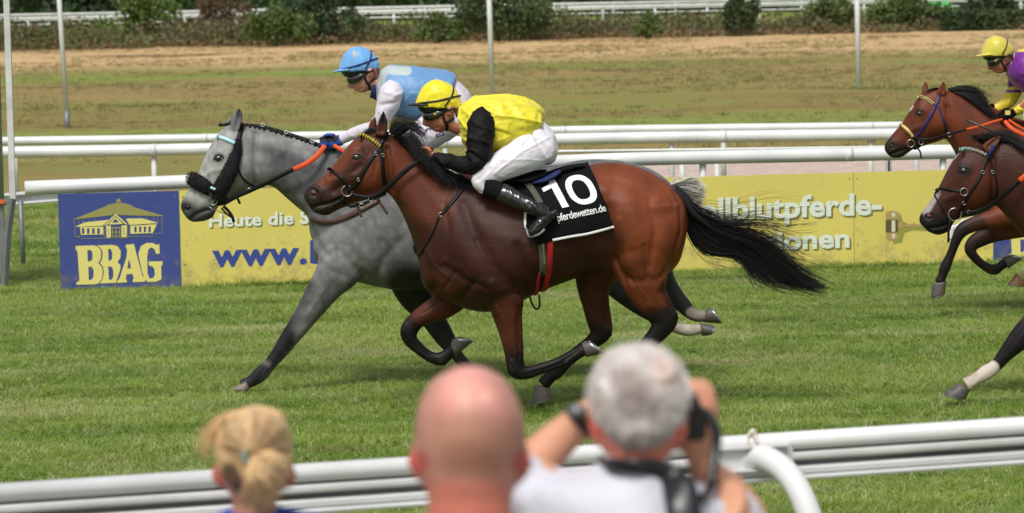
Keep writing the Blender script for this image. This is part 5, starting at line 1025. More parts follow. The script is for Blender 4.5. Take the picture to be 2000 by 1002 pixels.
# number cloth (draped over the back, both sides)
def coons(top, bot, lef, rig, nu, nv):
    f = lambda pl, n: cat_rom(np.array(pl, float), 12)[np.linspace(0, (len(pl) - 1) * 12, n).round().astype(int)] if len(pl) > 2 else np.linspace(pl[0], pl[1], n)
    T, Bm, L_, R_ = f(top, nu), f(bot, nu), f(lef, nv), f(rig, nv); g = np.zeros((nv, nu, 2))
    for j in range(nv):
        for i in range(nu):
            u, v = i / (nu - 1), j / (nv - 1)
            g[j, i] = (1 - v) * T[i] + v * Bm[i] + (1 - u) * L_[j] + u * R_[j] - ((1 - u) * (1 - v) * T[0] + u * (1 - v) * T[-1] + (1 - u) * v * Bm[0] + u * v * Bm[-1])
    return g
def drape(bv, grid, Y0, off, name, mt, par, thick=.004, wr=.0, mirror=True, bulge=None):
    nv, nu = grid.shape[:2]; Pn = np.zeros((nv, nu, 3))
    for j in range(nv):
        for i in range(nu):
            p, n = hit(bv, grid[j, i, 0], grid[j, i, 1], off); 
            if p is None: p = P(grid[j, i, 0], grid[j, i, 1], (Pn[j - 1, i, 1] if j else Y0 - .1))
            Pn[j, i] = p
    for _ in range(3): Pn[1:-1, 1:-1, 1] = (Pn[1:-1, 1:-1, 1] * 2 + Pn[:-2, 1:-1, 1] + Pn[2:, 1:-1, 1] + Pn[1:-1, :-2, 1] + Pn[1:-1, 2:, 1]) / 6
    if wr:
        for j in range(nv):
            for i in range(nu):
                x, z = Pn[j, i, 0], Pn[j, i, 2]; w_ = math.sin(x * 34 + z * 9) * .5 + math.sin(x * 61 - z * 22 + 1) * .3; Pn[j, i, 1] -= wr * (w_ + .8) * (j / (nv - 1)) ** 1.2
    if mirror:
        M_ = Pn.copy(); M_[..., 1] = 2 * Y0 - M_[..., 1]; top = (Pn[0] + M_[0]) / 2; top[:, 2] += .012
        Pn = np.vstack([M_[::-1], top[None], Pn])
    nv2 = Pn.shape[0]; V = Pn.reshape(-1, 3); f = [(j * nu + i, (j + 1) * nu + i, (j + 1) * nu + i + 1, j * nu + i + 1) for j in range(nv2 - 1) for i in range(nu - 1)]
    me = bpy.data.meshes.new(name); me.from_pydata(V.tolist(), [], f); me.update()
    bvh = BVHTree.FromPolygons([Vector(p) for p in V], f)
    o = link(name, me, mt, par); s = o.modifiers.new('thickness', 'SOLIDIFY'); s.thickness = thick; s.offset = 0
    return o, bvh
g = coons([(948, 350), (1000, 353), (1050, 348), (1075, 340), (1110, 329), (1150, 324)], [(1050, 478), (1078, 470), (1115, 463), (1150, 457), (1201, 443)], [(948, 350), (980, 384), (1012, 394), (1025, 410), (1026, 440), (1050, 478)], [(1150, 324), (1163, 350), (1180, 390), (1201, 443)], 34, 24)
ncl, bvc = drape(B, g, YB, .012, 'number_cloth', M_blackcloth, bay, wr=.006)
def on(bv, off): return lambda px, py: hit(bv, px, py, off, YB - .3)[0]
M_wtape = mat('white_tape', (.8, .8, .8), .7, bump=.1, bscale=300)
for pl in ([(1152, 326), (1163, 350), (1180, 390), (1199, 441)], [(1199, 443), (1150, 456), (1115, 462), (1079, 469)], [(1017, 396), (1026, 410), (1026, 440), (1036, 460), (1049, 476)]):
    st(ncl, bvc, 'piping', pl, 5, YB - .3, mt=M_wtape, off=.004, thick=.002, m=8)
def cmap(xa, ya, xb, yb, cap, off, lean=0.0):
    h = on(bvc, off); nrm = np.array([-(yb - ya), (xb - xa)]) / math.hypot(xb - xa, yb - ya)
    return lambda x, y: h(xa + (xb - xa) * x - nrm[0] * cap * y - lean * cap * y, ya + (yb - ya) * x - nrm[1] * cap * y)
M_num = mat('white_number_print', (.78, .78, .78), .7, bump=.1, bscale=200)
one = [(0, .80), (.0, .66), (.44, .74), (.44, 0), (.76, 0), (.76, 1.0), (.52, 1.0), (.36, .87)]
def ell(cx, cy, rx, ry, n=26, p=.85): return [(cx + rx * np.sign(math.cos(a)) * abs(math.cos(a)) ** p, cy + ry * np.sign(math.sin(a)) * abs(math.sin(a)) ** p) for a in np.linspace(0, 2 * math.pi, n, endpoint=False)]
o1 = cmap(1080, 411, 1121, 402, 53, .007, .30); filled([one], lambda x, y: o1(x, y), M_num, 'number', ncl)
o0 = cmap(1122, 404, 1175, 393, 55, .007, .28); filled([ell(.5, .5, .5, .51), ell(.5, .5, .28, .34)], lambda x, y: o0(x, y), M_num, 'number', ncl)
text_print('pferdewetten.de', cmap(1090, 433, 1184, 412, 15, .0065, .05), M_num, 'lettering', ncl, bold=.012, spacing=.92)
# girths
bvb2 = B
st(bay, B, 'grey_girth', [(1056, 452), (1057, 480), (1060, 510), (1059, 536)], 15, YB - .3, mt=M_greyweb, off=.010)
st(bay, B, 'red_girth', [(1075, 450), (1074, 490), (1071, 530), (1062, 566)], 13, YB - .3, mt=M_red, off=.006)
st(bay, B, 'red_girth', [(1060, 520), (1052, 545), (1046, 574)], 9, YB - .3, mt=M_red, off=.005)
st(bay, B, 'girth_strap_end', [(1058, 528), (1056, 545), (1055, 560)], 4, YB - .3, off=.014)
st(bay, B, 'girth_stripe', [(1058, 462), (1060, 490), (1062, 516)], 2.2, YB - .3, mt=mat('pale_green_thread', lin(130, 140, 100), .8), off=.016, thick=.002)
m_ = MB(); D = cat_rom([P(x, y, YB - .22) for x, y in ((1034, 576), (1038, 590), (1044, 601), (1050, 603), (1054, 596), (1053, 575))], 6); m_.tube(D, .006, ring=6, flat=.4); m_.build('hanging_loop', M_leather, bay)
# saddle
m_ = MB(); loft(m_, [(962, 338, 966, 352, 0, .05), (985, 336, 985, 358, 0, .12), (1020, 338, 1020, 362, 0, .16), (1050, 332, 1052, 356, 0, .14), (1068, 330, 1068, 346, 0, .07)], YB, ring=20); m_.build('saddle', M_leather, bay)
m_ = MB(); loft(m_, [(1034, 350, 1040, 362, 0, .14), (1060, 343, 1064, 356, 0, .18), (1082, 333, 1086, 345, 0, .17), (1094, 329, 1096, 336, 0, .12)], YB, ring=20); m_.build('saddle_pad', M_navy, bay)
st(bay, bvc, 'stirrup_leather', [(1026, 356), (1036, 368), (1048, 385), (1056, 400)], 13, YB - .3, mt=M_greyweb, off=.012)
# ---- grey bridle
B = bv_grey; Yh = YG - .08
st(grey, B, 'browband', [(423, 266), (436, 270), (448, 275), (459, 280)], 7, Yh, mt=M_lblue, off=.006)
st(grey, B, 'headpiece', [(473, 240), (470, 256), (466, 272), (461, 290)], 10, Yh)
st(grey, B, 'throat_lash', [(465, 318), (467, 334), (474, 348), (485, 358), (497, 364)], 4, Yh, thick=.004)
# sheepskin cheek piece: fuzzy
def fuzzy(mb, pts, rads, n, hl, hr=.0012):
    D = cat_rom(np.array(pts), 8); R_ = np.interp(np.linspace(0, 1, len(D)), np.linspace(0, 1, len(rads)), rads)
    mb.tube(D, R_, ring=14, flat=.7)
    for _ in range(n):
        k = rng.integers(0, len(D) - 1); t = rng.random(); p = D[k] * (1 - t) + D[k + 1] * t; d = rng.normal(size=3); d /= np.linalg.norm(d); ax = D[k + 1] - D[k]; ax /= np.linalg.norm(ax); d -= ax * (d @ ax) * .6
        d /= np.linalg.norm(d); q = p + d * R_[k] * [.95, .65, .95]; mb.tube([q, q + d * hl * .5 + rng.normal(size=3) * .002, q + d * hl + rng.normal(size=3) * .004], [hr, hr, hr * .4], ring=3, cap=False)
    return mb
cp = [hit(B, x, y, .008, Yh)[0] for x, y in ((466, 272), (464, 292), (458, 312), (450, 332), (440, 352), (430, 370), (424, 388))]
M_wool = mat('black_sheepskin', (.006, .006, .008), .95)
fuzzy(MB(), cp, [.014, .022, .036, .045, .046, .046, .036], 1400, .012).build('sheepskin_cheekpiece', M_wool, grey) if False else None
m_ = MB(); fuzzy(m_, cp, [.014, .024, .036, .044, .046, .046, .034], 1400, .011); m_.build('sheepskin_cheekpiece', M_wool, grey)
ny = near_y(B, 395, 362, Yh)
m_ = MB(); fuzzy(m_, [P(376, 348, YG + .01), P(377, 350, YG - .04), P(388, 357, ny - .005), P(402, 364, ny - .012), P(412, 371, ny - .014)], [.034, .040, .044, .042, .034], 1300, .009); m_.build('sheepskin_noseband', M_wool, grey)
st(grey, B, 'noseband_tab', [(411, 366, ny - .06), (421, 370, ny - .06)], 5, YG, mt=M_lblue, free=True, thick=.003)
ny = near_y(B, 420, 395, Yh) - .012
bit_ring(grey, 416, 392, ny, .026, .0034); bit_ring(grey, 487, 372, ny - .03, .013, .0028, name='martingale_ring')
m_ = MB(); m_.tube(cat_rom([P(408, 404, ny), P(416, 408, ny - .004), P(430, 414, ny), P(441, 418, ny + .01)], 5), .0025, ring=6); m_.build('bit_bar', M_chrome, grey)
st(grey, B, 'chin_strap', [(420, 392), (428, 396), (438, 394), (445, 386)], 12, Yh, off=.008)
st(grey, B, 'rein', [(436, 398, ny), (460, 385, ny - .02), (490, 372, ny - .05), (520, 358, YG - .16), (550, 342, YG - .18), (574, 330, YG - .18)], [9, 8, 8, 9, 9], YG, free=True, thick=.004)
st(grey, B, 'rein_grip', [(573, 331, YG - .18), (596, 321, YG - .18), (616, 307, YG - .16), (630, 291, YG - .12), (634, 284, YG - .1)], 10, YG, mt=M_orange, free=True, thick=.005)
st(grey, B, 'rein_grip', [(652, 284, YG - .1), (662, 290, YG - .12), (672, 296, YG - .13)], 8, YG, mt=M_orange, free=True, thick=.005)
st(grey, B, 'strap_end', [(436, 402, ny), (446, 412, ny), (453, 422, ny), (457, 434, ny)], 6, YG, free=True, thick=.003)
st(grey, B, 'strap_end', [(432, 406, ny - .01), (442, 417, ny - .01), (452, 424, ny - .01)], 4, YG, free=True, thick=.003)
st(grey, B, 'strap_end', [(462, 382, ny - .03), (465, 390, ny - .03), (469, 398, ny - .03)], 5, YG, free=True, thick=.003)
st(grey, B, 'breast_girth', [(609, 428), (630, 433), (660, 430), (690, 418), (720, 402), (742, 390)], 11, YG - .15, mt=M_brleather, off=.008, thick=.005)
# ---- brown horse bridle
B = bv_brown; Yh = YT - .08
M_gold = mat('gold_band', lin(205, 190, 110), .5)
st(brown, B, 'browband', [(1791, 190), (1802, 190), (1812, 195), (1824, 204)], 6, Yh, mt=M_gold, off=.006)
st(brown, B, 'browband_edge', [(1791, 190), (1802, 190), (1812, 195), (1824, 204)], 2, Yh, mt=M_black, off=.011, thick=.003)
st(brown, B, 'headpiece', [(1834, 184), (1832, 196), (1826, 208)], 7, Yh, mt=M_purple)
st(brown, B, 'cheekpiece', [(1828, 204), (1820, 222), (1808, 242), (1796, 258), (1788, 270)], 7, Yh, mt=M_purple)
st(brown, B, 'throat_lash', [(1832, 206), (1840, 226), (1846, 245), (1853, 260)], 4, Yh, mt=M_purple)
st(brown, B, 'noseband', [(1757, 243), (1766, 248), (1776, 257), (1783, 267)], 6, Yh, mt=M_gold, off=.006)
ny = near_y(B, 1782, 278, Yh) - .008
bit_ring(brown, 1779, 280, ny, .026, .0038); bit_ring(brown, 1799, 278, ny, .016, .004, name='buckle'); bit_ring(brown, 1854, 263, ny - .05, .014, .003, name='martingale_ring')
st(brown, B, 'chin_strap', [(1781, 284), (1788, 290), (1796, 284), (1800, 276)], 5, YT, off=.008)
st(brown, B, 'strap_end', [(1790, 288, ny), (1797, 296, ny), (1799, 309, ny)], 3.4, YT, free=True, thick=.003)
st(brown, B, 'rein', [(1785, 272, ny), (1815, 272, ny - .02), (1838, 266, ny - .05), (1862, 260, YT - .15), (1890, 252, YT - .18)], 4.5, YT, free=True, thick=.003)
st(brown, B, 'rein_grip', [(1888, 253, YT - .18), (1915, 246, YT - .18), (1940, 238, YT - .17), (1958, 233, YT - .15)], 5, YT, mt=M_orange, free=True, thick=.004)
st(brown, B, 'rein_grip', [(1962, 236, YT - .16), (1975, 250, YT - .2), (1992, 260, YT - .22), (2030, 275, YT - .24)], 8, YT, mt=M_orange, free=True, thick=.004)
st(brown, B, 'rein_grip', [(1970, 234, YT - .16), (1985, 244, YT - .17), (2010, 258, YT - .18)], 5, YT, mt=M_orange, free=True, thick=.004)
m_ = MB(); g = coons([(1856, 446), (1885, 428), (1919, 416)], [(1857, 470), (1880, 456), (1921, 426)], [(1856, 446), (1857, 470)], [(1919, 416), (1921, 426)], 10, 5)
V = np.array([[P(a, b, YT + .16 + .02 * math.sin(a * .3)) for a, b in r_] for r_ in g]).reshape(-1, 3); m_.add(V, [(j * 10 + i, (j + 1) * 10 + i, (j + 1) * 10 + i + 1, j * 10 + i + 1) for j in range(4) for i in range(9)])
o = m_.build('white_cloth_tip', M_cloth_w, brown); q = o.modifiers.new('t', 'SOLIDIFY'); q.thickness = .03  # plain white cloth tip; what it belongs to is unknown
# ---- dark horse bridle
B = bv_dark; Yh = YD - .08
scallop(B, [(1873, 292), (1888, 292), (1905, 295), (1926, 303)], Yh, .011, 14, mat('red_band', lin(170, 34, 48), .5), mat('turquoise_beads', lin(70, 190, 175), .4), darkb)
st(darkb, B, 'headpiece', [(1940, 284), (1936, 296), (1930, 306)], 8, Yh, mt=M_navy)
st(darkb, B, 'cheekpiece', [(1930, 304), (1922, 325), (1914, 346), (1902, 366), (1888, 386), (1882, 400), (1872, 414)], 6.5, Yh)
st(darkb, B, 'throat_lash', [(1932, 306), (1939, 326), (1946, 348), (1948, 372), (1944, 394)], 4.5, Yh)
st(darkb, B, 'noseband', [(1836, 368), (1852, 370), (1868, 373), (1880, 374)], 5, Yh)
st(darkb, B, 'noseband', [(1833, 372), (1826, 380), (1832, 392), (1842, 410), (1850, 430)], 3.2, Yh)
m_ = MB(); p = hit(B, 1832, 372, .004)[0]; m_.ball(p, (.014, .010, .012), 8); m_.build('nose_pad', M_leather, darkb)
ny = near_y(B, 1866, 418, Yh) - .008
bit_ring(darkb, 1865, 419, ny, .036, .0036); bit_ring(darkb, 1883, 375, near_y(B, 1883, 375, Yh) - .006, .021, .0034, name='noseband_ring')
for x, y in ((1883, 397), (1892, 414), (1920, 336), (1939, 336), (1943, 396)): bit_ring(darkb, x, y, near_y(B, x, y, Yh) - .008, .009, .0022, name='buckle')
st(darkb, B, 'chin_strap', [(1874, 420), (1884, 416), (1900, 414), (1914, 410)], 8, Yh, off=.006)
st(darkb, B, 'strap_end', [(1856, 432, ny), (1853, 448, ny), (1852, 474, ny)], 4.5, YD, free=True, thick=.003)
st(darkb, B, 'chin_strap', [(1856, 430), (1854, 442), (1852, 454)], 8, Yh, off=.005)
st(darkb, B, 'rein', [(1890, 416, ny), (1915, 410, ny - .02), (1942, 396, YD - .12), (1970, 372, YD - .16), (1992, 352, YD - .17)], [7, 7, 8, 9, 10], YD, free=True, thick=.004)
st(darkb, B, 'rein_grip', [(1991, 353, YD - .17), (2010, 338, YD - .17), (2050, 308, YD - .14)], 11, YD, mt=M_orange, free=True, thick=.005)
# ================================================================ JOCKEYS
import mathutils.noise as mn
def skin_mat(name, col, var=.12): return mat(name, col, .5, var=var, scale=25, bump=.08, bscale=200, sss=.08, attr=None)
M_skin = skin_mat('weathered_skin', lin(190, 122, 98)); M_skin2 = skin_mat('pale_skin', lin(204, 142, 120))
def cloth_mat(name, col, rough=.5, spec=.4, sheen=.2): return mat(name, col, rough, var=.10, scale=7, bump=.55, bscale=22, spec=spec, sheen=sheen)
M_ysilk = cloth_mat('yellow_silk', lin(224, 212, 54), .42); M_bsilk = cloth_mat('black_silk', (.004, .004, .005), .68, spec=.2, sheen=0); M_breech = cloth_mat('white_breeches', lin(226, 222, 232), .5)
M_bluesilk = cloth_mat('light_blue_silk', lin(98, 144, 190), .45); M_psilk = cloth_mat('pale_silk', lin(214, 208, 220), .4); M_purp = cloth_mat('purple_silk', lin(112, 34, 138), .4); M_gsilk = cloth_mat('grey_white_print', lin(178, 190, 188), .45)
M_ycap = cloth_mat('yellow_cap', lin(238, 220, 44), .35); M_bcap = cloth_mat('light_blue_cap', lin(112, 174, 232), .42); M_ycap2 = cloth_mat('plain_yellow_cap', lin(212, 200, 78), .35)
M_boot = mat('black_boot_leather', (.012, .012, .013), .22, bump=.12, bscale=50, coat=.3); M_hard = mat('helmet_shell', (.01, .01, .012), .4); M_lens = mat('goggle_lens', (.004, .004, .005), .08, coat=1.0)
M_hairbr = mat('brown_hair', lin(74, 48, 34), .7, bump=.4, bscale=200); M_gold2 = mat('gold_stud', lin(150, 130, 60), .4, metal=.6)
def wrinkle(me, amp, sc=9, stretch=(1, 1, 1), seed=0, fine=.3):
    v = vco(me); n = vno(me); h = np.zeros(len(v))
    for i, p in enumerate(v):
        q = Vector((p[0] * stretch[0] + seed, p[1] * stretch[1], p[2] * stretch[2])) * sc
        r = 1 - abs(mn.noise(q)) * 3.4; r2 = 1 - abs(mn.noise(q * 2.3)) * 3.2
        h[i] = (max(r, 0) ** 2 - .35) + fine * (max(r2, 0) ** 2 - .35)
    setco(me, v + n * (h * amp)[:, None])
def garment(name, mb, voxel, mt, par, amp=.004, sc=9, stretch=(1, 1, 1), strokes=(), smooth=4, seed=0):
    me = fuse(mb, voxel, smooth)
    if strokes: sculpt(me, strokes)
    if amp: wrinkle(me, amp, sc, stretch, seed)
    b = bvh_of(me); return link(name, me, mt, par), b
def T_of(cx, cy, k, deg):
    c, s = math.cos(math.radians(deg)), math.sin(math.radians(deg))
    def T(x, y): 
        dx, dy = (x - 856) * k, (y - 190) * k; return (cx + dx * c - dy * s, cy + dx * s + dy * c)
    return T
def head_lofts(mb, T, k, Y):
    L = lambda a, b, r: (*T(*a), *T(*b), 0, r)
    loft(mb, [L((850, 168), (868, 166), .02), L((836, 178), (885, 176), .062), (*T(828, 196), *T(896, 194), 0, .074), L((827, 210), (899, 212), .077), L((829, 222), (897, 226), .076), L((832, 233), (890, 238), .071), L((837, 243), (880, 248), .060), L((843, 252), (868, 256), .042), L((849, 257), (860, 259), .02)], Y, m=4, ring=24)
    limb(mb, [(*T(831, 229), 3 * k, 0, .010), (*T(829.5, 236), 4.2 * k, 0, .013), (*T(830.5, 241), 4.6 * k, 0, .018), (*T(838, 245), 3 * k, 0, .014)], Y)
    limb(mb, [(*T(840.5, 249), 3.0 * k, 0, .022), (*T(843, 252.5), 3.4 * k, 0, .022)], Y)
    limb(mb, [(*T(876, 232), 22 * k, 0, .058), (*T(893, 240), 22 * k, .0, .06), (*T(912, 246), 24 * k, 0, .07)], Y)
    for s in (-1, 1): limb(mb, [(*T(877, 207), 4.5 * k, s * .080, .012), (*T(879, 215), 6.5 * k, s * .086, .013), (*T(876, 225), 4 * k, s * .080, .012)], Y)
def head_gear(root, T, k, Y, cap_mt, band_mt, bv, peak_mt, stud=True, bands=True, hairc=M_hairbr, strap_mt=None):
    mb = MB(); L = lambda a, b, r: (*T(*a), *T(*b), 0, r)
    loft(mb, [L((848, 155), (862, 156), .02), L((838, 159), (876, 162), .06), L((826, 168), (888, 172), .088), L((817, 183), (897, 186), .102), L((812, 197), (901, 199), .106), L((811, 205), (899, 210), .104), L((813, 208), (897, 212), .10)], Y, m=4, ring=30)
    cap, bc = garment('helmet_cap', mb, .006, cap_mt, root, amp=.0035 if bands else .001, sc=13, smooth=3, seed=k * 9)
    mb = MB(); loft(mb, [L((814, 206), (895, 209), .098), L((817, 213), (890, 214), .092), L((822, 219), (862, 219), .080)], Y, m=3, ring=30); mb.build('helmet_shell', M_hard, root)
    mb = MB(); loft(mb, [L((796, 204.5), (797, 206.5), .02), L((800, 203), (801, 207), .055), L((810, 201), (812, 207), .085), L((822, 200), (824, 207), .1), L((836, 200), (838, 207), .1)], Y, m=4, ring=24, power=.8); mb.build('peak', peak_mt, root)
    if bands:
        strap(bc, [T(811, 203), T(835, 200), T(860, 196), T(885, 190), T(900, 187)], 4 * k, Y, off=.003, thick=.002).build('elastic_band', band_mt, cap)
    strap(bc, [T(886, 168), T(884, 182), T(877, 196), T(868, 208)], 3.4 * k, Y, off=.003, thick=.002).build('harness_strap', band_mt, cap)
    st2 = strap_mt or M_black
    strap(bv, [T(868, 210), T(865, 222), T(868, 236), T(873, 246), T(872, 254)], 6 * k, Y, off=.004, thick=.003).build('chin_strap', st2, root)
    strap(bv, [T(896, 212), T(893, 224), T(882, 234), T(870, 238)], 5 * k, Y, off=.005, thick=.003).build('harness_side', st2, root)
    # goggles wrap round the face
    pts = [P(*T(*a), Y + b) for a, b in (((866, 219), -.083), ((857, 222), -.082), ((846, 226), -.074), ((834, 227), -.052), ((828, 226), -.02), ((828, 226), .02), ((834, 227), .052), ((846, 226), .074), ((857, 222), .082), ((866, 219), .083))]
    mb = MB(); D = cat_rom(np.array(pts), 4); rr = np.interp(np.linspace(0, 1, len(D)), [0, .12, .25, .4, .5, .6, .75, .88, 1], [.006, .019, .027, .025, .018, .025, .027, .019, .006]); mb.tube(D, rr, ring=12, flat=.42, side=np.cross(np.gradient(D, axis=0), [0, 0, 1.])); gg = mb.build('goggles', M_lens, root)
    if stud: mb = MB(); c = P(*T(850, 224), Y - .092); mb.tube([c, c + [0, -.01, 0]], .011, side=(0, 0, 1), ring=12); mb.build('goggle_vent', M_gold2, gg)
    strap(bv, [T(862, 220), T(872, 216), T(884, 213), T(897, 212)], 5 * k, Y, off=.005, thick=.002).build('goggle_strap', st2, gg)
    mb = MB(); loft(mb, [L((884, 209), (897, 211), .078), L((887, 220), (897, 226), .074), L((889, 228), (894, 233), .066)], Y, ring=20); mb.build('hair', hairc, root)
    return cap, bc
def hand(mb, c, d, up, s=1.0, side=(0, 1, 0)):
    """a closed hand: palm, four curled fingers of unequal length and a thumb. c wrist (m), d forward, up towards the knuckles"""
    c, d, up, side = map(lambda q: np.array(q, float), (c, d, up, side)); d /= np.linalg.norm(d); up -= d * (up @ d); up /= np.linalg.norm(up); sd = np.cross(d, up)
    mb.tube([c - d * .01 * s, c + d * .03 * s, c + d * .07 * s, c + d * .085 * s], np.array([.024, .034, .040, .034]) * s, side=sd, ring=12, flat=.5)
    for i, L in enumerate((.9, 1.0, .95, .78)):
        o = c + d * .082 * s + up * (.03 - .02 * i) * s + sd * .0 
        dn = -sd
        mb.tube(cat_rom([o - d * .02 * s, o + d * .012 * s * L, o + d * .026 * s * L + dn * .014 * s, o + d * .016 * s * L + dn * .036 * s * L, o - d * .008 * s + dn * .040 * s * L], 4), np.linspace(.0105, .0075, 17) * s, ring=8)
    mb.ball(c + d * .085 * s - sd * .018 * s, .03 * s, 8)
    o = c + d * .03 * s + up * .03 * s - sd * .01 * s
    mb.tube(cat_rom([o, o + d * .025 * s + up * .012 * s - sd * .012 * s, o + d * .052 * s + up * .006 * s - sd * .022 * s], 4), np.linspace(.013, .009, 9) * s, ring=8)
    return mb
# ---------------------------------------------------------------- jockey in yellow
j1 = thing('person', 'jockey in yellow silks with black sleeves and white breeches crouching on the bay horse', 'person', (P(985, 350, YB)[0], YB, P(985, 350, YB)[2]), 'jockeys in racing silks')
T1 = T_of(856, 190, 1.0, 0); mb = MB(); head_lofts(mb, T1, 1.0, YB)
loft(mb, [(912, 212, 906, 256, 0, .07), (935, 205, 930, 275, 0, .11), (985, 205, 978, 278, 0, .12), (1030, 218, 1018, 275, 0, .12), (1066, 262, 1040, 296, 0, .10)], YB, ring=20)
for s in (-1, 1):
    limb(mb, [(940, 236, 15, s * .14), (936, 285, 15, s * .2), (922, 322, 14, s * .21), (890, 318, 11, s * .16), (852, 308, 8.5, s * .09), (842, 303, 8, s * .07)], YB)
    limb(mb, [(1050, 286, 26, s * .10), (1010, 314, 19, s * .17), (950, 348, 17, s * .21), (965, 368, 13, s * .25), (1010, 390, 11, s * .3), (1048, 408, 9, s * .335), (1062, 425, 9, s * .34), (1040, 448, 6, s * .34)], YB)
hand(mb, P(848, 308, YB - .10), P(828, 298, YB - .06) - P(848, 308, YB - .10), (0, 0, 1), .92); hand(mb, P(846, 306, YB + .09), P(830, 300, YB + .04) - P(846, 306, YB + .09), (0, 0, 1), .92)
me = fuse(mb, .005, 1); sculpt(me, [([(848, 251), (856, 249)], 1.6, -.004), ([(832, 231), (838, 229)], 3, -.003), ([(838, 246), (843, 247)], 1.5, -.003), ([(856, 236), (866, 244)], 7, .002)])
bvj1 = bvh_of(me); link('body', me, M_skin, j1)
mb = MB(); loft(mb, [(896, 208, 891, 246, 0, .055), (906, 198, 898, 264, 0, .10), (925, 190, 912, 288, 0, .155), (950, 187, 938, 300, 0, .185), (985, 185, 970, 303, 0, .195), (1012, 188, 995, 302, 0, .19), (1036, 196, 1016, 291, 0, .18), (1054, 208, 1040, 272, 0, .165), (1062, 222, 1053, 256, 0, .14), (1063, 233, 1058, 244, 0, .07)], YB, ring=28)
o, bvs1 = garment('silks_jacket', mb, .007, M_ysilk, j1, amp=.013, sc=8, stretch=(.5, 1, 1.3), strokes=[([(975, 200), (990, 240), (985, 290)], 7, .008), ([(1000, 200), (1025, 230), (1035, 270)], 6, .007), ([(960, 250), (1000, 262), (1045, 252)], 6, -.006), ([(905, 215), (920, 230), (918, 260)], 5, .006), ([(930, 195), (970, 205), (1010, 200)], 5, -.005), ([(975, 290), (1005, 280), (1040, 262)], 5, .007), ([(1055, 215), (1050, 245)], 4, -.008)], seed=3)
mb = MB()
limb(mb, [(952, 214, 14, -.13, .05), (945, 228, 25, -.165, .075), (940, 250, 28, -.19, .075), (938, 278, 27, -.21, .068), (935, 302, 26, -.22, .065), (924, 322, 21, -.22, .058), (905, 322, 17.5, -.19, .05), (880, 316, 14.5, -.15, .044), (858, 310, 11.5, -.115, .038), (843, 306, 9, -.095, .032)], YB, m=5, ring=18)
garment('sleeve', mb, .006, M_bsilk, j1, amp=.008, sc=11, stretch=(.8, 1, 1.2), strokes=[([(918, 270), (962, 282)], 4, .006), ([(915, 296), (950, 318)], 4, -.006), ([(925, 240), (960, 255)], 4, .005)], seed=7)
mb = MB()
limb(mb, [(950, 225, 20, .15, .07), (940, 255, 26, .19, .07), (936, 300, 24, .21, .06), (922, 322, 20, .21, .055), (885, 318, 14, .15, .042), (844, 306, 9, .095, .032)], YB); garment('sleeve', mb, .008, M_bsilk, j1, amp=.004, sc=11, seed=9)
mb = MB(); loft(mb, [(888, 209, 882, 246, 0, .058), (896, 206, 890, 252, 0, .068), (900, 206, 896, 254, 0, .066)], YB, ring=20); mb.build('collar', M_breech, j1)
mb = MB()
loft(mb, [(1040, 225, 1010, 292, 0, .14), (1064, 238, 1030, 305, 0, .16), (1082, 258, 1055, 320, 0, .165), (1088, 275, 1072, 322, 0, .14), (1091, 290, 1083, 316, 0, .09)], YB, ring=26)
for s in (-1, 1): limb(mb, [(1052, 283, 37, s * .09, .11), (1030, 298, 38, s * .125, .105), (1000, 314, 33, s * .155, .09), (972, 328, 29, s * .18, .08), (948, 344, 25, s * .20, .07), (938, 354, 18, s * .205, .06), (945, 364, 15, s * .215, .05), (960, 372, 13, s * .225, .04)], YB, m=5, ring=20)
garment('breeches', mb, .007, M_breech, j1, amp=.0035, sc=9, stretch=(.6, 1, 1.4), strokes=[([(1072, 268), (1020, 296), (965, 340)], 2.5, .004), ([(1050, 250), (1080, 290), (1075, 312)], 4, .004), ([(955, 330), (935, 350)], 4, -.005), ([(960, 300), (945, 325)], 3, .004), ([(1022, 285), (1040, 262)], 3, -.006)], seed=5)
for s in (-1, 1):
    mb = MB(); limb(mb, [(945, 366, 19, s * .235, .056), (962, 370, 19.5, s * .245, .055), (982, 378, 18, s * .26, .052)], YB, ring=20); mb.build('sock', M_blackcloth, j1)
    mb = MB(); limb(mb, [(976, 375, 20, s * .258, .056), (1000, 386, 18.5, s * .285, .052), (1025, 398, 15.5, s * .31, .046), (1042, 406, 14, s * .33, .04), (1056, 412, 15, s * .335, .04), (1066, 418, 12, s * .335, .036)], YB, ring=20)
    limb(mb, [(1076, 414, 11, s * .335, .033), (1068, 424, 13, s * .335, .036), (1054, 438, 12.5, s * .34, .04), (1042, 450, 9, s * .345, .038), (1034, 458, 5, s * .345, .028)], YB, ring=18)
    limb(mb, [(1082, 410, 6, s * .335, .03), (1083, 420, 7.5, s * .335, .03)], YB); garment('boot', mb, .005, M_boot, j1, amp=.003, sc=16, stretch=(1.3, 1, .7), strokes=[([(1035, 398), (1048, 425)], 3, -.005), ([(1045, 402), (1062, 428)], 3, .004), ([(1050, 446), (1088, 424)], 2, -.004)], smooth=3)
    mb = MB(); c = P(1050, 446, YB + s * .345); a = P(1058, 402, YB + s * .345); mb.tube(cat_rom([a + [0, -.0, 0], P(1040, 430, YB + s * .40), P(1030, 454, YB + s * .40), P(1046, 468, YB + s * .38), P(1064, 446, YB + s * .38), a], 5), .006, ring=6) if False else mb.tube(cat_rom([P(1028, 446, YB + s * .30), P(1034, 462, YB + s * .34), P(1052, 458, YB + s * .38), P(1064, 448, YB + s * .38)], 4), .007, ring=6); mb.build('stirrup', M_steel, j1)
head_gear(j1, T1, 1.0, YB, M_ycap, M_black, bvj1, M_hard)
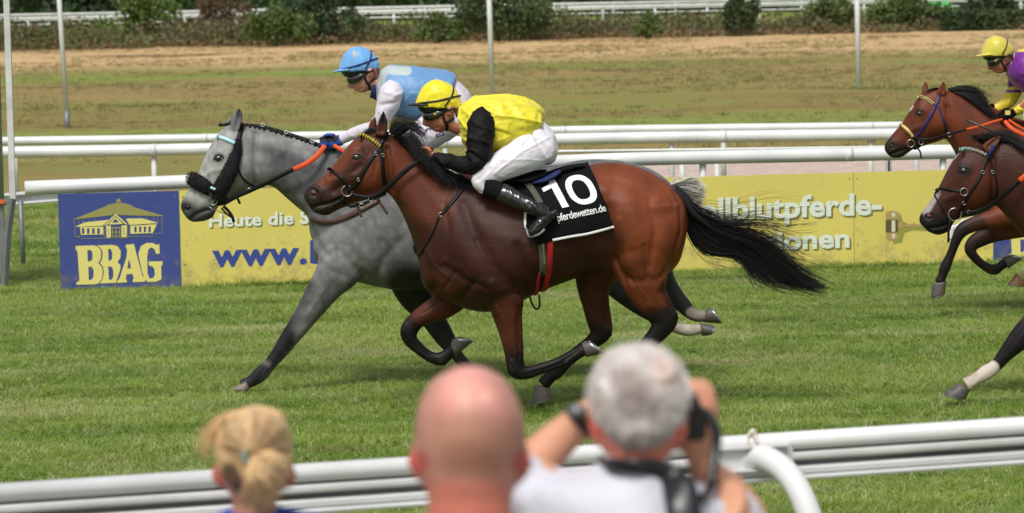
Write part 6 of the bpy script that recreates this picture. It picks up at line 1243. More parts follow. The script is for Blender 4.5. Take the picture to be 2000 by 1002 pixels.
# ---------------------------------------------------------------- jockey in light blue
j2 = thing('person', 'jockey in light blue silks with pale sleeves, light blue cap, crouching on the grey horse', 'person', (P(840, 330, YG)[0], YG, P(840, 330, YG)[2]), 'jockeys in racing silks')
T2 = T_of(700.5, 121, .88, -7); mb = MB(); head_lofts(mb, T2, .88, YG)
loft(mb, [(752, 134, 748, 195, 0, .09), (775, 130, 765, 215, 0, .14), (830, 136, 815, 222, 0, .15), (885, 160, 850, 235, 0, .14), (905, 190, 880, 260, 0, .12)], YG, ring=20)
for s in (-1, 1):
    limb(mb, [(765, 172, 12, s * .13), (755, 205, 12, s * .18), (742, 238, 12, s * .19), (705, 256, 9, s * .14), (664, 275, 8, s * .08)], YG)
    limb(mb, [(890, 215, 24, s * .10), (850, 252, 19, s * .17), (800, 285, 16, s * .21), (820, 310, 13, s * .25), (880, 340, 11, s * .3), (900, 352, 9, s * .33), (882, 372, 6, s * .34)], YG)
me = fuse(mb, .005, 1); sculpt(me, [([T2(848, 251), T2(856, 249)], 1.6, -.004), ([T2(832, 231), T2(838, 229)], 3, -.003)]); bvj2 = bvh_of(me); link('body', me, M_skin2, j2)
mb = MB(); loft(mb, [(738, 145, 732, 190, 0, .055), (746, 134, 740, 206, 0, .10), (762, 127, 754, 222, 0, .155), (790, 127, 782, 232, 0, .185), (822, 130, 812, 234, 0, .195), (852, 134, 842, 230, 0, .18), (875, 138, 866, 215, 0, .165), (889, 146, 882, 190, 0, .14), (892, 153, 886, 166, 0, .07)], YG, ring=28)
me = fuse(mb, .0075, 4); wrinkle(me, .005, 7, (1, 1, .8), 11); 
paint(me, lin(98, 144, 190), [([(752, 134), (745, 160), (738, 200)], 3, 11, lin(170, 182, 182)), ([(752, 134), (775, 138), (795, 138)], 6, 12, lin(178, 192, 190))], name='silk'); 
M_bp = cloth_mat('light_blue_silk_printed', (.3, .3, .3), .45); nt_ = M_bp.node_tree; at_ = nt_.nodes.new('ShaderNodeAttribute'); at_.attribute_name = 'silk'; nt_.links.new(at_.outputs['Color'], nt_.nodes['Principled BSDF'].inputs['Base Color'])
link('silks_jacket', me, M_bp, j2)
for s in (-1, 1):
    mb = MB(); limb(mb, [(772, 158, 12, s * .13, .05), (768, 172, 22, s * .165, .072), (762, 192, 24, s * .185, .07), (754, 214, 20, s * .19, .06), (745, 232, 16, s * .19, .05), (735, 244, 15, s * .18, .045)], YG, ring=18); garment('sleeve', mb, .007, M_psilk, j2, amp=.006, sc=9, seed=s, strokes=[([(752, 180), (780, 186)], 4, .005), ([(745, 205), (775, 200)], 4, -.006)])
    mb = MB(); limb(mb, [(750, 236, 14, s * .19, .045), (730, 250, 14.5, s * .17, .042), (706, 256, 13, s * .14, .038), (684, 264, 11.5, s * .11, .034), (664, 273, 10, s * .085, .03)], YG, ring=16); garment('forearm_sleeve', mb, .006, M_psilk, j2, amp=.003, sc=13, seed=s + 4)
    mb = MB(); hand(mb, P(664, 274, YG + s * .085), P(634, 280, YG + s * .05) - P(664, 274, YG + s * .085), (0, 0, 1), 1.08); mb.tube([P(668, 273, YG + s * .09), P(656, 276, YG + s * .08)], .034, ring=12, flat=.8); me = fuse(mb, .005, 1)
    paint(me, lin(40, 82, 170), [([(632, 272), (655, 270)], 5, 9, lin(22, 26, 38))], name='coat'); link('glove', me, mat('blue_black_glove', (.1, .1, .1), .7, attr='coat'), j2)
mb = MB(); loft(mb, [(733, 150, 722, 190, 0, .056), (742, 146, 735, 196, 0, .062)], YG, ring=20); mb.build('collar', M_navy, j2)
mb = MB(); loft(mb, [(880, 150, 850, 225, 0, .14), (898, 160, 872, 240, 0, .155), (914, 176, 895, 250, 0, .15), (925, 195, 915, 240, 0, .10)], YG, ring=24)
for s in (-1, 1): limb(mb, [(892, 215, 34, s * .09, .11), (870, 236, 36, s * .125, .105), (842, 256, 34, s * .155, .095), (818, 272, 30, s * .18, .085), (800, 290, 22, s * .2, .07), (812, 306, 17, s * .22, .055), (835, 318, 15, s * .24, .05)], YG, m=5, ring=20)
o, bvb = garment('breeches', mb, .0075, M_psilk, j2, amp=.004, sc=9, seed=8)
for txt, a in (('EQ', (852, 268, 868, 262, 6)), ('SPA', (826, 266, 846, 246, 6))):
    def mp(x, y, a=a): return hit(bvb, a[0] + (a[2] - a[0]) * x - a[4] * y * .3, a[1] + (a[3] - a[1]) * x - a[4] * y, .003, YG - .25)[0]
    text_print(txt, mp, M_navy, 'lettering', o, bold=.02)
for s in (-1, 1):
    mb = MB(); limb(mb, [(808, 300, 17, s * .235, .055), (850, 322, 17, s * .27, .05), (892, 344, 13, s * .32, .042), (905, 356, 13, s * .33, .04), (892, 370, 11, s * .34, .04), (880, 380, 6, s * .34, .03)], YG, ring=16); mb.build('boot', M_boot, j2)
cap, bc = head_gear(j2, T2, .88, YG, M_bcap, M_navy, bvj2, M_bcap, stud=False, hairc=mat('ginger_hair', lin(150, 84, 50), .7, bump=.3), strap_mt=M_black)
star = [(0, 1), (.22, .3), (.95, .3), (.36, -.12), (.6, -.85), (0, -.4), (-.6, -.85), (-.36, -.12), (-.95, .3), (-.22, .3)]
filled([star], lambda x, y: hit(bc, 692 + x * 7, 105 - y * 11, .003, YG)[0], M_gsilk, 'cap_star', cap)
mb = MB(); mb.ball(P(690, 96, YG), .009, 8); mb.build('cap_button', M_psilk, cap)
# saddle and pad of the grey horse
mb = MB(); loft(mb, [(800, 316, 805, 336, 0, .10), (850, 318, 855, 345, 0, .16), (900, 322, 905, 345, 0, .16), (935, 322, 938, 335, 0, .1)], YG, ring=20); mb.build('saddle', M_leather, grey)
# ---------------------------------------------------------------- jockey in purple and yellow
j3 = thing('person', 'jockey in purple and yellow silks with plain yellow cap at the right edge', 'person', (P(2080, 240, YT)[0], YT, P(2080, 240, YT)[2]), 'jockeys in racing silks')
T3 = T_of(1947, 94.5, .72, -6); k3 = .72; mb = MB(); head_lofts(mb, T3, k3, YT)
loft(mb, [(1985, 110, 1975, 155, 0, .09), (2005, 100, 1995, 175, 0, .14), (2050, 98, 2040, 180, 0, .15), (2090, 110, 2075, 185, 0, .14)], YT, ring=20)
for s in (-1, 1):
    limb(mb, [(2000, 130, 16, s * .15), (1990, 165, 12, s * .19), (1978, 188, 9, s * .17), (1950, 212, 7, s * .10), (1942, 215, 6, s * .08)] if s > 0 else [(2015, 130, 16, -.15), (2020, 175, 12, -.2), (2010, 200, 10, -.2), (1985, 218, 7, -.12), (1975, 222, 6, -.1)], YT)
    limb(mb, [(2090, 170, 26, s * .10), (2060, 195, 20, s * .17), (2020, 225, 14, s * .21), (2040, 245, 11, s * .25), (2085, 265, 9, s * .3), (2100, 275, 7, s * .33), (2080, 292, 5, s * .34)], YT)
me = fuse(mb, .005, 1); sculpt(me, [([T3(848, 251), T3(856, 249)], 1.3, -.004)]); bvj3 = bvh_of(me); link('body', me, M_skin, j3)
def striped(me, bands):
    v = vco(me); q = proj(v); c = np.zeros((len(v), 4)); c[:, 3] = 1; c[:] = (*lin(112, 34, 138), 1)
    for f in bands: c[f(q)] = (*lin(232, 208, 54), 1)
    a = me.color_attributes.new('silk', 'FLOAT_COLOR', 'POINT'); a.data.foreach_set('color', c.ravel())
M_str = cloth_mat('purple_yellow_silk', (.3, .3, .3), .4); nt_ = M_str.node_tree; at_ = nt_.nodes.new('ShaderNodeAttribute'); at_.attribute_name = 'silk'; nt_.links.new(at_.outputs['Color'], nt_.nodes['Principled BSDF'].inputs['Base Color'])
mb = MB(); loft(mb, [(1977, 112, 1964, 140, 0, .055), (1983, 102, 1968, 152, 0, .10), (1994, 96, 1982, 168, 0, .15), (2015, 94, 2005, 184, 0, .18), (2045, 94, 2035, 186, 0, .19), (2080, 104, 2070, 178, 0, .17), (2096, 116, 2090, 150, 0, .12)], YT, ring=26)
me = fuse(mb, .0065, 3); wrinkle(me, .004, 8, (1, 1, 1), 4); striped(me, [lambda q: (q[:, 1] < 101) & (q[:, 0] > 1986), lambda q: (abs(q[:, 1] - q[:, 0] * .3 + 430 - 1) < 0)]); link('silks_jacket', me, M_str, j3)
def str_arm(q): return ((q[:, 1] > 147) & (q[:, 1] < 158)) | ((q[:, 1] > 169) & (q[:, 1] < 175)) | (q[:, 1] > 181)
mb = MB(); limb(mb, [(1985, 130, 12, .10, .05), (1984, 146, 17, .14, .06), (1983, 165, 15.5, .17, .055), (1980, 182, 15, .17, .052), (1970, 197, 14, .14, .046), (1955, 207, 11, .12, .04), (1943, 213, 8, .10, .032)], YT, ring=18)
me = fuse(mb, .005, 2); wrinkle(me, .004, 12, (1, 1, 1), 2); striped(me, [str_arm]); link('sleeve', me, M_str, j3)
mb = MB(); limb(mb, [(2015, 128, 16, -.16, .06), (2020, 150, 17, -.19, .06), (2022, 176, 16, -.2, .055), (2014, 198, 13, -.19, .046), (1998, 210, 10, -.15, .04), (1982, 219, 8, -.12, .032)], YT, ring=18)
me = fuse(mb, .005, 2); wrinkle(me, .004, 12, (1, 1, 1), 6); striped(me, [str_arm]); link('sleeve', me, M_str, j3)
for c, d in ((P(1945, 213, YT + .10), P(1928, 218, YT + .05)), (P(1982, 219, YT - .12), P(1960, 228, YT - .10))):
    mb = MB(); hand(mb, c, d - c, (0, 0, 1), 1.0); me = fuse(mb, .0045, 1); link('glove', me, M_blackcloth, j3)
mb = MB(); p = P(1968, 220, YT - .17); mb.box(p, (.035, .012, .03)); mb.build('glove_patch', mat('pale_yellow_patch', lin(225, 195, 110), .6), j3, smooth=False)
mb = MB(); loft(mb, [(1978, 106, 1962, 138, 0, .057), (1983, 104, 1968, 146, 0, .063)], YT, ring=20); mb.build('collar', M_breech, j3)
mb = MB(); loft(mb, [(2080, 110, 2060, 180, 0, .14), (2105, 125, 2085, 195, 0, .155), (2120, 150, 2110, 190, 0, .1)], YT, ring=22)
for s in (-1, 1): limb(mb, [(2092, 165, 28, s * .09, .11), (2060, 192, 28, s * .15, .095), (2030, 212, 24, s * .18, .085), (2014, 228, 16, s * .21, .06), (2035, 242, 13, s * .24, .05)], YT, ring=18)
garment('breeches', mb, .009, M_breech, j3, amp=.004, sc=9)
for s in (-1, 1):
    mb = MB(); limb(mb, [(2020, 232, 14, s * .235, .055), (2055, 250, 14, s * .27, .05), (2088, 268, 11, s * .32, .042), (2098, 278, 11, s * .33, .04), (2080, 294, 5, s * .34, .03)], YT, ring=16); mb.build('boot', M_boot, j3)
head_gear(j3, T3, k3, YT, M_ycap2, M_black, bvj3, M_ycap2, bands=False)
w_ = MB(); a, b = P(1888, 234, YT - .30), P(2010, 288, YT - .18); w_.tube([a, a * .3 + b * .7, b], [.008, .0065, .009], ring=8); wh = w_.build('whip', M_black); tag(wh, 'thin black whip held across the neck of the brown horse at right', 'whip')
# ================================================================ SPECTATORS seen from behind
M_pinkskin = mat('sunburnt_skin', lin(222, 150, 136), .5, bump=.05, bscale=150, sss=.1, attr='coat', var=.16, scale=16)
M_armskin = mat('arm_skin', lin(205, 150, 120), .55, bump=.05, sss=.1, attr='coat', var=.08, scale=14)
M_shirt_w = cloth_mat('white_shirt', lin(208, 208, 218), .85, spec=.2, sheen=0); M_shirt_b = cloth_mat('blue_shirt', lin(38, 72, 168), .8, spec=.2, sheen=0); M_shirt_r = cloth_mat('dark_red_shirt', lin(110, 40, 40), .8, spec=.2, sheen=0)
M_jeans = mat('dark_trousers', (.03, .035, .05), .9, var=.2); M_shoe2 = mat('leather_shoes', (.03, .02, .015), .6)
def stand(name_label, cx, Y, torso_top, shoulder, k=1.0):
    t = thing('person', name_label, 'person', (P(cx, torso_top, Y)[0], Y, .14), 'spectators at the front rail'); return t
def lower_body(t, cx, Y, ytop, shirt, wid=.21, belly=.13, arms=True):
    """shirt, trousers and shoes down to the paving, for a person seen from behind; ytop = shoulder line (px)"""
    X, _, Z = P(cx, ytop, Y); s = S(Y)
    def st_(dx, z, rl, dy=0, cx_=0): a = proj([X + cx_ - dx, Y + dy, z]); b = proj([X + cx_ + dx, Y + dy, z]); return (a[0], a[1], b[0], b[1], dy, rl)
    body = MB(); leg = MB(); hip = .90 if Z > 1.5 else .85
    loft(leg, [st_(.10, hip + .14, .09), st_(.165, hip + .06, .115), st_(.175, hip - .03, .12), st_(.16, hip - .10, .11)], Y, ring=20)
    for s_ in (-1, 1): loft(leg, [st_(.085, hip - .04, .095, 0, s_ * .085), st_(.082, hip - .2, .09, 0, s_ * .088), st_(.062, .55, .065, 0, s_ * .09), st_(.058, .4, .06, -.01, s_ * .09), st_(.05, .2, .05, 0, s_ * .09)], Y, ring=16)
    return X, Z, st_, leg, hip
def finish_lower(t, X, Y, st_, leg, hip, body):
    loft(body, [st_(.13, hip + .2, .10), st_(.15, hip + .1, .11), st_(.155, hip, .11)], Y, ring=16)
    for s_ in (-1, 1): loft(body, [st_(.07, hip, .08, 0, s_ * .085), st_(.045, .5, .05, 0, s_ * .09), st_(.035, .2, .04, 0, s_ * .09)], Y, ring=12)
    garment('trousers', leg, .012, M_jeans, t, amp=.003, sc=7)
    for s_ in (-1, 1):
        m = MB(); c = np.array([X + s_ * .09, Y + .05, .175]); m.tube([c + [0, -.13, .01], c + [0, -.09, .015], c + [0, 0, .01], c + [0, .10, -.005], c + [0, .15, -.012]], [.025, .042, .044, .036, .014], side=(1, 0, 0), ring=14, flat=1.1); m.build('shoe', M_shoe2, t)
def face_far(mb, cx, yc, Y, s):
    """nose, lips and chin on the far side of the head (facing the track)"""
    c = P(cx, yc, Y)
    mb.tube([c + [0, .085, .045], c + [0, .112, .01], c + [0, .120, -.012], c + [0, .10, -.022]], [.008, .012, .016, .010], side=(1, 0, 0), ring=10)
    mb.tube([c + [-.026, .088, -.05], c + [0, .102, -.048], c + [.026, .088, -.05]], [.005, .009, .005], ring=8, side=(0, 0, 1)); mb.ball(c + [0, .082, -.085], (.03, .022, .022), 8)
def ears(mb, xl, xr, y, Y, s, r=.034):
    for x, sg in ((xl, -1), (xr, 1)):
        c = P(x, y, Y); mb.tube([c + [-sg * .006, .004, r * .9], c + [sg * .006, -.006, r * .7], c + [sg * .010, -.010, 0], c + [sg * .004, -.004, -r * .6], c + [-sg * .006, .004, -r * .9]], [.008, .014, .016, .012, .006], side=(0, 1, 0), ring=10, flat=.6)
def eyes_far(t, cx, yc, Y):
    c = P(cx, yc, Y)
    for sg in (-1, 1):
        m = MB(); m.ball(c + [sg * .031, .080, .032], .013, 8); m.build('eye', M_whair, t)
# ---- bald man
YM = 5.0; bm_ = stand('bald man with sunburnt head and red ears seen from behind in the middle foreground', 917, YM, 1100, 0)
mb = MB(); loft(mb, [(905, 716, 929, 716, 0, .02), (880, 722, 954, 722, 0, .045), (846, 743, 988, 743, 0, .075), (822, 780, 1012, 780, 0, .096), (811, 825, 1024, 825, 0, .104), (811, 865, 1023, 865, 0, .102), (818, 900, 1016, 900, 0, .095), (828, 935, 1006, 935, -.005, .085), (836, 975, 1000, 975, -.01, .072), (832, 1015, 1004, 1015, -.012, .07), (815, 1055, 1022, 1055, -.01, .075), (760, 1090, 1078, 1090, 0, .08)], YM, ring=32)
ears(mb, 828, 1008, 905, YM, 0, .032); face_far(mb, 917, 880, YM, 0)
X, Z, st_, leg, hip = lower_body(bm_, 917, YM, 1100, M_shirt_r)
loft(mb, [st_(.12, Z - .02, .07), st_(.19, Z - .08, .09), st_(.17, Z - .3, .10), st_(.14, hip + .15, .10)], YM, ring=20)
for s_ in (-1, 1): mb.tube(cat_rom([[X + s_ * .18, YM, Z - .07], [X + s_ * .24, YM, Z - .2], [X + s_ * .27, YM + .02, Z - .36], [X + s_ * .24, YM + .12, Z - .5], [X + s_ * .16, YM + .24, Z - .55]], 4), np.interp(np.linspace(0, 1, 17), [0, .5, 1], [.05, .04, .028]), side=(0, 1, 0), ring=12); hand(mb, [X + s_ * .16, YM + .24, Z - .55], (-s_ * .5, .8, 0), (0, 0, 1))
finish_lower(bm_, X, YM, st_, leg, hip, mb)
me = fuse(mb, .008, 4)
paint(me, lin(196, 138, 122), [([(915, 760), (925, 800)], 20, 85, lin(224, 158, 144)), ([(895, 850), (940, 860)], 34, 84, lin(172, 124, 102), .9), ([(900, 900), (940, 905)], 20, 60, lin(152, 106, 84), .9), ([(850, 962), (915, 968), (985, 962)], 2, 7, lin(160, 96, 80), .6), ([(880, 800)], 8, 26, lin(206, 140, 122), .5), ([(950, 775)], 6, 22, lin(246, 196, 180), .5), ([(815, 905)], 18, 30, lin(190, 92, 80)), ([(1021, 905)], 18, 30, lin(190, 92, 80)), ([(860, 980), (980, 985)], 24, 60, lin(214, 128, 108)), ([(850, 1020), (990, 1020)], 6, 30, lin(196, 92, 76), .8)])  # rosy crown holds a painted highlight; neck crease drawn as a dark line
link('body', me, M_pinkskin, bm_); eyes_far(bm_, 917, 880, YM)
mb = MB(); loft(mb, [st_(.10, Z + .0, .08), st_(.15, Z - .03, .09), st_(.21, Z - .08, .11), st_(.225, Z - .18, .125), st_(.21, Z - .35, .135), st_(.19, hip + .1, .13), st_(.19, hip - .02, .135)], YM, ring=24)
for s_ in (-1, 1): mb.tube(cat_rom([[X + s_ * .16, YM, Z - .06], [X + s_ * .23, YM, Z - .16], [X + s_ * .26, YM + .01, Z - .3]], 4), .065, side=(0, 1, 0), ring=14)
garment('shirt', mb, .012, M_shirt_r, bm_, amp=.004, sc=6)
mb = MB()
# ---- grey haired man with camera
YW = 5.35; gm = stand('grey haired man in a white shirt holding a black camera up to his face', 1248, YW, 960, 0)
mb = MB(); loft(mb, [(1238, 692, 1258, 692, 0, .02), (1195, 706, 1300, 706, 0, .07), (1168, 740, 1326, 740, 0, .09), (1160, 780, 1332, 780, 0, .095), (1165, 825, 1328, 825, 0, .093), (1176, 862, 1316, 862, 0, .082), (1184, 890, 1306, 890, -.01, .068), (1182, 920, 1310, 925, -.01, .07), (1150, 950, 1340, 955, 0, .08)], YW, ring=30)
ears(mb, 1178, 1316, 838, YW, 0, .032); face_far(mb, 1248, 815, YW, 0)
X, Z, st_, leg, hip = lower_body(gm, 1225, YW, 960, M_shirt_w)
Z0 = P(1225, 950, YW)[2]
loft(mb, [st_(.12, Z0 - .02, .07), st_(.18, Z0 - .08, .09), st_(.17, Z0 - .3, .10), st_(.14, hip + .15, .10)], YW, ring=20)
W = lambda x, y, d: P(x, y, YW + d)
LA = [W(1040, 940, .0), W(1010, 985, .06), W(1005, 960, .12), W(1050, 900, .13), W(1100, 850, .13), W(1138, 818, .12), W(1160, 803, .12)]
RA = [W(1390, 985, .0), W(1445, 1060, .06), W(1450, 1020, .12), W(1408, 960, .13), W(1386, 935, .12), W(1376, 912, .11), W(1373, 900, .11)]
for A_, rr in ((LA, [.055, .046, .042, .036, .030, .024, .024]), (RA, [.055, .046, .044, .038, .030, .025, .024])): mb.tube(cat_rom(A_, 4), np.interp(np.linspace(0, 6, 25), range(7), rr), side=(0, 1, 0), ring=14)
hand(mb, LA[-1], W(1200, 785, .13) - LA[-1], (0, 0, 1), 1.0); hand(mb, RA[-1], W(1364, 840, .10) - RA[-1], (-.75, -.65, 0), 1.12)
finish_lower(gm, X, YW, st_, leg, hip, mb)
me = fuse(mb, .008, 3)
paint(me, lin(208, 152, 122), [([(1166, 838)], 18, 30, lin(206, 96, 76)), ([(1327, 838)], 18, 30, lin(206, 96, 76)), ([(1185, 880), (1310, 880)], 16, 40, lin(200, 120, 98)), ([(1250, 730)], 20, 60, lin(214, 160, 146)), ([(1365, 790), (1380, 840)], 20, 50, lin(214, 150, 124))])
link('body', me, M_armskin, gm); eyes_far(gm, 1248, 815, YW)
M_ghair = mat('grey_hair', lin(176, 168, 164), .8, attr='coat', var=.18, scale=30, bump=.5, bscale=120, stretch=(1, 1, .5))
mb = MB(); loft(mb, [(1236, 676, 1262, 674, 0, .03), (1190, 688, 1305, 686, 0, .08), (1160, 724, 1334, 722, 0, .103), (1153, 765, 1340, 765, 0, .108), (1156, 800, 1340, 800, 0, .105), (1170, 838, 1324, 840, -.012, .090), (1192, 868, 1302, 870, -.03, .062)], YW, ring=30)
me = fuse(mb, .007, 2); wrinkle(me, .007, 18, (1, 1, 1), 3)
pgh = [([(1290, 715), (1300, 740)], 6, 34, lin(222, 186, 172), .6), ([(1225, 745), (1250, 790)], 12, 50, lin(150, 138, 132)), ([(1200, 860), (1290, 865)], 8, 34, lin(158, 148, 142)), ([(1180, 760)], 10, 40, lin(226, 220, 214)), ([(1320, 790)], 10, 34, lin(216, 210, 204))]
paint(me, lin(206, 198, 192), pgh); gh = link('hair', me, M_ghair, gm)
mb = MB(); bh = bvh_of(me) if False else None
for _ in range(2600):
    u = rng.normal(size=3); u /= np.linalg.norm(u); u[2] = abs(u[2]) if rng.random() < .6 else u[2] * .8
    c = P(1248, 775, YW) + u * [.068, .10, .072]; d = u + rng.normal(size=3) * .5; d /= np.linalg.norm(d); mb.tube([c - d * .004, c + d * .006, c + d * .016 + [0, 0, -.002]], [.0011, .0009, .0003], ring=3, cap=False)
mb.build('hair_tufts', mat('grey_hair_tips', lin(224, 216, 210), .8), gh)['kind'] = 'stuff'
mb = MB(); loft(mb, [(1176, 896, 1312, 908, -.01, .078), (1150, 915, 1340, 930, 0, .09), (1090, 928, 1385, 958, 0, .10), (1035, 940, 1412, 985, 0, .11), (1015, 985, 1425, 1020, 0, .125), (1010, 1100, 1425, 1110, 0, .135), (1030, 1400, 1420, 1400, 0, .14)], YW, ring=28)
loft(mb, [st_(.20, 1.35, .135), st_(.19, hip + .1, .13), st_(.19, hip - .02, .135)], YW, ring=24)
mb.tube(cat_rom([W(1060, 955, 0), W(1020, 980, .03), W(1008, 985, .07)], 4), .062, side=(0, 1, 0), ring=14); mb.tube(cat_rom([W(1385, 1000, 0), W(1415, 1030, .03), W(1438, 1056, .06)], 4), .060, side=(0, 1, 0), ring=14)
garment('shirt', mb, .010, M_shirt_w, gm, amp=.007, sc=5, seed=2)
mb = MB(); loft(mb, [(1182, 886, 1306, 892, -.01, .074), (1174, 896, 1314, 906, -.01, .079), (1168, 905, 1322, 918, -.008, .084)], YW, ring=26); mb.build('collar', M_shirt_w, gm)
mb = MB(); mb.tube(cat_rom([W(1172, 900, -.02), W(1190, 908, -.075), W(1240, 910, -.098), W(1288, 916, -.085), W(1312, 935, -.085), W(1330, 965, -.11), W(1336, 1010, -.13), W(1338, 1080, -.14)], 5), np.interp(np.linspace(0, 1, 36), [0, .3, .5, .65, 1], [.010, .012, .014, .026, .026]), side=(0, 1, 0), ring=10, flat=.3); mb.build('neck_strap', M_black, gm)
cm = thing('camera', 'black camera held up against the face of the grey haired man', 'camera', tuple(W(1352, 830, .12)))
c = W(1350, 824, .085); mb = MB(); mb.box(c, (.045, .05, .055)); me = mb.mesh('cb'); ob = link('camera_body', me, M_black, cm, smooth=False); q = ob.modifiers.new('b', 'BEVEL'); q.width = .010; q.segments = 3
mb = MB(); mb.tube([c + [-.03, .0, .0], c + [-.03, .09, .0]], .032, side=(1, 0, 0), ring=18); mb.tube([c + [-.03, .088, 0], c + [-.03, .10, 0]], .027, side=(1, 0, 0), ring=18); mb.build('lens', M_black, cm)
mb = MB(); mb.tube([c + [-.005, -.03, .03], c + [-.005, .02, .035]], .018, side=(1, 0, 0), ring=10); mb.build('viewfinder', M_black, cm)
mb = MB(); mb.tube(cat_rom([W(1356, 795, .10), W(1380, 808, .08), W(1398, 840, .05), W(1399, 870, .02), W(1394, 910, 0), W(1388, 950, -.02), W(1370, 975, -.08)], 5), .008, side=(0, 1, 0), ring=8, flat=.5); mb.build('camera_strap', M_black, cm)
mb = MB(); a, b = W(1126, 828, .12), W(1140, 817, .12); mb.tube([a, b], .031, side=(0, 1, 0), ring=18, flat=1.0); o = mb.build('watch', M_black, gm)
mb = MB(); mb.ball(W(1128, 802, .09), (.015, .014, .010), 8); mb.build('watch_case', M_steel, o)
# ---- blonde woman
YL = 6.1; wm = stand('blonde woman with loosely tied-up hair and a blue top seen from behind', 495, YL, 1010, 0)
mb = MB(); loft(mb, [(486, 806, 506, 806, 0, .02), (450, 818, 542, 818, 0, .065), (428, 845, 563, 845, 0, .085), (422, 880, 569, 880, 0, .09), (428, 915, 562, 915, 0, .086), (440, 945, 552, 945, 0, .072), (452, 970, 540, 970, -.01, .055), (452, 1000, 542, 1000, -.01, .052), (430, 1020, 565, 1020, 0, .06)], YL, ring=28)
ears(mb, 438, 556, 930, YL, 0, .024); face_far(mb, 495, 905, YL, 0)
X, Z, st_, leg, hip = lower_body(wm, 500, YL, 1020, M_shirt_b)
loft(mb, [st_(.10, Z - .02, .06), st_(.16, Z - .07, .08), st_(.14, Z - .3, .09), st_(.12, hip + .15, .09)], YL, ring=20)
for s_ in (-1, 1): mb.tube(cat_rom([[X + s_ * .16, YL, Z - .06], [X + s_ * .20, YL, Z - .2], [X + s_ * .22, YL + .02, Z - .33], [X + s_ * .20, YL + .12, Z - .45], [X + s_ * .12, YL + .22, Z - .48]], 4), np.interp(np.linspace(0, 1, 17), [0, .5, 1], [.04, .033, .022]), side=(0, 1, 0), ring=12); hand(mb, [X + s_ * .12, YL + .22, Z - .48], (-s_ * .5, .8, 0), (0, 0, 1), .9)
finish_lower(wm, X, YL, st_, leg, hip, mb)
me = fuse(mb, .008, 4); paint(me, lin(206, 140, 116), [([(425, 932)], 14, 26, lin(206, 110, 96)), ([(567, 932)], 14, 26, lin(206, 120, 105))]); link('body', me, M_pinkskin, wm); eyes_far(wm, 495, 905, YL)
M_blonde = mat('blonde_hair', lin(206, 172, 120), .5, var=.3, scale=40, bump=.5, bscale=100, attr='coat', spec=.4, stretch=(1, 1, .4)); M_bl2 = mat('blonde_strands', lin(240, 206, 156), .45, var=.25, scale=60)
M_dkbl = mat('dark_blonde', lin(120, 88, 62), .6, var=.3, scale=50)
mb = MB(); loft(mb, [(484, 797, 512, 797, 0, .03), (446, 808, 548, 808, 0, .078), (422, 838, 567, 836, 0, .098), (415, 875, 575, 872, 0, .102), (424, 905, 568, 902, -.008, .096), (440, 935, 558, 930, -.02, .080), (452, 960, 545, 955, -.03, .05)], YL, ring=30)
me = fuse(mb, .007, 2); wrinkle(me, .005, 16, (1, 1, .6), 5)
paint(me, lin(232, 192, 138), [([(442, 830), (455, 850), (475, 862)], 5, 16, lin(104, 78, 66)), ([(515, 815), (520, 835)], 5, 15, lin(116, 88, 74)), ([(448, 920), (462, 950)], 10, 26, lin(92, 68, 52)), ([(500, 935), (520, 950)], 10, 24, lin(150, 108, 70), .8)]); hr = link('hair', me, M_blonde, wm)  # dark patch low on the left is shade put into the hair colour
mb = MB()
strands(mb, [[(420, 880, -.02), (440, 872, -.07), (465, 875, -.10), (492, 886, -.12)], [(430, 838, -.02), (448, 838, -.08), (472, 858, -.11), (492, 884, -.12)], [(460, 806, -.02), (470, 822, -.09), (484, 850, -.12), (493, 884, -.12)], [(495, 798, -.02), (495, 820, -.09), (494, 850, -.12), (494, 884, -.12)], [(530, 806, -.02), (520, 824, -.09), (506, 852, -.12), (495, 884, -.12)], [(560, 838, -.02), (542, 842, -.08), (518, 862, -.11), (497, 884, -.12)], [(572, 878, -.02), (552, 874, -.07), (524, 878, -.1), (498, 887, -.12)]], 1500, YL, r=.0013, jit=4, m=5, wav=2, lmin=.9)
o = mb.build('hair_strands', M_bl2, hr); o['kind'] = 'stuff'
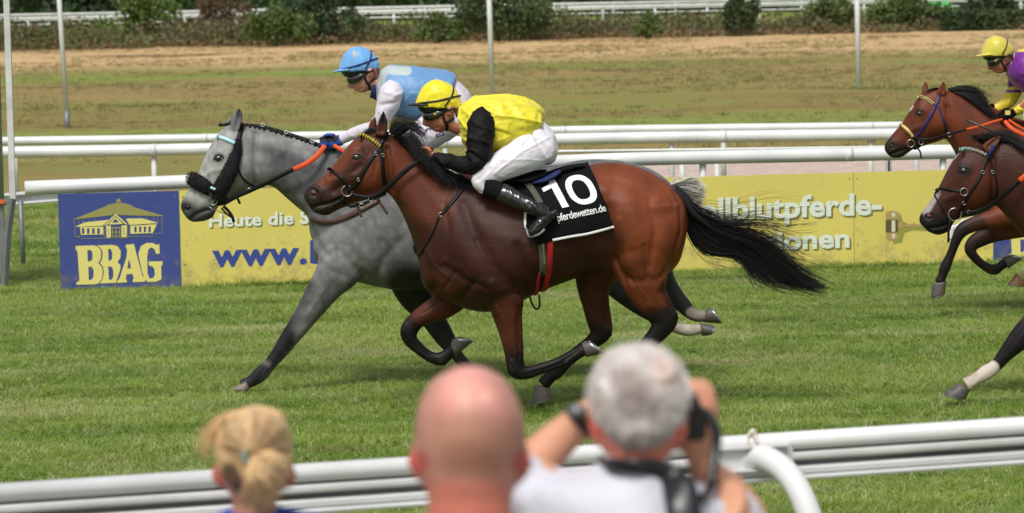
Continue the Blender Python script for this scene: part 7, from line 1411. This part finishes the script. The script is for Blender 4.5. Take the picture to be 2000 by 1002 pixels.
mb = MB(); strands(mb, [[(445, 806, -.02), (420, 826, -.02), (398, 860, -.02), (388, 905, -.02)], [(450, 812, -.02), (430, 836, -.02), (410, 866, -.02), (398, 900, -.02)]], 85, YL, r=.0009, jit=10, m=5, wav=2); mb.build('loose_lock', M_bl2, hr)
mb = MB()
limb(mb, [(495, 890, 9, -.13, .03), (515, 896, 17, -.15, .035), (540, 906, 18, -.14, .035), (558, 920, 8, -.12, .02)], YL); limb(mb, [(506, 895, 12, -.14, .03), (520, 925, 22, -.15, .04), (522, 955, 24, -.13, .04), (508, 985, 17, -.11, .03), (500, 1002, 6, -.10, .02)], YL)
me = fuse(mb, .006, 2); wrinkle(me, .006, 22, (1, 1, .4), 9); paint(me, lin(226, 182, 124), [([(512, 940), (505, 985)], 6, 20, lin(138, 94, 60)), ([(530, 925), (540, 960)], 2, 7, lin(160, 112, 70)), ([(525, 900), (545, 905)], 8, 20, lin(226, 194, 140))]); bn_ = link('hair_bun', me, M_blonde, wm)
mb = MB(); strands(mb, [[(496, 890, -.14), (520, 894, -.18), (545, 902, -.17), (562, 920, -.12)], [(496, 892, -.15), (505, 925, -.19), (520, 955, -.18), (530, 985, -.14)], [(494, 892, -.15), (488, 930, -.19), (484, 960, -.17), (478, 990, -.13)]], 700, YL, r=.0014, jit=10, m=5, wav=4); mb.build('bun_strands', M_bl2, bn_)['kind'] = 'stuff'
mb = MB(); ringmesh(mb, P(494, 886, YL - .135), .014, .006, nrm=(.4, -1, -.2)); mb.build('hair_tie', mat('teal_tie', lin(150, 190, 178), .6), wm)
mb = MB(); loft(mb, [(446, 996, 548, 996, -.01, .066), (420, 1006, 590, 1002, 0, .08), (380, 1024, 640, 1020, 0, .09), (340, 1065, 668, 1062, 0, .105), (345, 1250, 655, 1250, 0, .12)], YL, ring=24)
loft(mb, [st_(.135, 1.5, .115), st_(.13, 1.2, .12), st_(.155, hip + .05, .13), st_(.165, hip - .04, .13)], YL, ring=24)
for s_ in (-1, 1): mb.tube(cat_rom([[X + s_ * .13, YL, Z - .06], [X + s_ * .18, YL, Z - .14], [X + s_ * .20, YL + .01, Z - .25]], 4), .05, side=(0, 1, 0), ring=14)
garment('top', mb, .011, M_shirt_b, wm, amp=.004, sc=6)
